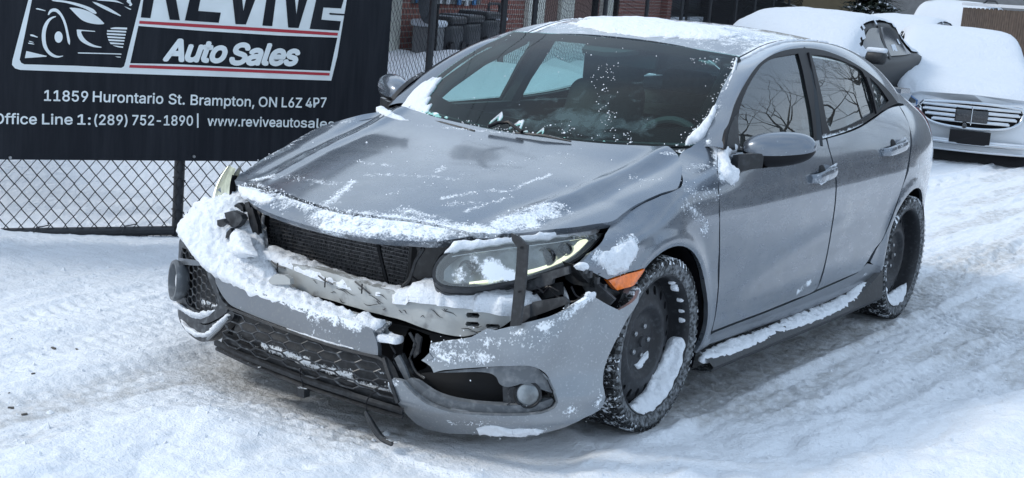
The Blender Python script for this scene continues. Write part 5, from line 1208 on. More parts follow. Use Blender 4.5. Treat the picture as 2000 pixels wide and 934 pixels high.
def f_fill(a, t):      # free surface of the packed snow
    R = .252-t*.052; y = .097-.055*t; return np.array([R*math.cos(a), y, R*math.sin(a)])
FILL = Surf(f_fill, (-3.4, 0), (0, 1), (0, 1, 0))
D2 = math.radians
o = heap('packed_snow', FILL, [(D2(-62), .0), (D2(-80), -.02), (D2(-100), -.02), (D2(-120), 0), (D2(-145), 0), (D2(-168), .05), (D2(-176), .3), (D2(-170), .8), (D2(-150), 1.1), (D2(-125), 1.15), (D2(-100), 1.0), (D2(-78), .8), (D2(-64), .4)], .012, wfl, px=False, w=.02, lump=1.0, up=0, seed=130, step=.008, bot=.04)
o = heap('packed_snow', FILL, [(D2(-60), .0), (D2(-90), -.02), (D2(-120), -.02), (D2(-138), .3), (D2(-125), .7), (D2(-100), .95), (D2(-75), .9), (D2(-40), .5), (D2(-20), .3), (D2(0), .15), (D2(0), .0), (D2(-30), -.02)], .008, wrl, px=False, w=.02, lump=1.0, up=0, seed=132, step=.008, bot=.04)
DSC = Surf(lambda u, v: np.array([u, .028, v]), (-.1, .1), (-.1, .1), (0, 1, 0))
heap('packed_snow', DSC, [(-.005, -.105), (-.05, -.092), (-.075, -.07), (-.07, -.045), (-.04, -.05), (-.02, -.07), (.02, -.09)], .012, wfl, px=False, w=.03, lump=1.2, up=0, seed=134, step=.007)
for k, (an, sz) in enumerate(((128, .015), (147, .008), (159, .007), (168, .008), (120, .009))):
    a = D2(an); R = .236; DS2 = Surf(lambda u, v, a=a: np.array([math.cos(a)*(.243+u)-math.sin(a)*v, .076-(0)*u, math.sin(a)*(.243+u)+math.cos(a)*v]), (-.1, .1), (-.1, .1), (0, 1, 0))
    heap('packed_snow', DS2, [(-sz, -sz*1.2), (sz*.6, -sz), (sz*.8, sz*.8), (-sz*.5, sz*1.3), (-sz*1.2, 0)], .012, wfl, px=False, w=.012, lump=1., up=0, seed=140+k, step=.005)
# arch liners
for cx in (0.0, -2.70):
    for s in (1, -1):
        mb = MB(); n = 24; vs = []; 
        for i in range(n+1):
            a = math.radians(-25+230*i/n); 
            for yy in (.50, .868): vs.append((cx+.366*math.cos(a), s*yy, .33+.366*math.sin(a)))
        mb.add(vs, [(i*2, i*2+1, i*2+3, i*2+2) for i in range(n)])
        vs2 = [(cx+.37*math.cos(math.radians(-25+230*i/n)), s*.50, .33+.37*math.sin(math.radians(-25+230*i/n))) for i in range(n+1)]
        mb.add(vs2, [tuple(range(n+1))]); mb.build('arch_liner', 'black_trim', car)

# ---- cabin
cab = bpy.data.objects.new('cabin', None); COL.objects.link(cab); cab.parent = car
def dash(u, v): return np.array([-.42-.12*abs(u)**2-.42*v, .70*u, .925+.02*v-.10*max(0, v-.6)**2-.15*max(0, v-.85)+(.035*math.exp(-((u-.52)/.22)**2)*max(0, min(1, (v-.3)*4)))])
DASH = Surf(dash, (-1, 1), (0, 1), (0, 0, 1)); patch('dashboard', DASH, [(-1, 0), (0, 0), (1, 0), (1, 1), (0, 1), (-1, 1)], 'interior', cab, px=False, smooth=False, step=.05, rim=0)
MB().box((-.90, 0, .78), (.06, 1.40, .34)).build('dashboard_face', 'interior', cab, smooth=False)
patch('headliner', ROOF, [q for q in roof_uv if q[0] > -2.96], 'interior', cab, px=False, smooth=False, step=.08, rim=0, off=-.03)
def rbox(c, d, r=.04, n=4):
    bm = bmesh.new(); bmesh.ops.create_cube(bm, size=1)
    for v in bm.verts: v.co = Vector((v.co.x*d[0], v.co.y*d[1], v.co.z*d[2]))
    bmesh.ops.bevel(bm, geom=bm.edges[:], offset=min(r, min(d)*.45), segments=n, affect='EDGES', profile=.5)
    vs = [(v.co.x+c[0], v.co.y+c[1], v.co.z+c[2]) for v in bm.verts]; fs = [tuple(v.index for v in f.verts) for f in bm.faces]; bm.free(); return vs, fs
for y in (.37, -.37):
    st_ = bpy.data.objects.new('front_seat', None); COL.objects.link(st_); st_.parent = car; st_.location = (-1.62, y, 0)
    v, f = rbox((0, 0, 0), (.14, .50, .62), .06); mk('backrest', [(q[0]-.22*q[2], q[1]*(1-.25*max(0, q[2]/.31)), q[2]+.80) for q in v], f, 'seat_cloth', st_)
    v, f = rbox((-.10, 0, 1.185), (.12, .32, .24), .05); mk('headrest', v, f, 'seat_cloth', st_)
    v, f = rbox((.25, 0, .48), (.52, .50, .16), .05); mk('cushion', v, f, 'seat_cloth', st_)
v, f = rbox((-2.50, 0, .78), (.16, 1.30, .50), .06); mk('rear_seat', [(q[0]-.25*(q[2]-.78), q[1], q[2]) for q in v], f, 'seat_cloth', car)
sw = MB(); sw.tube([(-.93-.03*math.sin(a)*1., .37+.18*math.cos(a), .86+.175*math.sin(a)) for a in np.linspace(0, 2*math.pi, 33)], .016, 8, cap=False); sw.build('steering_wheel', 'interior', cab)
MB().box((-.92, .37, .86), (.05, .16, .10)).build('wheel_boss', 'interior', cab, smooth=False)
for s in (1, -1):
    pts = [GLASS.f(x, z)*np.array([1, s, 1])-np.array([0, .035*s, 0]) for x, z in ((-1.45, .95), (-1.50, 1.10), (-1.56, 1.25), (-1.58, 1.36))]
    MB().tube(pts, [.05, .045, .04, .035], 8).build('inner_pillar', 'interior', cab)
    pts = [f_ws(s*1.0, v)-np.array([.035, .035*s, .03]) for v in (0, .3, .6, 1)]; MB().tube(pts, .032, 8).build('pillar_trim', 'interior', cab)
    MB().box((-1.6, s*.775, .72), (2.0, .04, .50)).build('door_card', 'interior', cab, smooth=False)
for y in (-.4, .0, .4): v, f = rbox((-2.62, y, 1.06), (.10, .30, .18), .05); mk('rear_headrest', v, f, 'seat_cloth', cab)
MB().box((-2.55, 0, .95), (.9, 1.25, .03)).build('parcel_shelf', 'interior', cab, smooth=False)
patch('sensor_housing', WS, [(-.22, .99), (.0, .995), (.25, .99), (.22, .90), (.12, .85), (.0, .83), (-.20, .84), (-.24, .92)], 'interior', cab, px=False, smooth=False, step=.04, rim=.02, off=-.008)
v, f = rbox((0, 0, 0), (.03, .25, .065), .012); mk('rear_view_mirror', [(q[0]-1.09, q[1]+.07, q[2]+1.255) for q in v], f, 'interior', cab)
# reflective film clip at the top corner of the glass
patch('toll_tag', WS, [(1366, 111), (1398, 121), (1397, 126), (1364, 116)], 'lens', cab, smooth=False, step=.03, rim=.002, off=-.006, snow=lambda p: .3)
# ================================================================== ground
def vnoise(x, y, seed=0):
    xi = np.floor(x).astype(np.int64); yi = np.floor(y).astype(np.int64); fx = x-xi; fy = y-yi
    def h(a, b):
        n = (a*374761393+b*668265263+seed*1274126177) & 0xffffffff; n = ((n ^ (n >> 13))*1274126177) & 0xffffffff; return ((n ^ (n >> 16)) & 0xffff)/65535.*2-1
    u = fx*fx*fx*(fx*(fx*6-15)+10); v = fy*fy*fy*(fy*(fy*6-15)+10)
    return (h(xi, yi)*(1-u)+h(xi+1, yi)*u)*(1-v)+(h(xi, yi+1)*(1-u)+h(xi+1, yi+1)*u)*v
def fbm(x, y, s, o=4, seed=0, g=.5):
    r = 0; a = 1.
    for k in range(o): r = r+a*vnoise(x*s+k*17.3, y*s-k*9.1, seed+k); s *= 2.03; a *= g
    return r
sst = lambda t: np.clip(t, 0, 1)**2*(3-2*np.clip(t, 0, 1))
def track(x, y, y0, sl, cv, w, depth, fx=1.):
    c = y0+sl*x+cv*x*x; d = (y-c)/w; inner = np.clip(1-np.abs(d)**4, 0, 1)
    h = -depth*sst(1.3-np.abs(d)) + depth*.9*np.exp(-((np.abs(d)-1.25)/.28)**2)*(1+.6*fbm(x, y, 5, 2, 5))
    tread = .010*np.sign(np.sin(x*88+np.abs(d)*3.0)+.2)*sst((.9-np.abs(d))*5)*(1-.5*sst(fbm(x, y, 1.5, 2, 8)+.3))
    return h+tread*.8
def packed_zone(x, y):
    """1 where wheels have packed the snow, 0 in the soft drifted part towards the camera"""
    e = .06*fbm(x, y, 1.7, 3, 71)
    return sst((1.0-.55*(x+.14)+e-y)/.14)*(1-.85*sst((x-.95+e)/.25)*sst((y+.50+e)/.15))
def ground_h(x, y):
    near = np.exp(-((x+1)/9)**2-((y-.5)/7)**2); pk = packed_zone(x, y); sf = 1-pk
    h = .014*fbm(x, y, .45, 2, 1)
    # soft drifted snow: rounded humps, a few slumped edges
    hump = fbm(x*.8+y*.25, y*1.25-x*.2, 1.5, 3, 11); h = h+sf*(.034*hump+.016*np.abs(fbm(x, y*1.5, 3.4, 3, 13))+.026*np.where(x > .9, .3, 1.))
    h = h+sf*.007*fbm(x*.4+y*.5, y*1.2, 9., 3, 15)
    brk = sst(fbm(x, y, 2.2, 3, 19)*2.2-.35); h = h+.018*brk*sf*(.6+.5*fbm(x, y, 11., 2, 21))
    # left of the car: shallow wheel-worn ridges running past it
    lf = pk*sst((-.35-y)/.3)*sst((x+2.5)/1.5); h = h+lf*(.014*fbm(x*.6, y*1.5, 1.3, 3, 23)+.010*np.abs(fbm(x*.6, y*1.8, 2.4, 3, 25)))
    # drive lanes: packed, streaked along the direction of travel
    tr = 0
    for a in ((.80, .0, .0, .12, .016), (1.22, -.10, .0, .10, .012), (.42, -.05, .0, .10, .008), (-.80, 0, 0, .12, .016), (-1.25, .05, 0, .10, .010), (-1.75, .10, 0, .11, .012), (1.75, -.20, .006, .11, .012), (2.4, -.24, .004, .11, .010)): tr = tr+track(x, y, *a)
    h = h+tr*pk*(1-.55*lf)*sst((x+16)/5)*np.where((x > .75) & (np.abs(y) < .7), .3, 1.)
    strk = pk*sst((x+13)/3)*(1-.5*lf)
    h = h+strk*(.006*fbm(x*.30, y*3.6, 2.6, 3, 31)+.007*np.abs(fbm(x*.35, y*3.2, 6.0, 3, 33)))
    pt = sst(fbm(x, y, 1.1, 3, 45)*1.8+.5); ch = np.abs(fbm(x*.9, y*1.6, 9., 3, 47))
    h = h+strk*pt*(.010*ch+.004*np.sign(np.sin(x*78+y*26+3*fbm(x, y, 1.2, 2, 35)))*sst(fbm(x*.5, y*2.5, 1.6, 2, 37)*3-.3))-.006*strk*pt*sst(fbm(x, y, 13., 2, 49)*3-.7)
    h = h+.0034*fbm(x, y, 21., 3, 41)*(.3+.7*near)+strk*(.0050*np.abs(fbm(x*.8, y*1.5, 17., 2, 81))*sst(fbm(x, y, 2.4, 2, 83)*2+.3)+.0022*fbm(x*.7, y*2., 34., 2, 85))
    # a crossing track behind the car, seen at the right
    dx_ = (x+2.9)-.32*(y-1.3); h = h-.012*np.exp(-(dx_/.16)**2)*sst((y-.9)/.2)*sst((2.2-y)/.3)*(1+.8*np.sign(np.sin(dx_*75)))
    # under the body: sheltered, flatter, and the four contact patches
    under = sst((.95-np.abs(y))/.15)*sst((x+3.6)/.3)*sst((.95-x)/.3); h = h*(1-.75*under)-.012*under
    for cx in (0, -2.7):
        for cy in (.78, -.78):
            rr = np.sqrt(((x-cx)/.20)**2+((y-cy)/.125)**2); e = np.exp(-rr**4*.6); h = h*(1-e)+.004*e+.013*np.exp(-((rr-1.4)/.25)**2)*(1+.6*fbm(x, y, 9., 3, 57))
    # ploughed banks behind the fences
    b = sst((-y-2.75-.12*(-x))/2.6)*.52*(1+.25*fbm(x, y, .7, 3, 51)); b = np.where(x > 6, b*.6, b)
    h = h*(1-.8*sst((-y-3.3)/.6))
    b = b+.62*np.exp(-((x+1.2)/2.6)**2-((y+6.4)/1.5)**2)*(1+.12*fbm(x, y, 1.0, 2, 53))+.16*np.exp(-((x+.9)/.5)**2-((y+4.1)/.5)**2)+.10*np.exp(-((x+.1)/.4)**2-((y+3.9)/.35)**2)
    b = b+.42*np.exp(-((x+8.6)/1.7)**2-((y+4.9)/.75)**2)
    return h+b
def axis(parts):
    out = []
    for a, b, n in parts: out += list(np.linspace(a, b, n, endpoint=False))
    return np.array(out+[parts[-1][1]])
gx = axis([(-400, -60, 10), (-60, -16, 60), (-16, -5, 130), (-5, -3.6, 60), (-3.6, 2.3, 500), (2.3, 3.6, 40), (3.6, 9, 35), (9, 60, 20), (60, 300, 6)])
gy = axis([(-300, -40, 8), (-40, -12, 40), (-12, -4.4, 90), (-4.4, -2.2, 90), (-2.2, 2.3, 380), (2.3, 3.2, 28), (3.2, 9, 40), (9, 60, 20), (60, 300, 6)])
X, Y = np.meshgrid(gx, gy, indexing='ij'); Z = ground_h(X, Y)
nx_, ny_ = len(gx), len(gy); V = np.stack([X, Y, Z], -1).reshape(-1, 3)
I = np.arange((nx_-1)*(ny_-1)); a_ = (I//(ny_-1))*ny_+I % (ny_-1); Fq = np.stack([a_, a_+ny_, a_+ny_+1, a_+1], 1)
me = bpy.data.meshes.new('snowy_ground'); me.vertices.add(len(V)); me.vertices.foreach_set('co', V.ravel()); me.loops.add(Fq.size); me.loops.foreach_set('vertex_index', Fq.ravel()); me.polygons.add(len(Fq)); me.polygons.foreach_set('loop_start', np.arange(0, Fq.size, 4)); me.update(calc_edges=True); me.polygons.foreach_set('use_smooth', [True]*len(Fq))
gm = snow_material('snow_ground', (.80, .83, .87), .8, 36, 150)
# greyer snow: salt and road dirt in wheel lanes, painted shade under the car
n = gm.node_tree; b = n.nodes['Principled BSDF']; at_ = n.nodes.new('ShaderNodeAttribute'); at_.attribute_name = 'worn_shade'; tc = n.nodes.new('ShaderNodeTexCoord')
t = n.nodes.new('ShaderNodeTexNoise'); t.inputs['Scale'].default_value = 14; t.inputs['Detail'].default_value = 8; t.inputs['Roughness'].default_value = .7; n.links.new(tc.outputs['Object'], t.inputs['Vector'])
cr_ = n.nodes.new('ShaderNodeMapRange'); cr_.inputs['From Min'].default_value = .38; cr_.inputs['From Max'].default_value = .62; cr_.inputs['To Min'].default_value = .25; cr_.inputs['To Max'].default_value = 1.; n.links.new(t.outputs['Fac'], cr_.inputs['Value'])
mm = n.nodes.new('ShaderNodeMath'); mm.operation = 'MULTIPLY'; n.links.new(at_.outputs['Fac'], mm.inputs[0]); n.links.new(cr_.outputs[0], mm.inputs[1])
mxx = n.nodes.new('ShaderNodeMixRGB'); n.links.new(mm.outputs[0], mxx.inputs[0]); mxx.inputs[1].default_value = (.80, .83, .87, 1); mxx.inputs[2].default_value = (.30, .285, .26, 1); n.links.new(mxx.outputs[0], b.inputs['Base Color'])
me.materials.append(gm)
PZ = packed_zone(X, Y); strk_ = fbm(X*.45, Y*3.0, 1.8, 4, 61)
wn = PZ*sst((X+14)/6)*(.30+.85*sst(strk_*1.8+.1))*np.where(Y < -.9, .45, 1.)+1.1*sst((1.02-np.abs(Y))/.3)*sst((X+3.7)/.4)*sst((.9-X)/.4)  # last term darkens the car's footprint: painted shade mixed with grey dirt
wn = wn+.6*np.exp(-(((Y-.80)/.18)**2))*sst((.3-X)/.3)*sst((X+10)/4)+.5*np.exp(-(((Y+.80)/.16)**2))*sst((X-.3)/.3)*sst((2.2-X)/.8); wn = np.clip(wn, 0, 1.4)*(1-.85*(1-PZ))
wn = wn*.50*(1-.6*sst((-.6-Y)/.4))
wn = wn+.35*np.exp(-((X+1.1)/.9)**2-((Y+5.0)/.5)**2)
me.attributes.new('worn_shade', 'FLOAT', 'POINT').data.foreach_set('value', wn.ravel())
gro = bpy.data.objects.new('snowy_ground', me); COL.objects.link(gro); gro['kind'] = 'structure'; gro['label'] = 'snow covered yard with tyre tracks and soft drifts'
# crumbs of broken snow
mb = MB(); random.seed(11)
for i in range(2600):
    r_ = random.random()
    if r_ < .45: x, y = random.uniform(.7, 3.0), random.uniform(-2.4, 2.2)
    elif r_ < .8: x, y = random.uniform(-5, 1), random.uniform(1.0, 2.6)
    else: x, y = random.uniform(-1.5, 1.5), random.uniform(-3, -1)
    z = float(ground_h(np.array([x]), np.array([y]))[0]) if False else None
    mb.v.append((x, y, 0)); 
P0 = np.array(mb.v); zz = ground_h(P0[:, 0], P0[:, 1]); mb = MB()
for (x, y, _), z in zip(P0, zz):
    r = random.uniform(.003, .010)*(2.0 if random.random() < .05 else 1); a0 = random.random()*6
    ring = [(x+r*random.uniform(.7, 1.2)*math.cos(a0+k*1.257), y+r*random.uniform(.7, 1.2)*math.sin(a0+k*1.257), z-.001) for k in range(5)]
    mb.add(ring+[(x+r*.3*math.cos(a0), y+r*.3*math.sin(a0), z+r*random.uniform(.5, 1.1))], [(k, (k+1) % 5, 5) for k in range(5)])
o = mb.build('snow_crumbs', 'snow', None, ang=60); tag(o, 'crumbs of broken snow scattered over the yard', 'snow crumbs', kind='stuff')
mat('grit', (.10, .09, .08), rough=.9)
mb = MB()
for i in range(16):
    x, y = random.uniform(.4, 2.2), random.uniform(-2.0, -.2)
    if i > 8: x, y = random.uniform(.9, 1.6), random.uniform(-1.4, -.6)
    z = float(ground_h(np.array([x]), np.array([y]))[0]); r = random.uniform(.003, .012); a = random.random()*3
    mb.box((x, y, z+.002), (r*2.2, r, r*.7), [[math.cos(a), -math.sin(a), 0], [math.sin(a), math.cos(a), 0], [0, 0, 1]])
o = mb.build('debris', 'grit', None, smooth=False); tag(o, 'dark crumbs of plastic and grit on the snow by the bumper', 'debris', kind='stuff')

# ================================================================== fences
mat('fence_black', (.014, .016, .020), rough=.45, var=.3, vs=30)
def chainlink(name, A, d, s0, s1, z0, z1, ps, pz, r, m, parent, zoff=None, nrm=None, seg=3):
    """woven wire: neighbouring zig-zag wires cross at every half pitch"""
    A = np.array(A, float); d = np.array(d, float); nn = np.array([-d[1], d[0]]) if nrm is None else nrm
    n = int((s1-s0)/ps); m_ = int((z1-z0)/(pz/2)); V = []; F = []
    for k in range(n):
        sc = s0+(k+.5)*ps; gz = 0 if zoff is None else float(np.interp(sc, zoff[0], zoff[1])); k0 = len(V); fl = 1 if k % 2 else -1
        for j in range(m_+1):
            sg = fl if (j % 2 == 0) else -fl
            s = sc+sg*ps*.5*1.04; z = z0+j*pz/2; off = .0035*(1 if j % 2 else -1); s += random.uniform(-.0022, .0022); z += random.uniform(-.002, .002)
            p = np.array([A[0]+d[0]*s+nn[0]*off, A[1]+d[1]*s+nn[1]*off, z+gz])
            for q in range(seg):
                a = 2*math.pi*q/seg; V.append((p[0]+d[0]*r*math.cos(a), p[1]+d[1]*r*math.cos(a)+nn[1]*r*math.sin(a), p[2]+r*.5*math.sin(a)) if abs(nn[1]) > .3 else (p[0]+nn[0]*r*math.sin(a)+d[0]*r*math.cos(a), p[1]+d[1]*r*math.cos(a), p[2]+r*.5*math.sin(a)))
        for j in range(m_):
            for q in range(seg):
                a = k0+j*seg+q; b_ = k0+j*seg+(q+1) % seg; F.append((a, b_, b_+seg, a+seg))
    o = mk(name, V, F, m, parent); o['kind'] = 'stuff'; return o
FA, FD = np.array([-.25, -3.13]), np.array([-.89443, .44721]); FN = np.array([.44721, .89443])
def fpt(s, z, o=0.): return np.array([FA[0]+FD[0]*s+FN[0]*o, FA[1]+FD[1]*s+FN[1]*o, z])
ff = thing('chain_link_fence', 'black chain link fence that carries the big dealer sign', 'fence', tuple(fpt(0, 0)))
def sub(o, root): o.location = tuple(-np.array(root.location)) if root.rotation_euler[2] == 0 else o.location; return o
for s in (-3.9, -1.47, .957, 2.13):
    sub(MB().tube([fpt(s, -.02, -.03), fpt(s, 1.95, -.03)], .030, 12).build('post', 'fence_black', ff), ff)
sub(MB().tube([fpt(-4, .030, -.012), fpt(.93, .022, -.012)], .026, 10).build('bottom_rail', 'fence_black', ff), ff)
sub(MB().tube([fpt(-4, 1.9, -.012), fpt(2.13, 1.9, -.012)], .022, 10).build('top_rail', 'fence_black', ff), ff)
sub(MB().tube([fpt(.98, .022, -.012), fpt(2.1, .030, -.012)], .026, 10).build('bottom_rail', 'fence_black', ff), ff)
sub(chainlink('wire_mesh', FA, FD, -3.9, 2.14, -.025, 1.9, .0385, .090, .0036, 'fence_black', ff, nrm=FN), ff)
for s in (.19, .66, -.4, -.9, 1.3):    # tie wires, their ends poking out
    sub(MB().tube(catmull([fpt(s-.03, .02, .022), fpt(s-.01, .058, .02), fpt(s+.02, .062, .02), fpt(s+.05, .07, .03), fpt(s+.045, .085, .03)], 3), .0035, 5).build('tie_wire', 'fence_black', ff), ff)
for z in (.30, .12): sub(MB().tube([fpt(.957+.035*math.cos(a), z+.02*math.sin(a*.5), -.03+.035*math.sin(a)) for a in np.linspace(0, 6.28, 14)]+[fpt(.92, z-.05, .02)], .003, 5).build('tie_wire', 'fence_black', ff), ff)
sub(MB().tube(catmull([fpt(2.15, .84, 0), fpt(2.20, .85, .02), fpt(2.235, .82, .02), fpt(2.22, .78, .02), fpt(2.19, .77, .01)], 4), .008, 6).build('latch_hook', 'fence_black', ff), ff)
sub(MB().box(fpt(2.185, .915, 0), (.05, .03, .035)).build('hinge_bracket', 'fence_black', ff, smooth=False), ff)

# ================================================================== the sign
mat('sign_black', (.008, .010, .015), rough=.55, spec=.25)
_n = MT['sign_black'].node_tree; _b = _n.nodes['Principled BSDF']; _tc = _n.nodes.new('ShaderNodeTexCoord'); _mp = _n.nodes.new('ShaderNodeMapping'); _mp.inputs['Scale'].default_value = (9, 9, .7); _t = _n.nodes.new('ShaderNodeTexNoise'); _t.inputs['Scale'].default_value = 1.6; _t.inputs['Detail'].default_value = 9; _t.inputs['Roughness'].default_value = .7
_n.links.new(_tc.outputs['Object'], _mp.inputs[0]); _n.links.new(_mp.outputs[0], _t.inputs['Vector']); _r = _n.nodes.new('ShaderNodeValToRGB'); _r.color_ramp.elements[0].position = .42; _r.color_ramp.elements[1].position = .78; _r.color_ramp.elements[0].color = (.006, .008, .013, 1); _r.color_ramp.elements[1].color = (.022, .025, .032, 1); _n.links.new(_t.outputs['Fac'], _r.inputs[0]); _n.links.new(_r.outputs[0], _b.inputs['Base Color'])
mat('sign_white', (.74, .78, .78), rough=.5, var=.08, vs=5)
mat('sign_red', (.42, .030, .045), rough=.5)
sg = thing('dealer_sign', 'large black dealer sign with white car logo and address lettering', 'sign', tuple(fpt(1, .4)))
SGO = .036
def srel(o): o.location = tuple(-np.array(sg.location)); return o
S0, S1 = -1.35, 2.165
pl = [fpt(S0, .418, SGO-.012), fpt(S1, .424, SGO-.012), fpt(S1, 1.86, SGO-.012), fpt(S0, 1.86, SGO-.012)]
mbp = MB(); mbp.add(pl+[p-np.array([FN[0], FN[1], 0])*.004 for p in pl], [(0, 1, 2, 3), (7, 6, 5, 4), (0, 4, 5, 1), (1, 5, 6, 2), (2, 6, 7, 3), (3, 7, 4, 0)]); srel(mbp.build('sign_panel', 'sign_black', sg, smooth=False))
def sgp(px, py):
    """the point (s, z) of the sign's face seen at a photo pixel"""
    r_ = ray(px, py); P0_ = fpt(0, 0, SGO)[:2]; t = ((P0_-CP[:2]) @ FN)/(r_[:2] @ FN); q = CP+r_*t; return (float((q[:2]-P0_) @ FD), float(q[2]))
def sign_poly(name, L, m, parent=None, holes=(), px=True, o_=.0, smooth=False, n=5, corner=50):
    c = lambda L: [np.array(q) for q in (catmull([sgp(*q) for q in L] if px else L, n, True, corner) if smooth else ([sgp(*q) for q in L] if px else L))]
    uv, fs = trimesh2d(dedupe(c(L), 1e-4), [dedupe(c(h), 1e-4) for h in holes], .5)
    vs = [fpt(a, b_, SGO-.008+o_) for a, b_ in uv]; 
    if fs:
        f = fs[0]; nn = np.cross(vs[f[1]]-vs[f[0]], vs[f[2]]-vs[f[0]])
        if nn[:2] @ FN < 0: fs = [f[::-1] for f in fs]
    o = mk(name, vs, fs, m, parent or sg, smooth=False)
    if (parent or sg) is sg: srel(o)
    return o
lg = bpy.data.objects.new('logo', None); COL.objects.link(lg); lg.parent = sg; srel(lg)
# white logo frame: outer slanted box minus its black windows
out_ = [(67, -60), (61, -30), (56, 0), (25, 118), (24, 127), (30, 134), (40, 137), (150, 141), (300, 146), (450, 151), (648, 158), (660, 110), (680, -10), (690, -60)]
carw = [(78, -60), (63, 0), (39, 117), (42, 123), (48, 126), (150, 129), (238, 133), (243, 130), (246, 120), (276, 0), (288, -60)]
autow = [(271, 51), (400, 61), (550, 70), (660, 74), (646, 139), (500, 134), (350, 126), (255, 124)]
sign_poly('logo_field', out_, 'sign_white', lg, holes=[carw, autow])
sign_poly('logo_stripe', [(273, 41), (450, 51), (661, 64.5), (660, 70), (450, 57.5), (272.5, 46.5)], 'sign_red', lg, o_=.002)
sign_poly('logo_stripe', [(254, 127), (400, 132), (645, 143), (644, 148), (400, 138), (253, 132.5)], 'sign_red', lg, o_=.002)
# letters of the big word, lower halves in view: drawn as black strokes on the white field
def lp(L): return [(250+x/3.9216, y/3.9216) for x, y in L]
letters = {
 'letter_r': [lp([(137, -120), (100, 135), (174, 140), (200, 0), (214, -60), (270, -60), (292, 0), (322, 152), (400, 157), (372, 0), (350, -120)])],
 'letter_e': [lp([(490, -120), (474, 0), (438, 158), (698, 176), (714, 98), (540, 85), (557, 0), (575, -120)])],
 'letter_v': [lp([(790, -120), (805, 0), (826, 186), (906, 189), (977, 0), (1010, -120), (930, -120), (905, 0), (887, 85), (878, 0), (870, -120)])],
 'letter_i': [lp([(1075, -120), (1062, 0), (1032, 197), (1108, 202), (1134, 0), (1150, -120)])],
 'letter_v.001': [lp([(1200, -120), (1212, 0), (1230, 212), (1310, 216), (1376, 0), (1410, -120), (1330, -120), (1310, 0), (1293, 112), (1283, 0), (1275, -120)])],
 'letter_e.001': [lp([(1460, -120), (1444, 0), (1394, 223), (1620, 236), (1633, 164), (1484, 152), (1500, 58), (1636, 66), (1655, 0), (1670, -120)])]}
for k, ls in letters.items():
    for L in ls: sign_poly(k.split('.')[0], L, 'sign_black', lg, o_=.002)
sign_poly('letter_e_notch', lp([(1545, 100), (1548, 113), (1660, 120), (1662, 108)]), 'sign_black', lg, o_=.002)
# sketched car in the left window, white strokes
def cp_(L): return [(x/5, y/5) for x, y in L]
strokes = [
 [(260, 500), (460, 548), (455, 556), (245, 570)],
 [(505, 0), (600, 4), (740, 28), (850, 62), (920, 95), (948, 128), (940, 138), (905, 128), (840, 90), (740, 55), (640, 28), (520, 12)],
 [(680, 78), (700, 76), (780, 85), (880, 118), (960, 170), (1022, 230), (1010, 238), (940, 238), (860, 222), (800, 195), (740, 140)],
 [(905, 18), (950, 28), (1060, 75), (1150, 130), (1186, 155), (1178, 160), (1100, 128), (1010, 85), (930, 40)],
 [(1100, 0), (1150, 10), (1215, 42), (1120, 20), (960, 5), (940, -5)],
 [(1215, 62), (1285, 90), (1280, 97), (1262, 92)],
 [(352, 84), (375, 82), (448, 104), (446, 110), (420, 105), (356, 92)],
 [(296, 340), (318, 338), (375, 364), (366, 369), (300, 352)],
 [(282, 402), (300, 403), (332, 415), (328, 418), (290, 409)], [(277, 420), (300, 420), (340, 433), (330, 436), (279, 428)],
 [(550, 160), (520, 163), (470, 190), (430, 250), (412, 320), (412, 400), (430, 470), (475, 530), (520, 558), (570, 565), (618, 552), (620, 546), (570, 548), (525, 530), (480, 490), (455, 430), (448, 350), (458, 280), (485, 215), (520, 180), (548, 168)],
 [(470, 148), (475, 125), (495, 95), (530, 83), (570, 95), (615, 150), (650, 230), (675, 340), (687, 400), (683, 442), (665, 415), (650, 330), (625, 230), (590, 155), (550, 118), (520, 115), (495, 130), (482, 148)],
 [(752, 292), (765, 290), (930, 304), (934, 312), (800, 304), (795, 318), (815, 360), (850, 400), (920, 440), (995, 460), (992, 468), (920, 462), (850, 438), (790, 400), (760, 350)],
 [(762, 517), (770, 514), (1188, 525), (1190, 536), (1100, 532), (765, 524)], [(1128, 553), (1180, 556), (1184, 564), (1150, 562)],
 [(1080, 276), (1130, 268), (1245, 272), (1244, 290), (1090, 286)], [(1048, 296), (1236, 304), (1236, 320), (1050, 312)], [(1046, 324), (1230, 334), (1230, 350), (1048, 342)], [(1050, 354), (1224, 366), (1224, 380), (1056, 372)],
 [(1058, 384), (1218, 394), (1218, 408), (1066, 402)], [(1072, 414), (1212, 424), (1212, 438), (1084, 432)], [(1102, 444), (1206, 456), (1204, 470), (1150, 462)]]
for L in strokes: sign_poly('sketched_car_line', cp_(L), 'sign_white', lg, o_=.001, smooth=True, n=3, corner=38)
sign_poly('sketched_car_line', cp_([(575+40*math.cos(a), 364+56*math.sin(a)) for a in np.linspace(0, 6.283, 20)[:-1]]), 'sign_white', lg, o_=.001)
sign_poly('sketched_car_line', cp_([(1245, -10), (1278, -12), (1280, 20), (1296, 45), (1282, 62), (1262, 55), (1270, 42), (1240, 20)]), 'sign_white', lg, o_=.001)
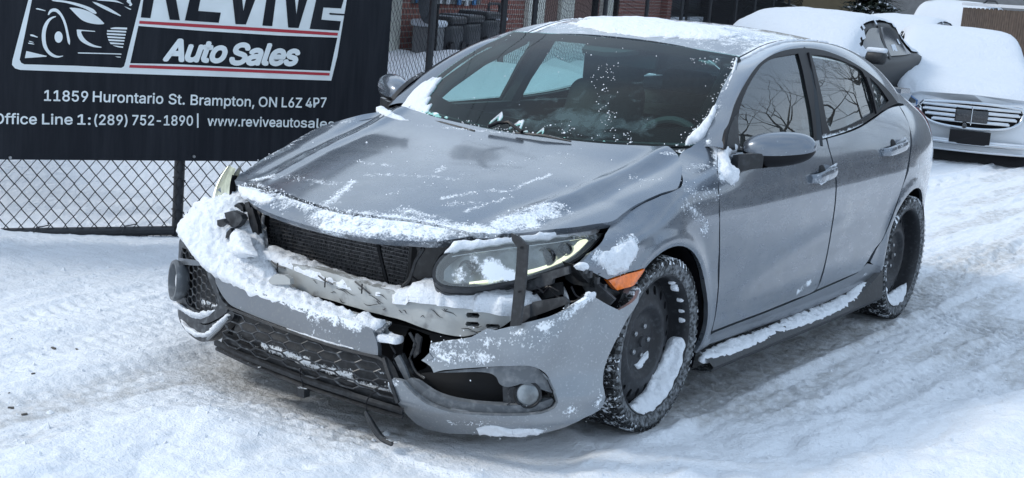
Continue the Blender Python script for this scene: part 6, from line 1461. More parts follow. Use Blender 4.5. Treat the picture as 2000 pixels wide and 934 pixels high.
# lettering
GLYPH={'(':(273,'89,207 92,264 101,324 114,384 132,441 153,494 177,539 236,539 212,485 191,428 174,370 161,313 154,258 151,207 154,161 160,115 172,67 188,16 209,-38 236,-96 177,-96 139,-21 111,55 95,131','5,7,6 5,8,7 4,8,5 4,9,8 3,9,4 3,10,9 2,10,3 2,11,10 1,11,2 1,12,11 0,12,1 0,13,12 23,13,0 23,14,13 23,15,14 22,15,23 22,16,15 22,17,16 21,17,22 21,18,17 20,18,21 20,19,18'),
')':(273,'37,-96 64,-37 86,18 102,69 113,116 120,162 122,207 119,258 112,313 99,370 82,428 62,485 37,539 97,539 121,494 142,441 159,384 173,323 181,264 184,207 178,130 161,53 134,-22 97,-96','11,13,12 11,14,13 11,15,14 10,15,11 10,16,15 9,16,10 9,17,16 8,17,9 8,18,17 7,18,8 7,19,18 6,19,7 5,19,6 5,20,19 4,20,5 4,21,20 3,21,4 2,21,3 2,22,21 1,22,2 1,23,22 0,23,1'),
',':(188,'38,-119 68,71 137,71 84,-119','0,2,1 0,3,2'),
'-':(453,'337,244 337,188 114,188 114,244','2,0,3 2,1,0'),
'.':(188,'95,-4 78,-1 63,9 53,24 50,41 53,59 63,73 78,83 95,87 113,83 128,73 138,59 141,41 138,24 128,9 113,-1','7,9,8 6,9,7 6,10,9 5,10,6 5,11,10 4,11,5 4,12,11 3,12,4 3,13,12 2,13,3 2,14,13 1,14,2 1,15,14 0,15,1'),
'0':(453,'227,-7 174,1 130,24 95,62 69,113 53,178 48,254 53,330 69,395 95,447 130,484 174,508 227,516 279,508 323,484 358,447 384,395 400,330 405,254 400,178 384,113 359,62 323,24 279,1 227,50 261,56 290,74 313,103 330,144 340,194 344,254 340,314 330,365 313,405 290,435 261,453 227,460 192,453 163,435 140,405 123,365 113,314 109,254 113,194 123,144 140,103 163,74 192,56','11,13,12 10,13,11 10,14,13 9,14,10 9,36,14 36,15,14 9,37,36 35,15,36 9,38,37 34,15,35 8,38,9 34,16,15 8,39,38 33,16,34 8,40,39 32,16,33 7,40,8 32,17,16 7,41,40 31,17,32 6,41,7 31,18,17 6,42,41 30,18,31 5,42,6 5,43,42 29,18,30 29,19,18 5,44,43 28,19,29 4,44,5 28,20,19 4,45,44 27,20,28 3,45,4 27,21,20 3,46,45 26,21,27 3,47,46 25,21,26 2,47,3 25,22,21 2,24,47 24,22,25 2,22,24 1,22,2 1,23,22 1,0,23'),
'1':(453,'76,0 76,55 391,55 391,0 276,509 276,0 212,0 212,448 209,448 86,358 86,427 198,509','10,4,11 10,8,4 8,7,4 7,5,4 10,9,8 6,5,7 0,2,1 0,3,2'),
'2':(453,'64,0 64,47 234,229 261,257 282,282 299,305 311,327 318,348 320,371 317,397 308,419 293,436 273,449 250,457 224,460 196,457 172,447 153,433 139,413 130,390 127,362 66,362 71,405 86,442 111,473 143,496 182,511 225,516 268,511 306,497 337,474 361,445 376,411 381,372 378,345 371,318 357,290 336,259 306,223 267,180 153,60 153,57 389,57 389,0','26,28,27 26,29,28 25,29,26 25,30,29 24,30,25 24,31,30 23,15,24 15,14,24 14,13,24 13,31,24 12,31,13 23,16,15 11,31,12 23,17,16 11,32,31 22,17,23 10,32,11 22,18,17 9,32,10 22,19,18 9,33,32 21,19,22 8,33,9 21,20,19 8,34,33 7,34,8 6,34,7 6,35,34 5,35,6 5,36,35 4,36,5 4,37,36 3,37,4 3,38,37 2,38,3 1,38,2 1,39,38 1,40,39 1,41,40 1,42,41 1,43,42 0,43,1'),
'4':(453,'40,105 40,158 247,509 311,509 109,166 109,163 413,163 413,105 282,0 282,121 282,146 282,318 343,318 343,0','1,3,2 1,4,3 10,12,11 10,13,12 1,5,4 1,6,5 1,10,6 10,7,6 0,10,1 0,9,10 13,7,10 0,8,9 8,7,0 8,13,7'),
'5':(453,'221,-7 178,-2 140,11 108,32 83,60 66,93 60,130 122,130 127,108 138,89 154,73 173,60 196,52 221,50 250,53 276,64 298,82 314,104 324,131 328,162 324,193 314,221 297,244 275,262 248,273 218,277 192,275 167,268 145,258 128,246 67,253 96,509 366,509 366,452 151,452 134,301 136,301 155,315 178,325 203,331 229,334 263,330 294,321 321,306 345,285 364,260 379,231 388,199 391,163 385,117 369,76 343,41 309,15 268,-1','30,34,31 34,32,31 34,33,32 30,35,34 39,41,40 38,41,39 38,42,41 37,42,38 37,43,42 36,43,37 36,44,43 30,36,35 30,26,36 26,25,36 25,44,36 25,45,44 24,45,25 30,27,26 23,45,24 30,28,27 22,45,23 22,46,45 30,29,28 21,46,22 21,47,46 20,47,21 20,48,47 19,48,20 19,49,48 18,49,19 17,49,18 5,7,6 5,8,7 17,50,49 5,9,8 16,50,17 4,9,5 4,10,9 15,50,16 15,51,50 4,11,10 14,51,15 4,12,11 3,12,4 13,51,14 3,13,12 3,51,13 3,52,51 2,52,3 2,53,52 1,53,2 1,0,53'),
'6':(453,'226,-7 182,-1 142,15 109,40 84,74 69,115 64,162 68,199 80,239 102,285 137,340 252,509 322,509 151,261 145,261 154,275 165,288 179,299 196,307 214,312 235,314 278,309 316,295 346,271 370,240 384,201 389,157 384,112 368,73 343,39 310,14 271,-2 226,48 254,52 279,63 299,79 314,101 324,128 327,157 324,187 314,213 299,235 279,251 254,262 226,265 198,262 174,252 153,235 138,214 128,188 125,158 128,128 138,102 153,79 174,63 198,52','10,12,11 10,16,12 16,13,12 9,16,10 19,21,20 18,21,19 18,22,21 17,22,18 16,22,17 16,23,22 9,15,16 13,44,16 44,23,16 8,15,9 8,14,15 44,43,23 43,24,23 13,45,44 13,46,45 42,24,43 8,13,14 8,46,13 8,47,46 41,24,42 41,25,24 7,47,8 7,48,47 40,25,41 7,49,48 39,25,40 39,26,25 6,49,7 6,50,49 38,26,39 5,50,6 5,51,50 37,26,38 37,27,26 5,52,51 36,27,37 4,52,5 36,28,27 4,53,52 35,28,36 4,54,53 34,28,35 3,54,4 34,29,28 3,55,54 33,29,34 3,32,55 32,29,33 3,29,32 2,29,3 2,30,29 1,30,2 1,31,30 0,31,1'),
'7':(453,'97,0 323,448 323,452 62,452 62,509 391,509 391,449 165,0','3,5,4 3,2,5 2,6,5 1,6,2 1,7,6 0,7,1'),
'8':(453,'226,-7 178,-2 136,11 101,33 74,62 57,96 52,135 55,166 65,195 81,220 101,241 125,256 153,265 153,267 119,282 93,308 76,342 70,380 75,417 90,450 114,477 146,498 184,511 226,516 269,511 306,498 337,477 361,450 377,417 382,380 376,342 359,308 333,282 300,267 300,265 327,256 351,241 372,220 387,195 397,166 401,135 395,96 378,62 352,33 317,11 275,-2 226,49 258,52 285,60 307,74 323,91 333,113 337,139 333,165 322,189 305,208 283,223 256,232 226,235 196,232 169,223 147,208 130,189 119,165 115,139 119,113 129,91 145,74 167,60 195,52 226,290 252,292 274,300 293,313 307,330 316,351 319,376 316,399 308,420 294,437 275,449 252,457 226,460 200,457 177,449 159,437 145,420 136,399 133,376 136,351 145,330 159,313 178,300 201,292','22,24,23 21,24,22 21,25,24 20,25,21 20,26,25 19,26,20 19,82,26 82,27,26 19,83,82 81,27,82 19,84,83 80,27,81 18,84,19 80,28,27 18,85,84 79,28,80 18,86,85 78,28,79 18,87,86 77,28,78 17,87,18 77,29,28 17,88,87 76,29,77 16,88,17 76,30,29 16,89,88 75,30,76 16,90,89 74,30,75 74,31,30 15,90,16 15,91,90 73,31,74 15,92,91 72,31,73 72,32,31 14,92,15 14,93,92 71,32,72 14,70,93 70,32,71 14,32,70 14,33,32 13,33,14 12,33,13 12,34,33 11,34,12 11,35,34 10,35,11 10,36,35 9,58,10 58,36,10 58,37,36 9,59,58 57,37,58 9,60,59 56,37,57 9,61,60 55,37,56 8,61,9 55,38,37 8,62,61 54,38,55 7,62,8 54,39,38 7,63,62 53,39,54 6,63,7 53,40,39 6,64,63 52,40,53 6,65,64 51,40,52 5,65,6 51,41,40 5,66,65 50,41,51 4,66,5 50,42,41 4,67,66 49,42,50 4,68,67 48,42,49 3,68,4 48,43,42 3,69,68 47,43,48 3,46,69 46,43,47 3,43,46 2,43,3 2,44,43 1,44,2 1,45,44 0,45,1'),
'9':(453,'226,516 271,510 310,494 343,468 368,434 384,393 389,347 385,309 373,270 350,224 315,168 200,0 130,0 301,248 307,248 299,234 287,221 273,210 257,202 238,196 218,195 175,199 137,214 106,237 83,269 68,307 64,352 69,397 85,436 110,469 143,494 182,510 226,460 199,457 174,446 154,429 138,407 129,381 125,352 129,322 138,295 154,274 174,257 199,247 226,243 254,247 279,257 299,273 314,295 324,321 327,350 324,381 314,407 299,429 279,446 254,457','31,1,0 30,1,31 30,2,1 29,2,30 29,3,2 28,33,29 33,32,29 32,3,29 32,55,3 55,4,3 28,34,33 54,4,55 28,35,34 53,4,54 27,35,28 53,5,4 27,36,35 52,5,53 27,37,36 51,5,52 26,37,27 51,6,5 26,38,37 50,6,51 25,38,26 25,39,38 49,6,50 49,7,6 25,40,39 48,7,49 48,8,7 24,40,25 24,41,40 47,8,48 24,42,41 46,8,47 46,14,8 14,9,8 23,42,24 23,43,42 45,13,46 13,14,46 45,17,13 17,12,13 15,9,14 23,44,43 44,17,45 23,17,44 22,17,23 16,9,15 16,10,9 17,10,16 21,17,22 21,18,17 12,10,17 21,19,18 20,19,21 12,11,10'),
':':(188,'95,271 78,274 63,284 53,299 50,316 53,334 63,349 78,359 95,362 113,359 128,349 138,334 141,316 138,299 128,284 113,274 95,-4 78,-1 63,9 53,24 50,41 53,59 63,73 78,83 95,87 113,83 128,73 138,59 141,41 138,24 128,9 113,-1','23,25,24 22,25,23 22,26,25 21,26,22 21,27,26 20,27,21 20,28,27 19,28,20 19,29,28 18,29,19 18,30,29 17,30,18 17,31,30 16,31,17 7,9,8 6,9,7 6,10,9 5,10,6 5,11,10 4,11,5 4,12,11 3,12,4 3,13,12 2,13,3 2,14,13 1,14,2 1,15,14 0,15,1'),
'A':(480,'16,0 201,509 276,509 463,0 395,0 287,302 276,334 264,372 250,420 232,478 245,478 228,419 213,371 201,333 191,302 85,0 110,142 110,199 370,199 370,142','0,9,1 9,2,1 9,10,2 10,3,2 0,17,9 17,11,9 11,8,9 11,8,10 8,18,10 18,3,10 7,18,8 17,12,11 6,18,7 17,13,12 5,18,6 17,14,13 17,16,14 16,15,14 4,19,5 19,18,5 0,16,17 16,18,17 16,19,18 19,3,18 0,15,16 4,3,19'),
'B':(456,'60,0 60,509 241,509 289,504 329,491 359,469 381,442 394,410 398,374 395,344 387,320 373,301 356,286 336,275 315,267 315,262 339,257 363,245 385,227 402,203 414,173 418,136 413,100 400,67 377,39 344,18 301,4 247,0 125,57 245,57 296,63 330,80 349,105 355,137 352,161 342,184 327,203 306,218 279,228 248,231 125,231 125,285 238,285 265,288 288,296 308,309 323,326 333,348 336,372 330,403 313,429 283,446 240,452 125,452','0,53,1 53,2,1 53,3,2 53,4,3 53,5,4 53,52,5 52,6,5 0,41,53 51,6,52 50,6,51 50,7,6 49,7,50 49,8,7 48,8,49 48,9,8 47,9,48 46,9,47 46,10,9 45,10,46 45,11,10 44,11,45 44,12,11 43,12,44 42,12,43 42,13,12 0,40,41 40,42,41 40,13,42 40,14,13 40,15,14 40,16,15 40,17,16 40,39,17 39,18,17 0,28,40 38,18,39 37,18,38 37,19,18 36,19,37 36,20,19 35,20,36 34,20,35 34,21,20 33,21,34 32,21,33 32,22,21 31,22,32 31,23,22 30,23,31 30,24,23 29,24,30 0,29,28 0,24,29 0,25,24 0,26,25 0,27,26'),
'H':(517,'60,0 60,509 125,509 125,289 392,289 392,509 457,509 457,0 392,0 392,232 125,232 125,0','0,2,1 0,3,2 4,6,5 4,7,6 0,10,3 10,4,3 10,9,4 9,7,4 0,11,10 8,7,9'),
'L':(393,'60,0 60,509 125,509 125,57 361,57 361,0','0,2,1 0,3,2 0,4,3 0,5,4'),
'N':(523,'60,0 60,509 136,509 343,183 352,169 363,151 375,130 388,107 401,82 414,55 405,54 402,81 401,108 400,134 399,157 399,178 399,195 399,509 463,509 463,0 387,0 202,290 190,310 177,331 164,354 148,381 130,413 108,452 119,454 121,417 122,384 123,354 124,328 125,307 125,291 125,0','0,27,1 27,2,1 27,28,2 28,3,2 16,18,17 16,19,18 29,26,28 26,3,28 0,29,27 29,26,27 0,30,29 25,3,26 0,31,30 24,3,25 23,3,24 0,32,31 22,3,23 0,33,32 21,3,22 0,34,33 0,35,34 20,3,21 15,19,16 20,4,3 14,19,15 20,5,4 13,19,14 20,6,5 12,19,13 20,7,6 11,19,12 20,8,7 20,10,8 10,9,8 10,19,11 20,19,10'),
'O':(533,'267,-7 205,1 150,25 105,63 70,115 48,179 40,254 48,329 70,393 105,445 150,484 205,508 267,516 329,508 384,484 429,445 464,393 486,329 493,254 486,179 464,115 429,63 384,25 329,1 267,53 310,59 349,76 383,105 408,144 425,194 430,254 425,314 408,365 383,404 349,433 310,450 267,456 223,450 184,433 151,404 125,364 109,314 103,254 109,194 125,144 151,105 184,76 223,59','11,13,12 10,13,11 10,14,13 9,14,10 9,36,14 36,15,14 9,37,36 35,15,36 34,15,35 9,38,37 8,38,9 34,16,15 33,16,34 8,39,38 32,16,33 8,40,39 7,40,8 32,17,16 31,17,32 7,41,40 6,41,7 31,18,17 30,18,31 6,42,41 5,42,6 5,43,42 29,18,30 29,19,18 5,44,43 28,19,29 4,44,5 28,20,19 4,45,44 27,20,28 3,45,4 27,21,20 3,46,45 26,21,27 3,47,46 25,21,26 25,22,21 2,47,3 2,24,47 24,22,25 2,22,24 1,22,2 1,23,22 1,0,23'),
'P':(445,'60,0 60,509 235,509 289,503 332,487 366,462 390,430 404,391 409,348 404,304 390,265 366,233 332,207 289,191 235,186 109,186 109,242 233,242 269,246 297,256 318,272 333,294 342,319 344,348 342,376 333,402 318,423 297,439 268,449 232,452 125,452 125,0','0,30,1 30,2,1 30,3,2 30,4,3 30,5,4 30,29,5 29,28,5 28,6,5 0,16,30 16,31,30 27,6,28 26,6,27 26,7,6 25,7,26 24,7,25 24,8,7 23,8,24 22,8,23 22,9,8 21,9,22 21,10,9 20,10,21 19,10,20 19,11,10 18,11,19 17,11,18 0,15,16 31,17,16 31,14,17 14,11,17 14,12,11 14,13,12 0,14,15 0,31,14'),
'S':(447,'224,-9 172,-4 128,9 91,31 64,60 46,96 38,137 104,137 110,110 123,88 142,71 166,59 194,52 224,49 257,52 286,60 311,74 329,92 341,114 346,139 342,161 332,179 316,193 296,205 272,214 245,222 184,239 128,260 86,289 60,326 52,372 58,413 75,448 102,476 138,498 180,511 227,516 275,511 316,498 351,476 377,449 394,415 401,378 337,378 326,412 302,437 267,453 225,459 194,456 167,448 145,435 129,418 118,398 115,376 119,352 131,334 148,319 169,308 191,300 212,293 264,279 287,272 312,264 336,252 359,238 379,220 395,198 405,171 408,139 403,99 386,64 360,34 323,11 278,-4','35,37,36 34,37,35 34,38,37 33,38,34 33,39,38 33,40,39 32,47,33 47,40,33 32,48,47 46,40,47 32,49,48 45,40,46 45,41,40 31,49,32 31,50,49 44,41,45 31,51,50 31,52,51 44,42,41 30,52,31 43,42,44 30,53,52 30,54,53 29,54,30 29,55,54 29,56,55 28,56,29 28,57,56 28,58,57 28,59,58 28,60,59 27,60,28 27,61,60 27,62,61 27,63,62 26,63,27 26,64,63 25,64,26 25,65,64 24,65,25 24,66,65 23,66,24 22,66,23 22,67,66 21,67,22 20,67,21 20,68,67 19,68,20 18,68,19 18,69,68 5,7,6 5,8,7 17,69,18 5,9,8 17,70,69 4,9,5 16,70,17 4,10,9 15,70,16 4,11,10 15,71,70 14,71,15 3,11,4 3,12,11 13,71,14 3,13,12 3,71,13 3,72,71 2,72,3 2,73,72 1,73,2 1,0,73'),
'Z':(438,'42,0 399,0 399,57 42,57 40,452 397,452 397,509 40,509 42,28 124,50 397,480 317,462','0,1,2,3 4,5,6,7 8,9,10,11'),
'a':(389,'160,-9 126,-5 94,5 68,22 48,45 35,73 30,108 34,138 43,161 58,179 78,193 100,203 125,211 152,216 178,220 209,224 234,227 252,230 265,235 273,243 276,255 276,257 273,279 267,297 256,311 240,322 220,329 196,331 171,329 149,322 132,313 118,301 107,288 100,274 41,291 57,322 79,346 104,364 133,375 163,382 194,384 215,383 239,379 263,372 286,360 306,343 322,320 333,290 337,251 337,0 277,0 277,52 272,52 264,38 252,25 236,12 215,1 190,-6 170,45 202,49 228,59 248,74 263,93 272,115 276,138 276,190 270,186 259,182 246,179 231,176 216,173 200,171 186,169 175,168 154,164 134,159 117,150 103,139 95,124 92,105 94,87 102,72 114,61 130,52 149,47','39,41,40 39,42,41 38,42,39 38,43,42 37,43,38 37,44,43 36,44,37 36,45,44 35,45,36 35,27,45 27,46,45 35,28,27 26,46,27 35,29,28 25,46,26 35,30,29 34,30,35 24,46,25 24,47,46 34,31,30 23,47,24 34,32,31 22,47,23 33,32,34 22,48,47 21,48,22 20,48,21 19,48,20 19,49,48 18,49,19 17,65,18 65,49,18 16,65,17 15,65,16 14,65,15 13,65,14 12,65,13 11,65,12 10,65,11 9,65,10 9,66,65 64,49,65 9,67,66 9,68,67 8,68,9 8,69,68 8,70,69 8,71,70 8,72,71 8,73,72 8,74,73 8,75,74 7,75,8 7,76,75 7,77,76 7,78,77 63,49,64 6,78,7 6,79,78 62,49,63 5,79,6 5,80,79 61,51,62 51,49,62 5,81,80 60,51,61 4,81,5 4,82,81 4,83,82 59,52,60 52,51,60 4,84,83 59,53,52 50,49,51 58,53,59 4,58,84 4,53,58 3,53,4 3,54,53 3,55,54 2,55,3 2,56,55 1,56,2 1,57,56 0,57,1'),
'c':(396,'207,-8 159,-2 117,16 82,46 56,85 40,133 34,187 40,243 56,291 82,330 117,360 159,378 207,384 234,383 260,377 284,368 305,356 324,341 340,322 353,301 362,277 303,262 298,276 290,289 281,301 270,311 257,319 242,325 226,329 207,330 173,325 145,310 124,287 108,258 99,224 96,187 99,151 108,117 124,89 145,66 173,51 207,46 226,48 243,52 258,58 271,66 282,76 292,89 299,102 304,117 363,102 354,78 341,56 325,37 306,21 285,9 261,-1 235,-6','11,13,12 11,14,13 10,14,11 10,15,14 10,16,15 9,16,10 9,17,16 9,29,17 29,18,17 8,30,9 30,29,9 28,18,29 27,18,28 8,31,30 26,18,27 26,19,18 25,19,26 24,19,25 8,32,31 23,19,24 23,20,19 7,32,8 22,20,23 7,33,32 22,21,20 7,34,33 6,34,7 6,35,34 5,35,6 5,36,35 5,37,36 4,37,5 4,38,37 48,50,49 48,51,50 47,51,48 46,51,47 4,39,38 3,39,4 46,52,51 45,52,46 44,52,45 3,40,39 43,52,44 43,53,52 42,53,43 3,41,40 41,53,42 3,53,41 2,53,3 2,54,53 2,55,54 1,55,2 1,56,55 1,57,56 0,57,1'),
'e':(404,'212,-8 161,-2 117,16 82,46 56,85 40,132 34,187 39,242 55,290 81,329 115,359 157,378 205,384 236,382 266,374 294,361 319,341 341,315 357,282 368,242 371,194 371,169 75,169 75,221 338,221 310,202 307,237 298,269 283,294 263,314 237,326 205,330 173,326 146,313 125,294 109,270 99,241 96,211 96,178 100,139 110,106 128,80 151,61 179,50 212,46 234,48 254,53 271,61 285,73 297,88 306,105 365,91 353,63 335,39 311,19 283,4 249,-5','11,13,12 11,14,13 10,14,11 10,15,14 10,16,15 9,16,10 9,31,16 31,17,16 9,32,31 30,17,31 8,32,9 29,17,30 8,33,32 29,18,17 28,18,29 8,34,33 27,18,28 8,35,34 7,35,8 27,19,18 7,36,35 26,19,27 26,24,19 24,20,19 6,23,7 23,36,7 23,37,36 25,24,26 6,22,23 37,24,23 37,20,24 38,20,37 38,21,20 5,22,6 39,21,38 5,21,22 5,39,21 5,40,39 4,40,5 4,41,40 49,51,50 49,52,51 48,52,49 3,41,4 3,42,41 47,52,48 47,53,52 3,43,42 46,53,47 45,53,46 3,44,43 44,53,45 3,53,44 2,53,3 2,54,53 2,55,54 1,55,2 1,56,55 0,56,1'),
'f':(254,'228,379 228,327 6,327 6,379 81,0 81,432 84,461 96,486 113,505 135,519 161,527 187,530 207,529 222,527 234,524 243,521 227,468 222,470 215,472 206,473 195,474 171,470 154,460 145,443 142,419 142,0','10,12,11 10,13,12 9,13,10 9,14,13 9,15,14 9,16,15 8,17,9 17,16,9 7,19,8 19,18,8 18,17,8 6,20,7 20,19,7 6,21,20 6,22,21 5,22,6 5,23,22 5,24,23 4,24,5 4,25,24 2,0,3 2,1,0'),
'i':(167,'84,443 67,446 54,455 44,468 41,483 44,499 54,512 67,521 84,524 100,521 114,512 123,499 126,483 123,468 114,455 100,446 53,0 53,379 114,379 114,0','16,18,17 16,19,18 7,9,8 6,9,7 6,10,9 5,10,6 5,11,10 4,11,5 4,12,11 3,12,4 3,13,12 2,13,3 2,14,13 1,14,2 1,15,14 0,15,1'),
'l':(189,'139,-2 101,3 74,20 58,47 53,84 53,509 114,509 114,99 115,77 120,62 130,54 146,52 154,52 160,53 165,53 170,54 181,3 172,1 162,-1 151,-2','4,6,5 4,7,6 4,8,7 3,8,4 3,9,8 3,10,9 3,11,10 14,16,15 13,16,14 12,16,13 11,16,12 3,16,11 2,16,3 1,16,2 0,16,1 0,17,16 0,18,17 0,19,18'),
'm':(610,'53,0 53,379 112,379 112,295 108,295 118,323 132,346 151,363 172,376 195,384 219,386 257,380 287,361 309,331 321,295 312,295 322,321 337,343 357,361 381,375 407,383 437,386 468,383 497,372 522,354 541,328 553,296 557,255 557,0 496,0 496,254 490,289 473,313 447,326 419,330 395,328 374,320 358,307 345,290 338,270 335,247 335,0 274,0 274,260 269,288 253,311 229,326 199,330 178,328 158,320 140,307 126,289 117,266 114,238 114,0','9,11,10 20,22,21 8,11,9 19,22,20 19,23,22 8,12,11 0,2,1 0,4,2 4,3,2 7,12,8 18,23,19 18,24,23 6,12,7 17,24,18 6,13,12 17,25,24 5,47,6 47,13,6 16,34,17 34,25,17 47,46,13 46,14,13 5,48,47 16,35,34 33,25,34 33,26,25 5,49,48 16,36,35 32,26,33 45,14,46 4,49,5 15,36,16 4,50,49 15,37,36 31,26,32 44,15,45 15,14,45 4,51,50 15,38,37 31,27,26 0,52,4 52,51,4 44,38,15 44,39,38 30,27,31 43,39,44 43,40,39 0,53,52 42,40,43 30,28,27 29,28,30 42,41,40 0,54,53'),
'n':(410,'114,227 114,0 53,0 53,379 112,379 112,287 102,287 124,332 152,362 187,379 227,384 264,380 295,369 321,349 341,321 353,285 357,240 357,0 296,0 296,235 290,275 273,304 246,323 210,329 184,326 161,317 141,303 126,283 117,257','9,11,10 9,12,11 2,4,3 2,6,4 6,5,4 8,12,9 8,13,12 7,13,8 7,23,13 23,14,13 6,25,7 25,24,7 24,23,7 22,14,23 21,14,22 21,15,14 6,26,25 20,15,21 6,27,26 2,28,6 28,27,6 20,16,15 19,16,20 2,0,28 19,17,16 18,17,19 2,1,0'),
'o':(415,'207,-8 159,-2 117,16 82,46 56,85 40,133 34,187 40,243 56,291 82,330 117,360 159,378 207,384 256,378 299,360 333,330 359,291 376,243 381,187 376,133 359,85 333,46 299,16 256,-2 207,46 242,51 270,66 292,89 307,117 316,151 319,187 316,224 307,258 292,287 270,310 242,325 207,330 173,325 145,310 124,287 108,258 99,224 96,187 99,151 108,117 124,89 145,66 173,51','11,13,12 10,13,11 10,14,13 9,14,10 9,15,14 8,37,9 37,36,9 36,15,9 36,35,15 35,16,15 8,38,37 34,16,35 8,39,38 33,16,34 7,39,8 33,17,16 7,40,39 32,17,33 7,41,40 31,17,32 6,41,7 31,18,17 6,42,41 30,18,31 5,42,6 5,43,42 29,18,30 29,19,18 5,44,43 28,19,29 28,20,19 4,44,5 4,45,44 27,20,28 4,46,45 26,20,27 3,46,4 26,21,20 3,47,46 25,21,26 3,24,47 24,21,25 3,21,24 2,21,3 2,22,21 1,22,2 1,23,22 0,23,1'),
'p':(424,'53,-143 53,379 112,379 112,319 118,319 126,331 137,346 152,360 171,373 197,381 229,384 274,378 313,361 345,332 370,293 385,245 390,189 385,133 370,84 346,45 313,16 274,-2 229,-8 198,-5 173,4 153,17 138,31 127,46 118,59 114,59 114,-143 220,47 253,51 279,66 301,88 316,117 325,151 328,189 325,227 316,261 301,290 280,311 253,325 220,330 188,325 161,312 140,291 125,263 116,229 113,189 116,150 125,115 140,86 162,65 188,51','9,11,10 8,11,9 0,2,1 0,3,2 8,12,11 7,12,8 7,13,12 6,13,7 5,13,6 5,43,13 43,42,13 42,14,13 4,43,5 4,44,43 4,45,44 41,14,42 0,4,3 0,48,4 48,47,4 47,46,4 46,45,4 40,14,41 40,15,14 39,15,40 38,15,39 38,16,15 0,49,48 37,16,38 0,50,49 36,16,37 36,17,16 35,17,36 0,51,50 35,18,17 34,18,35 0,29,51 29,52,51 33,18,34 29,53,52 33,19,18 32,19,33 29,28,53 28,54,53 0,30,29 27,54,28 31,19,32 27,31,54 27,19,31 26,19,27 26,20,19 25,20,26 24,20,25 24,21,20 23,21,24 23,22,21'),
'r':(259,'53,0 53,379 112,379 112,321 115,321 130,347 152,367 181,380 213,385 221,385 229,384 237,384 243,384 243,322 239,323 230,324 219,325 207,326 182,323 159,315 140,301 126,284 117,262 114,237 114,0','7,9,8 7,10,9 7,11,10 7,12,11 7,13,12 6,13,7 0,2,1 0,3,2 5,13,6 4,17,5 17,16,5 16,15,5 15,14,5 14,13,5 4,18,17 4,19,18 0,4,3 0,22,4 22,21,4 21,20,4 20,19,4 0,23,22 0,24,23'),
's':(365,'182,-8 145,-5 112,3 84,18 62,38 45,63 36,94 94,107 105,79 124,60 150,49 181,45 217,50 244,62 262,81 268,103 265,121 254,136 237,147 212,155 149,170 104,186 72,208 53,237 47,274 51,305 65,332 87,354 115,370 149,381 187,384 223,381 254,372 279,358 299,339 314,316 324,290 268,277 258,298 243,316 219,328 187,333 156,329 131,317 114,299 109,277 112,258 124,243 144,232 172,223 229,209 275,194 306,171 325,142 331,107 326,75 312,47 290,24 260,6 223,-5','29,31,30 29,32,31 28,32,29 28,33,32 27,33,28 27,34,33 26,34,27 26,41,34 41,35,34 26,42,41 40,35,41 25,42,26 25,43,42 39,35,40 25,44,43 39,36,35 38,36,39 24,44,25 24,45,44 37,36,38 24,46,45 23,46,24 23,47,46 23,48,47 22,48,23 22,49,48 22,50,49 22,51,50 21,51,22 21,52,51 20,52,21 20,53,52 19,53,20 18,53,19 17,53,18 17,54,53 16,54,17 15,54,16 6,8,7 15,55,54 14,55,15 5,8,6 13,55,14 5,9,8 13,56,55 4,9,5 12,56,13 4,10,9 11,56,12 4,11,10 11,57,56 4,57,11 3,57,4 3,58,57 2,58,3 2,59,58 1,59,2 1,0,59'),
't':(227,'204,379 204,327 6,327 6,379 65,471 126,471 126,98 128,76 136,61 150,53 170,50 177,50 185,51 194,52 202,54 213,2 203,-1 192,-3 180,-4 168,-4 125,2 92,21 72,52 65,93','23,5,4 23,6,5 2,0,3 2,1,0 23,7,6 22,7,23 22,8,7 22,9,8 13,15,14 22,10,9 12,15,13 21,10,22 11,15,12 10,15,11 21,15,10 20,15,21 19,15,20 19,16,15 19,17,16 19,18,17'),
'u':(410,'182,-5 146,-1 115,11 89,31 69,59 57,95 53,139 53,379 114,379 114,144 119,105 137,75 164,56 200,50 226,53 249,62 268,77 283,97 293,122 296,153 296,379 357,379 357,0 298,0 298,92 307,92 286,47 257,17 222,0','6,8,7 6,9,8 19,21,20 19,22,21 18,22,19 6,10,9 5,10,6 17,25,18 25,22,18 5,11,10 16,24,17 24,25,17 4,11,5 16,26,24 26,23,24 26,22,25 15,26,16 4,12,11 14,26,15 3,12,4 3,13,12 13,26,14 3,26,13 3,27,26 23,22,26 2,27,3 2,28,27 1,28,2 1,0,28'),
'v':(389,'163,0 17,379 84,379 165,155 177,121 187,87 196,53 206,21 184,21 194,53 203,87 213,121 224,155 305,379 371,379 226,0','0,2,1 0,3,2 12,14,13 12,15,14 0,4,3 11,15,12 0,5,4 10,15,11 0,9,5 9,6,5 9,6,10 6,15,10 0,8,9 7,15,6 0,7,8 0,15,7'),
'w':(567,'138,0 23,379 87,379 133,214 143,177 154,137 165,91 175,41 165,41 175,90 186,135 196,176 206,214 252,379 316,379 362,214 371,176 382,136 392,91 402,41 391,41 402,90 413,135 423,176 434,214 480,379 545,379 429,0 368,0 319,172 312,198 305,225 297,252 291,280 284,309 277,338 291,338 284,309 277,280 270,252 263,225 255,198 248,172 199,0','0,2,1 0,3,2 12,35,13 35,14,13 35,36,14 36,15,14 24,26,25 24,27,26 12,34,35 37,15,36 38,34,37 34,15,37 12,38,34 38,33,34 12,39,38 12,40,39 12,41,40 0,4,3 11,41,12 23,27,24 11,42,41 0,5,4 22,27,23 10,42,11 10,43,42 0,6,5 21,27,22 9,43,10 0,8,6 8,7,6 20,19,21 8,43,9 0,43,8'),
'|':(230,'141,673 141,-164 88,-164 88,673','2,0,3 2,1,0'),
}
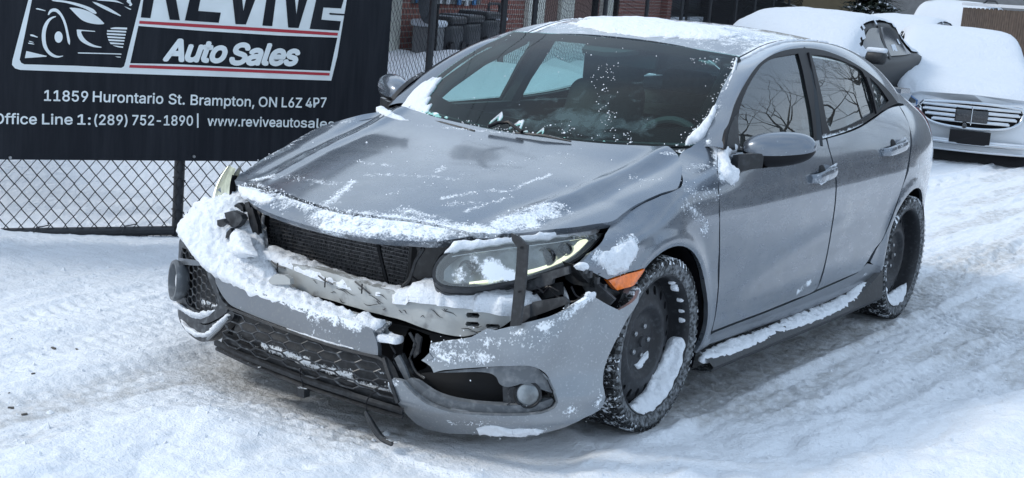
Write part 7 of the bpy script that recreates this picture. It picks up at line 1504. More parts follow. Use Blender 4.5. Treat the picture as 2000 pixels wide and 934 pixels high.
def text(name, body, p0, p1, h, m, parent, wt=.0014, shear=0., o_=.001, tight=1.):
    """a line of lettering on the sign from (s, z) p0 to p1; h = cap height; the letters are drawn shapes kept in GLYPH"""
    G = GLYPH; vs, fs, x = [], [], 0.
    for ch in body:
        adv, v, p = G[ch]; k = len(vs)
        for q in v.split():
            a, b_ = map(int, q.split(',')); vs.append((a/1000+x, b_/1000))
        fs += [tuple(k+int(i) for i in q.split(',')) for q in p.split()]; x += adv/1000*tight
    co = np.array(vs); x0, x1 = co[:, 0].min(), co[:, 0].max(); p0, p1 = np.array(p0), np.array(p1); L = np.linalg.norm(p1-p0); dx = (p1-p0)/L; up = np.array([-dx[1], dx[0]])
    if shear: co[:, 0] += co[:, 1]*shear; x0, x1 = co[:, 0].min(), co[:, 0].max()
    kx = L/(x1-x0); ky = h/.727; P = []; F0 = list(fs); N0 = len(co); fs = []
    for k, (a, b_) in enumerate([(math.cos(q), math.sin(q)) for q in np.linspace(0, 2*math.pi, 9)[:-1]]):    # thickened strokes
        P += [fpt(*(p0+dx*((c[0]-x0)*kx+a*wt)+up*(c[1]*ky+b_*wt)), SGO-.008+o_+k*.00012) for c in co]; fs += [tuple(i+k*N0 for i in f) for f in F0]
    f = fs[0]; nn = np.cross(P[f[1]]-P[f[0]], P[f[2]]-P[f[0]])
    if nn[:2] @ FN < 0: fs = [f[::-1] for f in fs]
    o = mk(name, P, fs, m, parent, smooth=False)
    if parent is sg: srel(o)
    return o
def cap_height(a, b_): return sgp(*a)[1]-sgp(*b_)[1]
for word, a, b_ in (('11859', (87, 197), (172, 199)), ('Hurontario', (182, 199), (319, 203)), ('St.', (330, 203.5), (361, 204.5)), ('Brampton,', (373, 205), (497, 208.5)), ('ON', (506, 208.5), (541, 209.5)), ('L6Z', (551, 209.5), (590, 210.5)), ('4P7', (598, 210.5), (638, 209.5))):
    text('lettering', word, sgp(*a), sgp(*b_), .078, 'sign_white', sg)
for word, a, b_ in (('Office', (-12, 242), (72, 243)), ('Line', (83, 243), (142, 243.5)), ('1:', (152, 243.5), (177, 244)), ('(289)', (185, 244), (249, 244.5)), ('752-1890', (259, 244.5), (377, 245.5)), ('www.reviveauto', (406, 246), (586, 249))):
    text('lettering', word, sgp(*a), sgp(*b_), .076, 'sign_white', sg)
sign_poly('lettering', [(385.5, 222), (388.5, 222), (388.5, 250), (385.5, 250)], 'sign_white', sg, o_=.001)
text('lettering', 'sales.ca', sgp(588, 249), sgp(690, 253), .076, 'sign_white', sg)
# the two slanted words, heavy condensed strokes
text('logo_word', 'Auto', sgp(321, 117.5), sgp(442, 121.5), .158, 'sign_white', lg, wt=.0082, shear=.30, tight=.94)
text('logo_word', 'Sales', sgp(451, 125), sgp(584, 127), .158, 'sign_white', lg, wt=.0082, shear=.30, tight=.94)
for x, y in ((379, 306), (20, 308)):
    q = sgp(x, y); srel(MB().tube([fpt(q[0], q[1], SGO-.01), fpt(q[0], q[1], SGO+.004)], .008, 8).build('bolt', 'alu', sg))
# ================================================================== beyond the yard: second fence, houses, parked cars, trees
B2 = np.array([-6.8, -5.2]); D2_ = np.array([-.9610, -.2765]); N2_ = np.array([-.2765, .9610])
gh = lambda x, y: float(ground_h(np.array([float(x)]), np.array([float(y)]))[0])
def p2(s, z, o=0.): return np.array([B2[0]+D2_[0]*s+N2_[0]*o, B2[1]+D2_[1]*s+N2_[1]*o, z])
ff2 = thing('boundary_fence', 'long black chain link fence running back past the houses to the parked cars', 'fence')
for s in (-3.2, -.15, 2.1, 3.3, 6.8, 9.6, 12.6, 15.6, 19.0, 22.0, 25.5, 29, 33):
    g_ = gh(*p2(s, 0)[:2]); MB().tube([p2(s, g_-.1), p2(s, g_+1.75)], .038 if s < 3 else .034, 8).build('post', 'fence_black', ff2)
for a in range(-4, 34, 2):
    MB().tube([p2(a, gh(*p2(a, 0)[:2])+1.72), p2(a+2, gh(*p2(a+2, 0)[:2])+1.72)], .02, 6).build('top_rail', 'fence_black', ff2)
_s = np.arange(-5, 35, .25); ZO = (_s, [gh(*p2(q, 0)[:2]) for q in _s])
chainlink('wire_mesh', B2, D2_, -4.5, 20, -.02, 1.72, .0385, .090, .0028, 'fence_black', ff2, nrm=N2_, zoff=ZO)
chainlink('wire_mesh', B2, D2_, 20, 34, -.02, 1.72, .08, .18, .005, 'fence_black', ff2, nrm=N2_, zoff=ZO)
# ---- house behind the fence
def brick_mat(name, c1, c2, mortar, sc=1., bw=.22, bh=.075):
    m = mat(name, c1, rough=.85); n = m.node_tree; b = n.nodes['Principled BSDF']; tc = n.nodes.new('ShaderNodeTexCoord'); t = n.nodes.new('ShaderNodeTexBrick')
    mp = n.nodes.new('ShaderNodeMapping'); mp.inputs['Rotation'].default_value = (math.pi/2, 0, 0); n.links.new(tc.outputs['Object'], mp.inputs[0])
    n.links.new(mp.outputs[0], t.inputs['Vector']); t.inputs['Color1'].default_value = (*c1, 1); t.inputs['Color2'].default_value = (*c2, 1); t.inputs['Mortar'].default_value = (*mortar, 1)
    t.inputs['Scale'].default_value = 1; t.inputs['Brick Width'].default_value = bw; t.inputs['Row Height'].default_value = bh; t.inputs['Mortar Size'].default_value = .008
    n.links.new(t.outputs[0], b.inputs['Base Color']); return m
brick_mat('brick_red', (.27, .090, .068), (.20, .068, .054), (.30, .26, .23))
brick_mat('stone_tan', (.30, .27, .21), (.24, .21, .17), (.20, .18, .16), bw=.5, bh=.16)
mat('cream_panel', (.58, .58, .52), rough=.6, var=.08, vs=4); mat('brown_door', (.16, .085, .065), rough=.5); mat('dark_glass', (.02, .024, .03), rough=.08)
mat('garage_dark', (.022, .026, .032), rough=.4); mat('roof_shingle', (.07, .062, .058), rough=.9, var=.3, vs=12); mat('ochre_render', (.34, .27, .17), rough=.8, var=.1, vs=3)
mat('blue_slat', (.06, .20, .42), rough=.5); mat('white_slat', (.62, .64, .66), rough=.5); mat('grey_siding', (.16, .165, .17), rough=.7, var=.15, vs=6); mat('wood_fence', (.085, .062, .048), rough=.8, var=.3, vs=9)
HB = np.array([-12.0, -8.85])
def hw(px, py=40, o=0.):     # s, z on the facade seen at a pixel
    r_ = ray(px, py); P0_ = HB+N2_*o; t = ((P0_-CP[:2]) @ N2_)/(r_[:2] @ N2_); q = CP+r_*t; return float((q[:2]-HB) @ D2_), float(q[2])
Rz2 = [[D2_[0], -N2_[0]*-1 if False else -D2_[1]*1, 0], [D2_[1], D2_[0], 0], [0, 0, 1]]
angH = math.atan2(D2_[1], D2_[0])
def house(name, label, loc, ang=None): return thing(name, label, 'building', tuple(loc), angH if ang is None else ang)
def hbox(nm, s0, s1, z0, z1, d0, d1, m, root, rs, rz):
    """box on a facade: along-wall s0..s1, height z0..z1, depth d0..d1 in front of the wall (towards the yard), in the house's own axes"""
    # house axes: x = D2_, y = left of it; the yard is on the +N2_ side, which is -y here
    c = ((s0+s1)/2-rs, -(d0+d1)/2, (z0+z1)/2-rz); o = MB().box(c, (abs(s1-s0), abs(d1-d0), abs(z1-z0))).build(nm, m, root, smooth=False); return o
yardsign = 1 if (np.array([-math.sin(angH), math.cos(angH)]) @ N2_) > 0 else -1
def hb(nm, a, b, z0, z1, d0, d1, m, root, rs=0., rz=0.):
    ys = yardsign if abs(root.rotation_euler[2]-angH) < 1e-6 else 1
    c = ((a+b)/2-rs, ys*(d0+d1)/2, (z0+z1)/2-rz); return MB().box(c, (abs(b-a), abs(d1-d0), abs(z1-z0))).build(nm, m, root, smooth=False)
H1 = house('brick_house', 'long red brick house with cream door frames and dark garage doors behind the fence', (HB[0], HB[1], 0))
sE = hw(1442)[0]
hb('wall', -9, sE, -.2, 4.4, -6, 0, 'brick_red', H1)
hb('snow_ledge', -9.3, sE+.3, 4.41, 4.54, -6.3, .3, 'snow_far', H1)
rf = MB(); rf.add([(-9.4, yardsign*.5, 4.54), (sE+.4, yardsign*.5, 4.54), (sE+.4, yardsign*-3, 6.0), (-9.4, yardsign*-3, 6.0), (-9.4, yardsign*-6.5, 4.54), (sE+.4, yardsign*-6.5, 4.54)], [(0, 1, 2, 3), (3, 2, 5, 4), (0, 3, 4), (1, 5, 2)]); rf.build('roof', 'roof_shingle', H1, smooth=False)
def feat(nm, px0, px1, z0, z1, d, m, d0=.004, root=H1): return hb(nm, hw(px0)[0], hw(px1)[0], z0, z1, d0, d, m, root)
zt = 3.0
feat('corner_trim', 755, 775, .2, zt, .06, 'cream_panel')
dr = feat('door', 1118, 1150, .5, 2.7, .03, 'brown_door')
feat('door_frame', 1022, 1054, .4, 2.9, .08, 'cream_panel'); feat('door_frame', 1086, 1112, .4, 2.9, .08, 'cream_panel'); feat('door_frame', 1168, 1188, .4, 2.9, .08, 'cream_panel')
feat('door', 1056, 1084, .5, 2.7, .03, 'brown_door')
for a, b in ((1205, 1240), (1245, 1288)):
    feat('window', a+2, b-2, 1.62, 2.7, .02, 'dark_glass'); feat('window_sill', a, b, 1.52, 1.60, .10, 'white_slat')
feat('pilaster', 1198, 1204, .2, 3, .10, 'brick_red'); feat('pilaster', 1288, 1296, .2, 3, .16, 'brick_red')
for a, b in ((1297, 1326), (1334, 1356), (1357, 1376), (1377, 1392)):
    feat('garage_door', a, b, .3, 2.6, .03, 'garage_dark'); feat('snow_ledge', a+1, b-1, .70, .92, .16, 'snow_far', d0=.035)
feat('beam', 1294, 1400, 1.0, 1.10, .12, 'black_trim', d0=.04)
feat('door_post', 1327, 1333, .3, 2.6, .12, 'black_trim'); 
# tall window with hanging blue and white slats, left part
feat('window', 800, 925, 1.12, 2.9, .03, 'grey_siding')
random.seed(4)
for k in range(17):
    a = 803+k*7.4; m_ = ['white_slat', 'blue_slat', 'white_slat', 'grey_siding'][random.randrange(4)]
    feat('vertical_slat', a, a+5.0, 1.14+random.uniform(-.05, .08), 2.85, .07, m_, d0=.045)
feat('downpipe', 1195, 1197.5, .2, 4, .09, 'black_trim')
# things standing against the wall
def at_wall(px, o): s, z = hw(px); return HB+D2_*s+N2_*o
def obj_at(name, label, cat, px, o, group=None):
    p = at_wall(px, o); t = thing(name, label, cat, (p[0], p[1], gh(p[0], p[1])), angH, group); return t
for k, (px, wd, ht, lb) in enumerate(((812, .55, .44, 'dark covered bin at the left end of the row by the brick wall'), (848, .62, .50, 'broadest black covered bin, middle of the row by the brick wall'), (884, .55, .46, 'black covered bin next to the gas meter'))):
    t = obj_at('covered_bin', lb, 'bin', px, .40, 'dark bins along the brick wall')
    v, f = rbox((0, 0, ht/2), (wd, .42, ht), .10); mk('body', [(q[0]*(1+.15*q[2]), q[1], q[2]+.02*mnoise.noise(Vector(q)*3)) for q in v], f, 'garage_dark', t)
    v, f = rbox((0, 0, ht+.03), (wd*1.1, .46, .10), .04); mk('lid', v, f, 'black_plastic', t)
    for sx in (-1, 1): MB().lathe([(0, -.03), (.10, -.03), (.10, .03), (0, .03)], 14, c=(sx*wd*.4, .20*yardsign, .10)).build('wheel', 'black_trim', t)
t = obj_at('satellite_dish', 'dark round dish at the corner next to the sign, snow on its rim', 'dish', 765, .6)
MB().tube([(0, 0, 0), (0, 0, .6)], .03, 8).build('mast', 'black_trim', t); mb = MB().lathe([(0, .0), (.2, .03), (.36, .10), (.38, .12)], 20, c=(0, 0, .72)); mb.build('dish', 'garage_dark', t)
v, f = rbox((0, .1, .98), (.5, .12, .06), .03); mk('settled_snow', v, f, 'snow_far', t)
t = obj_at('snow_ledge_box', 'low wall box with a cap of snow beside the downpipe', 'utility box', 782, .4)
v, f = rbox((0, 0, .18), (.4, .3, .36), .03); mk('body', v, f, 'grey_siding', t); v, f = rbox((0, 0, .40), (.46, .36, .09), .04); mk('settled_snow', v, f, 'snow_far', t)
t = obj_at('gas_meter', 'grey gas meter and pipes on the brick wall', 'gas meter', 943, .25)
v, f = rbox((0, 0, .30), (.24, .20, .26), .05); mk('body', v, f, 'grey_siding', t); MB().tube(catmull([(0, 0, .42), (0, 0, .62), (-.02, 0, .66), (-.5, 0, .66), (-.52, 0, .6), (-.52, 0, .0)], 4), .022, 7).build('pipe', 'grey_plastic', t)
MB().tube(catmull([(.1, 0, .42), (.1, 0, .80), (.12, 0, .85), (.35, 0, .85)], 4), .020, 7).build('pipe', 'grey_plastic', t)
v, f = rbox((0, 0, .44), (.26, .22, .05), .02); mk('settled_snow', v, f, 'snow_far', t)
for k, (px, lb) in enumerate(((1073, 'tall narrow dark lamp post beside the cream door frame'),)):
    t = obj_at('lamp_post', lb, 'lamp post', px, .8); MB().tube([(0, 0, 0), (0, 0, 2.4)], .06, 10).build('post', 'black_trim', t); v, f = rbox((0, 0, 2.5), (.2, .2, .3), .04); mk('lamp_shade', v, f, 'dark_glass', t)
t = obj_at('tall_bin', 'tall dark bin with snow on its lid next to the garage doors', 'bin', 1415, .9)
v, f = rbox((0, 0, .95), (1.6, .9, 1.9), .08); mk('body', v, f, 'garage_dark', t); v, f = rbox((0, 0, 1.94), (1.66, .95, .12), .05); mk('settled_snow', v, f, 'snow_far', t)
# mound of snow against the wall is part of the ground; snow-capped shrub behind the first post
def shrub(name, label, p, r, capm='snow_far'):
    t = thing(name, label, 'shrub', (p[0], p[1], gh(p[0], p[1]))); mb = MB(); random.seed(int(abs(p[0])*10))
    for k in range(260):
        a, e = random.random()*6.28, random.random()*1.5; d_ = np.array([math.cos(a)*math.cos(e), math.sin(a)*math.cos(e), math.sin(e)])*r*random.uniform(.5, 1)
        q = d_+np.array([0, 0, r*.3]); mb.tube([q, q+np.random.randn(3)*.08*r], .012*r, 3, cap=False)
    o = mb.build('twigs', 'wood_fence', t); o['kind'] = 'stuff'
    vs = []; fs = []; n = 22
    for i in range(9):
        e = math.pi/2*i/8
        for j in range(n): a = 2*math.pi*j/n; rr = r*1.03*(1+.08*mnoise.noise(Vector((math.cos(a)*2, math.sin(a)*2, e*2)))); vs.append((rr*math.cos(a)*math.cos(e), rr*math.sin(a)*math.cos(e), r*.45+rr*math.sin(e)*.85))
    for i in range(8):
        for j in range(n): fs.append((i*n+j, i*n+(j+1) % n, (i+1)*n+(j+1) % n, (i+1)*n+j))
    mk('settled_snow', vs, fs, capm, t); return t
# ---- stone garage, ochre house, grey house
H2 = house('stone_garage', 'tan stone wall with one dark window, right of the brick house', (*(HB+D2_*(sE+.02)-N2_*.6), 0))
hb('wall', .05, 9.5, -.2, 4.6, -5, 0, 'stone_tan', H2); 
w0, w1 = hw(1452, 20, -.6)[0]-sE, hw(1482, 20, -.6)[0]-sE
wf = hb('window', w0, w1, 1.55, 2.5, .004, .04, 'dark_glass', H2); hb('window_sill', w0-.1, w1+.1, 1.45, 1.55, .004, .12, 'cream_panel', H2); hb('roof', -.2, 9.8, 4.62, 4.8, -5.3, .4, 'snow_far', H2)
def far_pt(px, dist): r_ = ray(px, 30); r_ = r_[:2]/np.linalg.norm(r_[:2]); return CP[:2]+r_*dist
q = far_pt(1505, 52); H3 = house('ochre_house', 'ochre house with a blue window band behind the round snow-capped shrub', (q[0], q[1], 0), math.radians(113))
hb('wall', 0, 10, -.2, 6, -6, 0, 'ochre_render', H3); hb('window', 3.0, 5.6, 1.6, 2.6, .004, .05, 'blue_slat', H3); hb('window', .5, 1.8, 1.4, 2.6, .004, .05, 'dark_glass', H3); hb('roof', -.4, 10.4, 6.02, 6.2, -6.4, .5, 'snow_far', H3)
q = far_pt(1662, 50); H4 = house('grey_house', 'grey sided house with a dark door behind the fir tree', (q[0], q[1], 0), math.radians(112))
hb('wall', 0, 26, -.2, 6.5, -7, 0, 'grey_siding', H4); hb('door', 7.6, 10.5, 0, 2.2, .004, .06, 'garage_dark', H4); hb('window', 2.0, 4.6, .9, 2.2, .004, .05, 'dark_glass', H4); hb('window_frame', 6.6, 7.4, 0, 2.4, .004, .05, 'white_slat', H4); hb('roof', -.5, 26.5, 6.52, 6.8, -7.5, .6, 'snow_far', H4)
for k in range(9): hb('cladding_board', 11, 25.8, .25+k*.26, .47+k*.26, .004, .035+.01*(k % 2), 'wood_fence' if k % 3 else 'grey_siding', H4)
shrub('round_shrub', 'round shrub under a dome of snow behind the boundary fence', far_pt(1611, 38), .36)
# timber fence at the far right, board by board
q0, q1 = far_pt(1880, 33), far_pt(2040, 28); dv = (q1-q0); LW = np.linalg.norm(dv); dv = dv/LW
wfn = thing('timber_fence', 'dark weathered timber fence behind the roofs of the snowed-in cars', 'fence', (q0[0], q0[1], 0))
nb = int(LW/.15)
for k in range(nb):
    p = dv*(k+.5)*.15; ob = MB().box((p[0], p[1], .85), (.13, .025, 1.75+.02*math.sin(k*3)), [[dv[0], -dv[1], 0], [dv[1], dv[0], 0], [0, 0, 1]]).build('board', 'wood_fence', wfn, smooth=False)
MB().box((dv[0]*LW/2, dv[1]*LW/2, 1.80), (LW, .10, .06), [[dv[0], -dv[1], 0], [dv[1], dv[0], 0], [0, 0, 1]]).build('settled_snow', 'snow_far', wfn, smooth=False)
# ---- conifer with snow
mat('needles', (.035, .050, .038), rough=.8, var=.4, vs=5); mat('bark', (.055, .045, .038), rough=.9, var=.3, vs=14)
def conifer(p, h, label):
    t = thing('fir_tree', label, 'tree', (p[0], p[1], gh(p[0], p[1]))); random.seed(8)
    MB().tube([(0, 0, 0), (0, 0, h*.5), (0, 0, h)], [.12, .07, .01], 8).build('trunk', 'bark', t)
    mb, ms = MB(), MB()
    for k in range(520):
        z = random.uniform(.15, .98)*h; R = (h-z)*.42*random.uniform(.6, 1.05); a = random.random()*6.28; c, s = math.cos(a), math.sin(a)
        for q in range(5):
            r = R*(.25+.75*q/4); zz = z-.10*r+random.uniform(-.04, .04); w_ = .16*(1.1-q/5)
            P_ = [(c*r-s*w_, s*r+c*w_, zz-.05), (c*(r+.18), s*(r+.18), zz), (c*r+s*w_, s*r-c*w_, zz-.05), (c*(r-.12), s*(r-.12), zz+.02)]; mb.add(P_, [(0, 1, 2, 3)])
            if random.random() < .22: ms.add([(x, y, z_+.025) for x, y, z_ in P_], [(0, 1, 2, 3)])
    o = mb.build('crown', 'needles', t, smooth=False); o['kind'] = 'stuff'; o = ms.build('settled_snow', 'snow_far', t, smooth=False); o['kind'] = 'stuff'
conifer(far_pt(1700, 40), 3.4, 'dark fir tree dusted with snow in front of the grey house')
# ---- bare trees beside the yard (they show in the side windows)
def bare_tree(p, h, seed, label, lean=(0, 0)):
    t = thing('bare_tree', label, 'tree', (p[0], p[1], gh(p[0], p[1])-.1)); rnd = random.Random(seed); segs = MB(); trunk = MB()
    def grow(q, d, L, r, lv, mb):
        pts = [q]; rs = [r]; n = 4 if lv < 3 else 3
        for i in range(n):
            d = d+np.array([rnd.gauss(0, .13), rnd.gauss(0, .13), rnd.gauss(.02, .06)]); d /= np.linalg.norm(d); q = q+d*L/n; pts.append(q); rs.append(r*(1-.42*(i+1)/n))
        mb.tube(pts, rs, 7 if lv < 2 else (5 if lv < 4 else 3), cap=False)
        if lv >= 6 or r < .006: return
        k = (3 if lv < 1 else 2)+(1 if rnd.random() < .45 else 0)
        for j in range(k):
            ax = np.array([rnd.gauss(0, 1), rnd.gauss(0, 1), rnd.gauss(.15, .5)]); ax -= (ax @ d)*d; ax /= np.linalg.norm(ax)+1e-9; an = rnd.uniform(.35, .85); dd = d*math.cos(an)+ax*math.sin(an)
            st_ = pts[-1] if j < 2 else pts[-2]; grow(st_, dd, L*rnd.uniform(.68, .86), rs[-1]*rnd.uniform(.68, .86), lv+1, segs)
    d0 = np.array([lean[0], lean[1], 1.]); d0 /= np.linalg.norm(d0); grow(np.zeros(3), d0, h*.20, h*.030, 0, trunk)
    trunk.build('trunk', 'bark', t); o = segs.build('crown', 'bark', t); o['kind'] = 'stuff'; return t
bare_tree((-20.5, 7.6), 12.5, 3, 'bare spreading tree whose trunk is mirrored in the front door window', (.10, .05))
bare_tree((-24.0, 6.6), 13.0, 11, 'bare tree mirrored in the rear door window of the wreck', (-.1, .0))
bare_tree((-18.0, 12.5), 9.0, 21, 'smaller bare tree farther round the yard, out of view to the right', (.05, .1))
H5 = thing('neighbour_house', 'long dark house with a hedge across the yard, beyond the right edge of the view', 'building', (-34, 17, 0), math.radians(20))
MB().box((0, 0, 1.6), (26, 7, 3.6)).build('wall', 'grey_siding', H5, smooth=False); MB().add([(-13.5, -4, 3.4), (13.5, -4, 3.4), (13.5, 0, 5.2), (-13.5, 0, 5.2), (-13.5, 4, 3.4), (13.5, 4, 3.4)], [(0, 1, 2, 3), (3, 2, 5, 4), (0, 3, 4), (1, 5, 2)]).build('roof', 'roof_shingle', H5, smooth=False)
for k in range(6): MB().box((-10.5+k*4.2, -3.53, 1.9), (1.6, .08, 1.2)).build('window', 'dark_glass', H5, smooth=False)
# ---- utility pole
up_ = thing('utility_pole', 'wooden utility pole with grey transformers behind the brick house', 'utility pole', (-19.3, -14.4, 0))
MB().tube([(0, 0, 0), (0, 0, 12.8)], [.16, .11], 10).build('pole', 'bark', up_)
MB().box((0, 0, 12.2), (.12, 2.6, .12)).build('crossarm', 'bark', up_, smooth=False)
for y in (-.45, .55, .1): MB().lathe([(0, -.45), (.22, -.45), (.24, -.38), (.24, .38), (.2, .45), (0, .47)], 16, c=(.30, y, 10.6), axis='z').build('transformer', 'grey_siding', up_)
for y in (-1.1, -.4, .4, 1.1): MB().lathe([(0, .0), (.05, .0), (.06, .06), (.03, .14), (0, .16)], 8, c=(0, y, 12.26), axis='z').build('insulator', 'white_slat', up_)
for y in (-1.1, .4, 1.1): MB().tube([(-40, y-12, 10.4), (-20, y-6, 9.9), (0, y, 12.35), (18, y+6, 10.0), (36, y+12, 10.6)], .012, 4, cap=False).build('power_line', 'black_trim', up_)

# ---- parked cars under snow
def carrier(spec):
    """half cross-section surface of a parked car: x back from the nose, t = 0 sill .. 1 roof centre"""
    TX, TZ, TW, TR = spec['tx'], spec['tz'], spec['tw'], spec['tr']; bx, bz = spec['bx'], spec['bz']
    def f(x, t, sg=1):
        zt_ = cubic(TX, TZ, x); w_ = cubic(TX, TW, x); r_ = cubic(TX, TR, x); b_ = cubic(bx, bz, x); g = min(1, max(0, (zt_-b_-.03)/.25)); sh = min(b_, zt_-.02)
        P = [(.92*w_, .22), (w_*.985, .36), (w_, .55), (w_*.985, .70*sh/.72 if sh < .9 else sh-.16), (w_*.955, sh-.02), ((w_*.90)*(1-g)+(w_*.91)*g, sh+.015*g), ((w_*.80)*(1-g)+(r_+(w_*.91-r_)*.55)*g, sh+(zt_-sh)*.45), ((w_*.66)*(1-g)+(r_+.045)*g, sh+(zt_-sh)*(.88)), (w_*.40*(1-g)+(r_*.72)*g, sh+(zt_-sh)*.985), (0, zt_)]
        ks = [0, .10, .22, .36, .44, .50, .62, .78, .88, 1.0]
        y = cubic(ks, [q[0] for q in P], t); z = cubic(ks, [q[1] for q in P], t)
        return np.array([-x, sg*max(0, y), z])
    return f
def snow_car(name, label, spec, loc, rz, paint, group, win=(), details=None, snow_t=.44, th=.03):
    t = thing(name, label, 'van' if 'van' in name else 'car', (*loc, gh(*loc)+spec.get('dz', 0)), rz, group); f = carrier(spec); L = spec['L']
    xs = list(np.arange(0, L+.01, .06)); ts = list(np.linspace(0, 1, 27))
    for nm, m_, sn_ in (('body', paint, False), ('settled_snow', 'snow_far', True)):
        rows = []; tt = [q for q in ts if (not sn_ or q >= snow_t)]
        for x in xs:
            row = []
            for sg in (1, -1):
                seq = tt if sg == 1 else tt[::-1][1:]
                for q in seq:
                    p = f(x, q, sg)
                    if sn_:
                        e = min(1, (q-snow_t)/.05); k = th*e*(1+.55*mnoise.noise(Vector((x*2.0, p[1]*2.0, 3.1))))+.008*e*mnoise.fractal(Vector((x*5, p[1]*5, p[2]*5)), .8, 2, 3); p = p+np.array([0, sg*.35*k*(1-q), k])+np.array([.5*k*(1 if x < .6 else 0), 0, 0])
                        cx_ = spec.get('snow0', .0); 
                    row.append(p)
            rows.append(row)
        W = len(rows[0]); V = [p for r_ in rows for p in r_]; F = [(i*W+j, i*W+j+1, (i+1)*W+j+1, (i+1)*W+j) for i in range(len(rows)-1) for j in range(W-1)]
        if sn_:
            k_ = len(tt)
            def bare(q):
                j = q[0] % W; tq = tt[j] if j < k_ else tt[::-1][1:][j-k_]; xx = -V[q[0]][0]
                a = spec['mx']+.02; return .49 < tq < .735 and a+(tq-.5)*1.5 < xx < a+2.1 and mnoise.noise(Vector((xx*3.0, tq*9, V[q[0]][1]))) > -.22
            F = [q for q in F if not bare(q)]
        elif True:
            F.append(tuple(range(W))[::-1]); F.append(tuple((len(rows)-1)*W+j for j in range(W)))
        mk(nm, V, F, m_, t)
    SFW = lambda x, q, sg, o_: f(x, q, sg)+np.array([0, sg*o_, 0])
    for nm, P_, m_, o_ in win:
        for sg in (1, -1):
            S_ = Surf.__new__(Surf); S_.f = lambda u, v, sg=sg, o_=o_: SFW(u, v, sg, o_); S_.out = np.array([0, sg, .3])
            uv, fs = trimesh2d([np.array(q) for q in catmull(P_, 3, True, 45)], [], .06); V = [S_.f(*q) for q in uv]
            if fs:
                a, b, c = [V[i] for i in fs[len(fs)//2]]
                if np.cross(b-a, c-a)[1]*sg < 0: fs = [g_[::-1] for g_ in fs]
            mk(nm, V, fs, m_, t)
    for x in spec['ax']:
        for sg in (1, -1):
            w_ = cubic(spec['tx'], spec['tw'], x)
            wl = bpy.data.objects.new('wheel', None); COL.objects.link(wl); wl.parent = t; wl.location = (-x, sg*(w_-.10), .32); wl.rotation_euler = (0, 0, 0 if sg > 0 else math.pi)
            MB().lathe([(.20, .08), (.30, .10), (.325, .07), (.325, -.08), (.28, -.10)], 28).build('tyre', 'rubber', wl); MB().lathe([(0, .06), (.06, .065), (.19, .05), (.21, .085)], 20).build('rim', 'alu', wl)
            MB().lathe([(.0, .112), (.38, .112), (.40, .108), (.40, .0)], 28).build('arch_gap', 'black_trim', wl)
    for sg in (1, -1):
        x = spec['mx']; p = f(x, .50, sg); v, g_ = rbox((p[0], p[1]+sg*.13, p[2]+.06), (.13, .22, .14), .055); mk('door_mirror', v, g_, spec.get('mm', 'black_plastic'), t)
        v, g_ = rbox((p[0], p[1]+sg*.13, p[2]+.135), (.12, .20, .05), .022); mk('mirror_snow', v, g_, 'snow_far', t)
    if details: details(t, f)
    return t
mat('car_black', (.006, .007, .008), rough=.35, spec=.10); mat('car_white', (.62, .65, .68), rough=.3, coat=.8); mat('car_silver', (.35, .37, .40), rough=.3, metal=.5, coat=.8)
SED = dict(L=4.85, tx=[0, .12, .35, .9, 1.35, 1.9, 2.35, 2.9, 3.5, 4.0, 4.4, 4.75, 4.85], tz=[.62, .74, .84, .93, 1.0, 1.28, 1.42, 1.46, 1.42, 1.24, 1.10, 1.06, .95], tw=[.66, .78, .86, .91, .92, .92, .92, .92, .92, .91, .88, .80, .72],
           tr=[.5, .5, .5, .5, .60, .60, .58, .58, .57, .55, .55, .5, .5], bx=[0, .35, 1.35, 2.5, 3.6, 4.6, 4.85], bz=[.60, .80, .96, 1.0, 1.02, 1.04, .92], ax=(.85, 3.70), mx=1.72)
side_win = [('side_window', [(1.72, .51), (2.0, .52), (2.5, .52), (2.72, .52), (2.70, .72), (2.35, .73), (2.05, .66)], 'dark_glass', .012), ('side_window', [(2.80, .52), (3.4, .52), (3.75, .53), (3.55, .66), (3.2, .72), (2.80, .73)], 'dark_glass', .012), ('window_pillar', [(2.72, .50), (2.80, .50), (2.80, .75), (2.70, .75)], 'black_trim', .014)]
def loft_strip(f, x, t0, t1, sg=1): pass
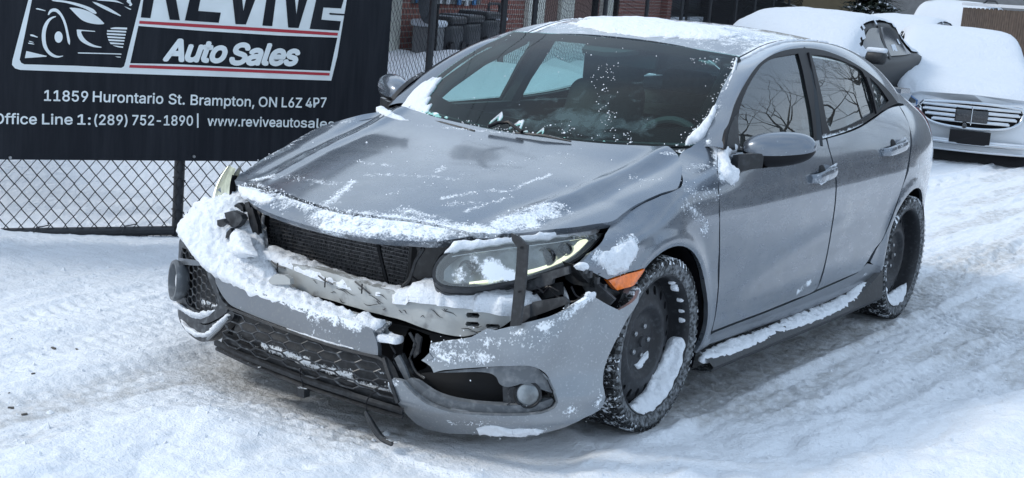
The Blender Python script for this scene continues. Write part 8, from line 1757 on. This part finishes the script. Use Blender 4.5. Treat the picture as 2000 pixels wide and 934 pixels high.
# white saloon at the right edge, facing the camera
def white_front(t, f):
    """grille with chrome frame, slats, plate and lower intake on the nose"""
    def g(y, z): 
        x = .02-.30*(abs(y)/.9)**2.3-.10*max(0, z-.55)**1.2+.02; return np.array([x+.05, y, z])
    def plate(nm, L, m_, o_=0., th=.02, par=t):
        V = [g(y, z)+np.array([o_, 0, 0]) for y, z in L]; k = len(V); mk(nm, V+[v-np.array([th, 0, 0]) for v in V], [tuple(range(k)), tuple(range(k, 2*k))[::-1]]+[(i, i+k, (i+1) % k+k, (i+1) % k) for i in range(k)], m_, par, smooth=False)
    plate('nose_panel', [(-.78, .30), (.78, .30), (.80, .5), (.76, .72), (.55, .80), (0, .82), (-.55, .80), (-.76, .72), (-.80, .5)], 'car_white', -.012, .05)
    gr_ = bpy.data.objects.new('grille', None); COL.objects.link(gr_); gr_.parent = t
    outer = [(-.50, .71), (0, .735), (.50, .71), (.54, .66), (.50, .56), (.36, .49), (0, .465), (-.36, .49), (-.50, .56), (-.54, .66)]
    plate('grille_backing', outer, 'cavity', .012, .02, gr_)
    MB().tube([g(*q)+np.array([.035, 0, 0]) for q in catmull(outer+[outer[0]], 5)], .017, 8, cap=False).build('grille_frame', 'chrome', gr_)
    for z in (.675, .625, .575, .525):
        w_ = .50 if z > .6 else (.47 if z > .55 else .40)
        MB().tube([g(y, z+.008)+np.array([.030, 0, 0]) for y in np.linspace(-w_, w_, 9)], .0165, 8).build('grille_slat', 'chrome', gr_)
        MB().tube([g(y, z+.022)+np.array([.034, 0, 0]) for y in np.linspace(-w_*.97, w_*.97, 9)], .009, 6).build('settled_snow', 'snow_far', gr_)
    v, q_ = rbox((0, 0, 0), (.03, .34, .13), .012); mk('sensor_panel', [(a+g(0, .60)[0]+.045, b, c+.595) for a, b, c in v], q_, 'gloss_black', gr_)
    MB().tube([g(0, .70)+np.array([.065, 0, 0]), g(0, .50)+np.array([.06, 0, 0])], .006, 6).build('centre_bar', 'chrome', gr_)
    MB().lathe([(0, .03), (.025, .02), (.03, 0)], 12, c=tuple(g(-.06, .49)+np.array([.05, 0, 0])), axis='x').build('camera_boss', 'gloss_black', gr_)
    plate('number_plate', [(-.20, .44), (-.20, .31), (-.13, .305), (-.10, .295), (.16, .295), (.19, .305), (.22, .31), (.22, .44)], 'black_trim', .07, .015)
    plate('lower_intake', [(-.88, .405), (.88, .405), (.86, .33), (-.86, .33)], 'black_trim', .012, .02)
    plate('lower_intake', [(-.86, .275), (.86, .275), (.80, .08), (-.80, .08)], 'black_trim', .012, .03)
    MB().tube([g(y, .305)+np.array([.035, 0, 0]) for y in np.linspace(-.84, .84, 15)], .026, 8).build('bumper_blade', 'chrome', t); MB().tube([g(y, .322)+np.array([.042, 0, 0]) for y in np.linspace(-.82, .82, 15)], .020, 6).build('settled_snow', 'snow_far', t)
    MB().tube([g(y, .215)+np.array([.04, 0, 0]) for y in np.linspace(-.62, .62, 13)], .008, 6).build('bumper_blade', 'chrome', t); MB().tube([g(y, .222)+np.array([.045, 0, 0]) for y in np.linspace(-.60, .60, 13)], .008, 6).build('settled_snow', 'snow_far', t)
    for sg in (1, -1):
        hd = bpy.data.objects.new('headlight', None); COL.objects.link(hd); hd.parent = t
        L = [(sg*.58, .72), (sg*.70, .74), (sg*.82, .76), (sg*.86, .70), (sg*.78, .60), (sg*.62, .58)]; plate('lens', L if sg > 0 else L[::-1], 'lamp_bowl', .025, .03, hd)
        MB().tube([g(sg*.57, .60)+[.03, 0, 0], g(sg*.57, .70)+[.02, 0, 0], g(sg*.66, .755)+[.02, 0, 0], g(sg*.84, .78)+[.02, 0, 0]], .011, 6).build('lamp_strip', 'lens_blue', hd)
        L = [(sg*.62, .79), (sg*.84, .79), (sg*.86, .68), (sg*.74, .60), (sg*.68, .64)]; plate('settled_snow', L if sg > 0 else L[::-1], 'snow_far', .045, .03, hd)
mat('lens_blue', (.10, .20, .40), rough=.2, coat=1.)
w1_ = at(1882, 318, z=0.)
SEDW = dict(SED); SEDW['tz'] = [.66, .80, .90, .98, 1.04, 1.30, 1.44, 1.47, 1.42, 1.24, 1.10, 1.06, .95]; SEDW['mm'] = 'car_silver'; SEDW['dz'] = -.075
hdg = math.atan2(CP[1]-w1_[1], CP[0]-w1_[0])
snow_car('parked_sedan', 'white sedan facing the camera, chrome grille showing through its snow, at the right edge', SEDW, (w1_[0], w1_[1]), hdg+.10, 'car_white', 'snowed-in cars behind the wreck', win=side_win, details=white_front, snow_t=.47, th=.028)
# black sedan beyond our car, its left side towards us
def put(p, a, lx, ly): c, n_ = math.cos(a), math.sin(a); return (float(p[0]-c*lx+n_*ly), float(p[1]-n_*lx-c*ly))
bp_ = put(at(1727, 117, z=1.05), math.radians(4), -1.72, 1.05)
snow_car('parked_sedan', 'black sedan with snow over its windscreen and roof, dark mirror showing, just behind the wreck', SED, bp_, math.radians(4), 'car_black', 'snowed-in cars behind the wreck', win=side_win, snow_t=.505)
wq = put(at(1850, 95, z=.98), math.radians(5), -2.1, .9)
snow_car('parked_sedan', 'silver sedan buried in snow between the black sedan and the tall van', SED, wq, math.radians(5), 'car_silver', 'snowed-in cars behind the wreck', win=side_win, snow_t=.47)
SUV = dict(L=4.9, tx=[0, .12, .4, .9, 1.25, 1.75, 2.1, 2.8, 3.8, 4.5, 4.8, 4.9], tz=[.85, 1.0, 1.08, 1.14, 1.2, 1.58, 1.74, 1.80, 1.79, 1.74, 1.45, 1.1], tw=[.75, .85, .92, .95, .95, .95, .95, .95, .95, .94, .90, .82], tr=[.6, .6, .6, .6, .70, .70, .69, .69, .69, .68, .66, .6], bx=[0, .4, 1.25, 2.5, 4.5, 4.9], bz=[.82, 1.02, 1.10, 1.12, 1.14, 1.0], ax=(.9, 3.8), mx=1.6)
sq = put(far_pt(1938, 34), math.radians(7), -2.0, .85)
def rails(t, f):
    for sg in (1, -1): MB().tube([(-2.1, sg*.62, 1.80), (-2.3, sg*.64, 1.87), (-3.6, sg*.64, 1.89), (-4.2, sg*.62, 1.84)], .025, 6).build('roof_rail', 'black_trim', t)
snow_car('parked_van', 'tall van with roof rails under deep snow, farthest of the parked vehicles', SUV, sq, math.radians(7), 'car_black', 'snowed-in cars behind the wreck', win=[('side_window', [(1.65, .51), (2.0, .52), (4.4, .53), (4.35, .72), (2.25, .73)], 'dark_glass', .012)], details=rails, snow_t=.47)
rq = far_pt(1530, 44)
snow_car('parked_sedan', 'distant car with a snow-covered roof behind the fence, beside the tan stone wall', SED, (rq[0], rq[1]), math.radians(170), 'car_black', 'cars beyond the boundary fence', win=side_win, snow_t=.47)
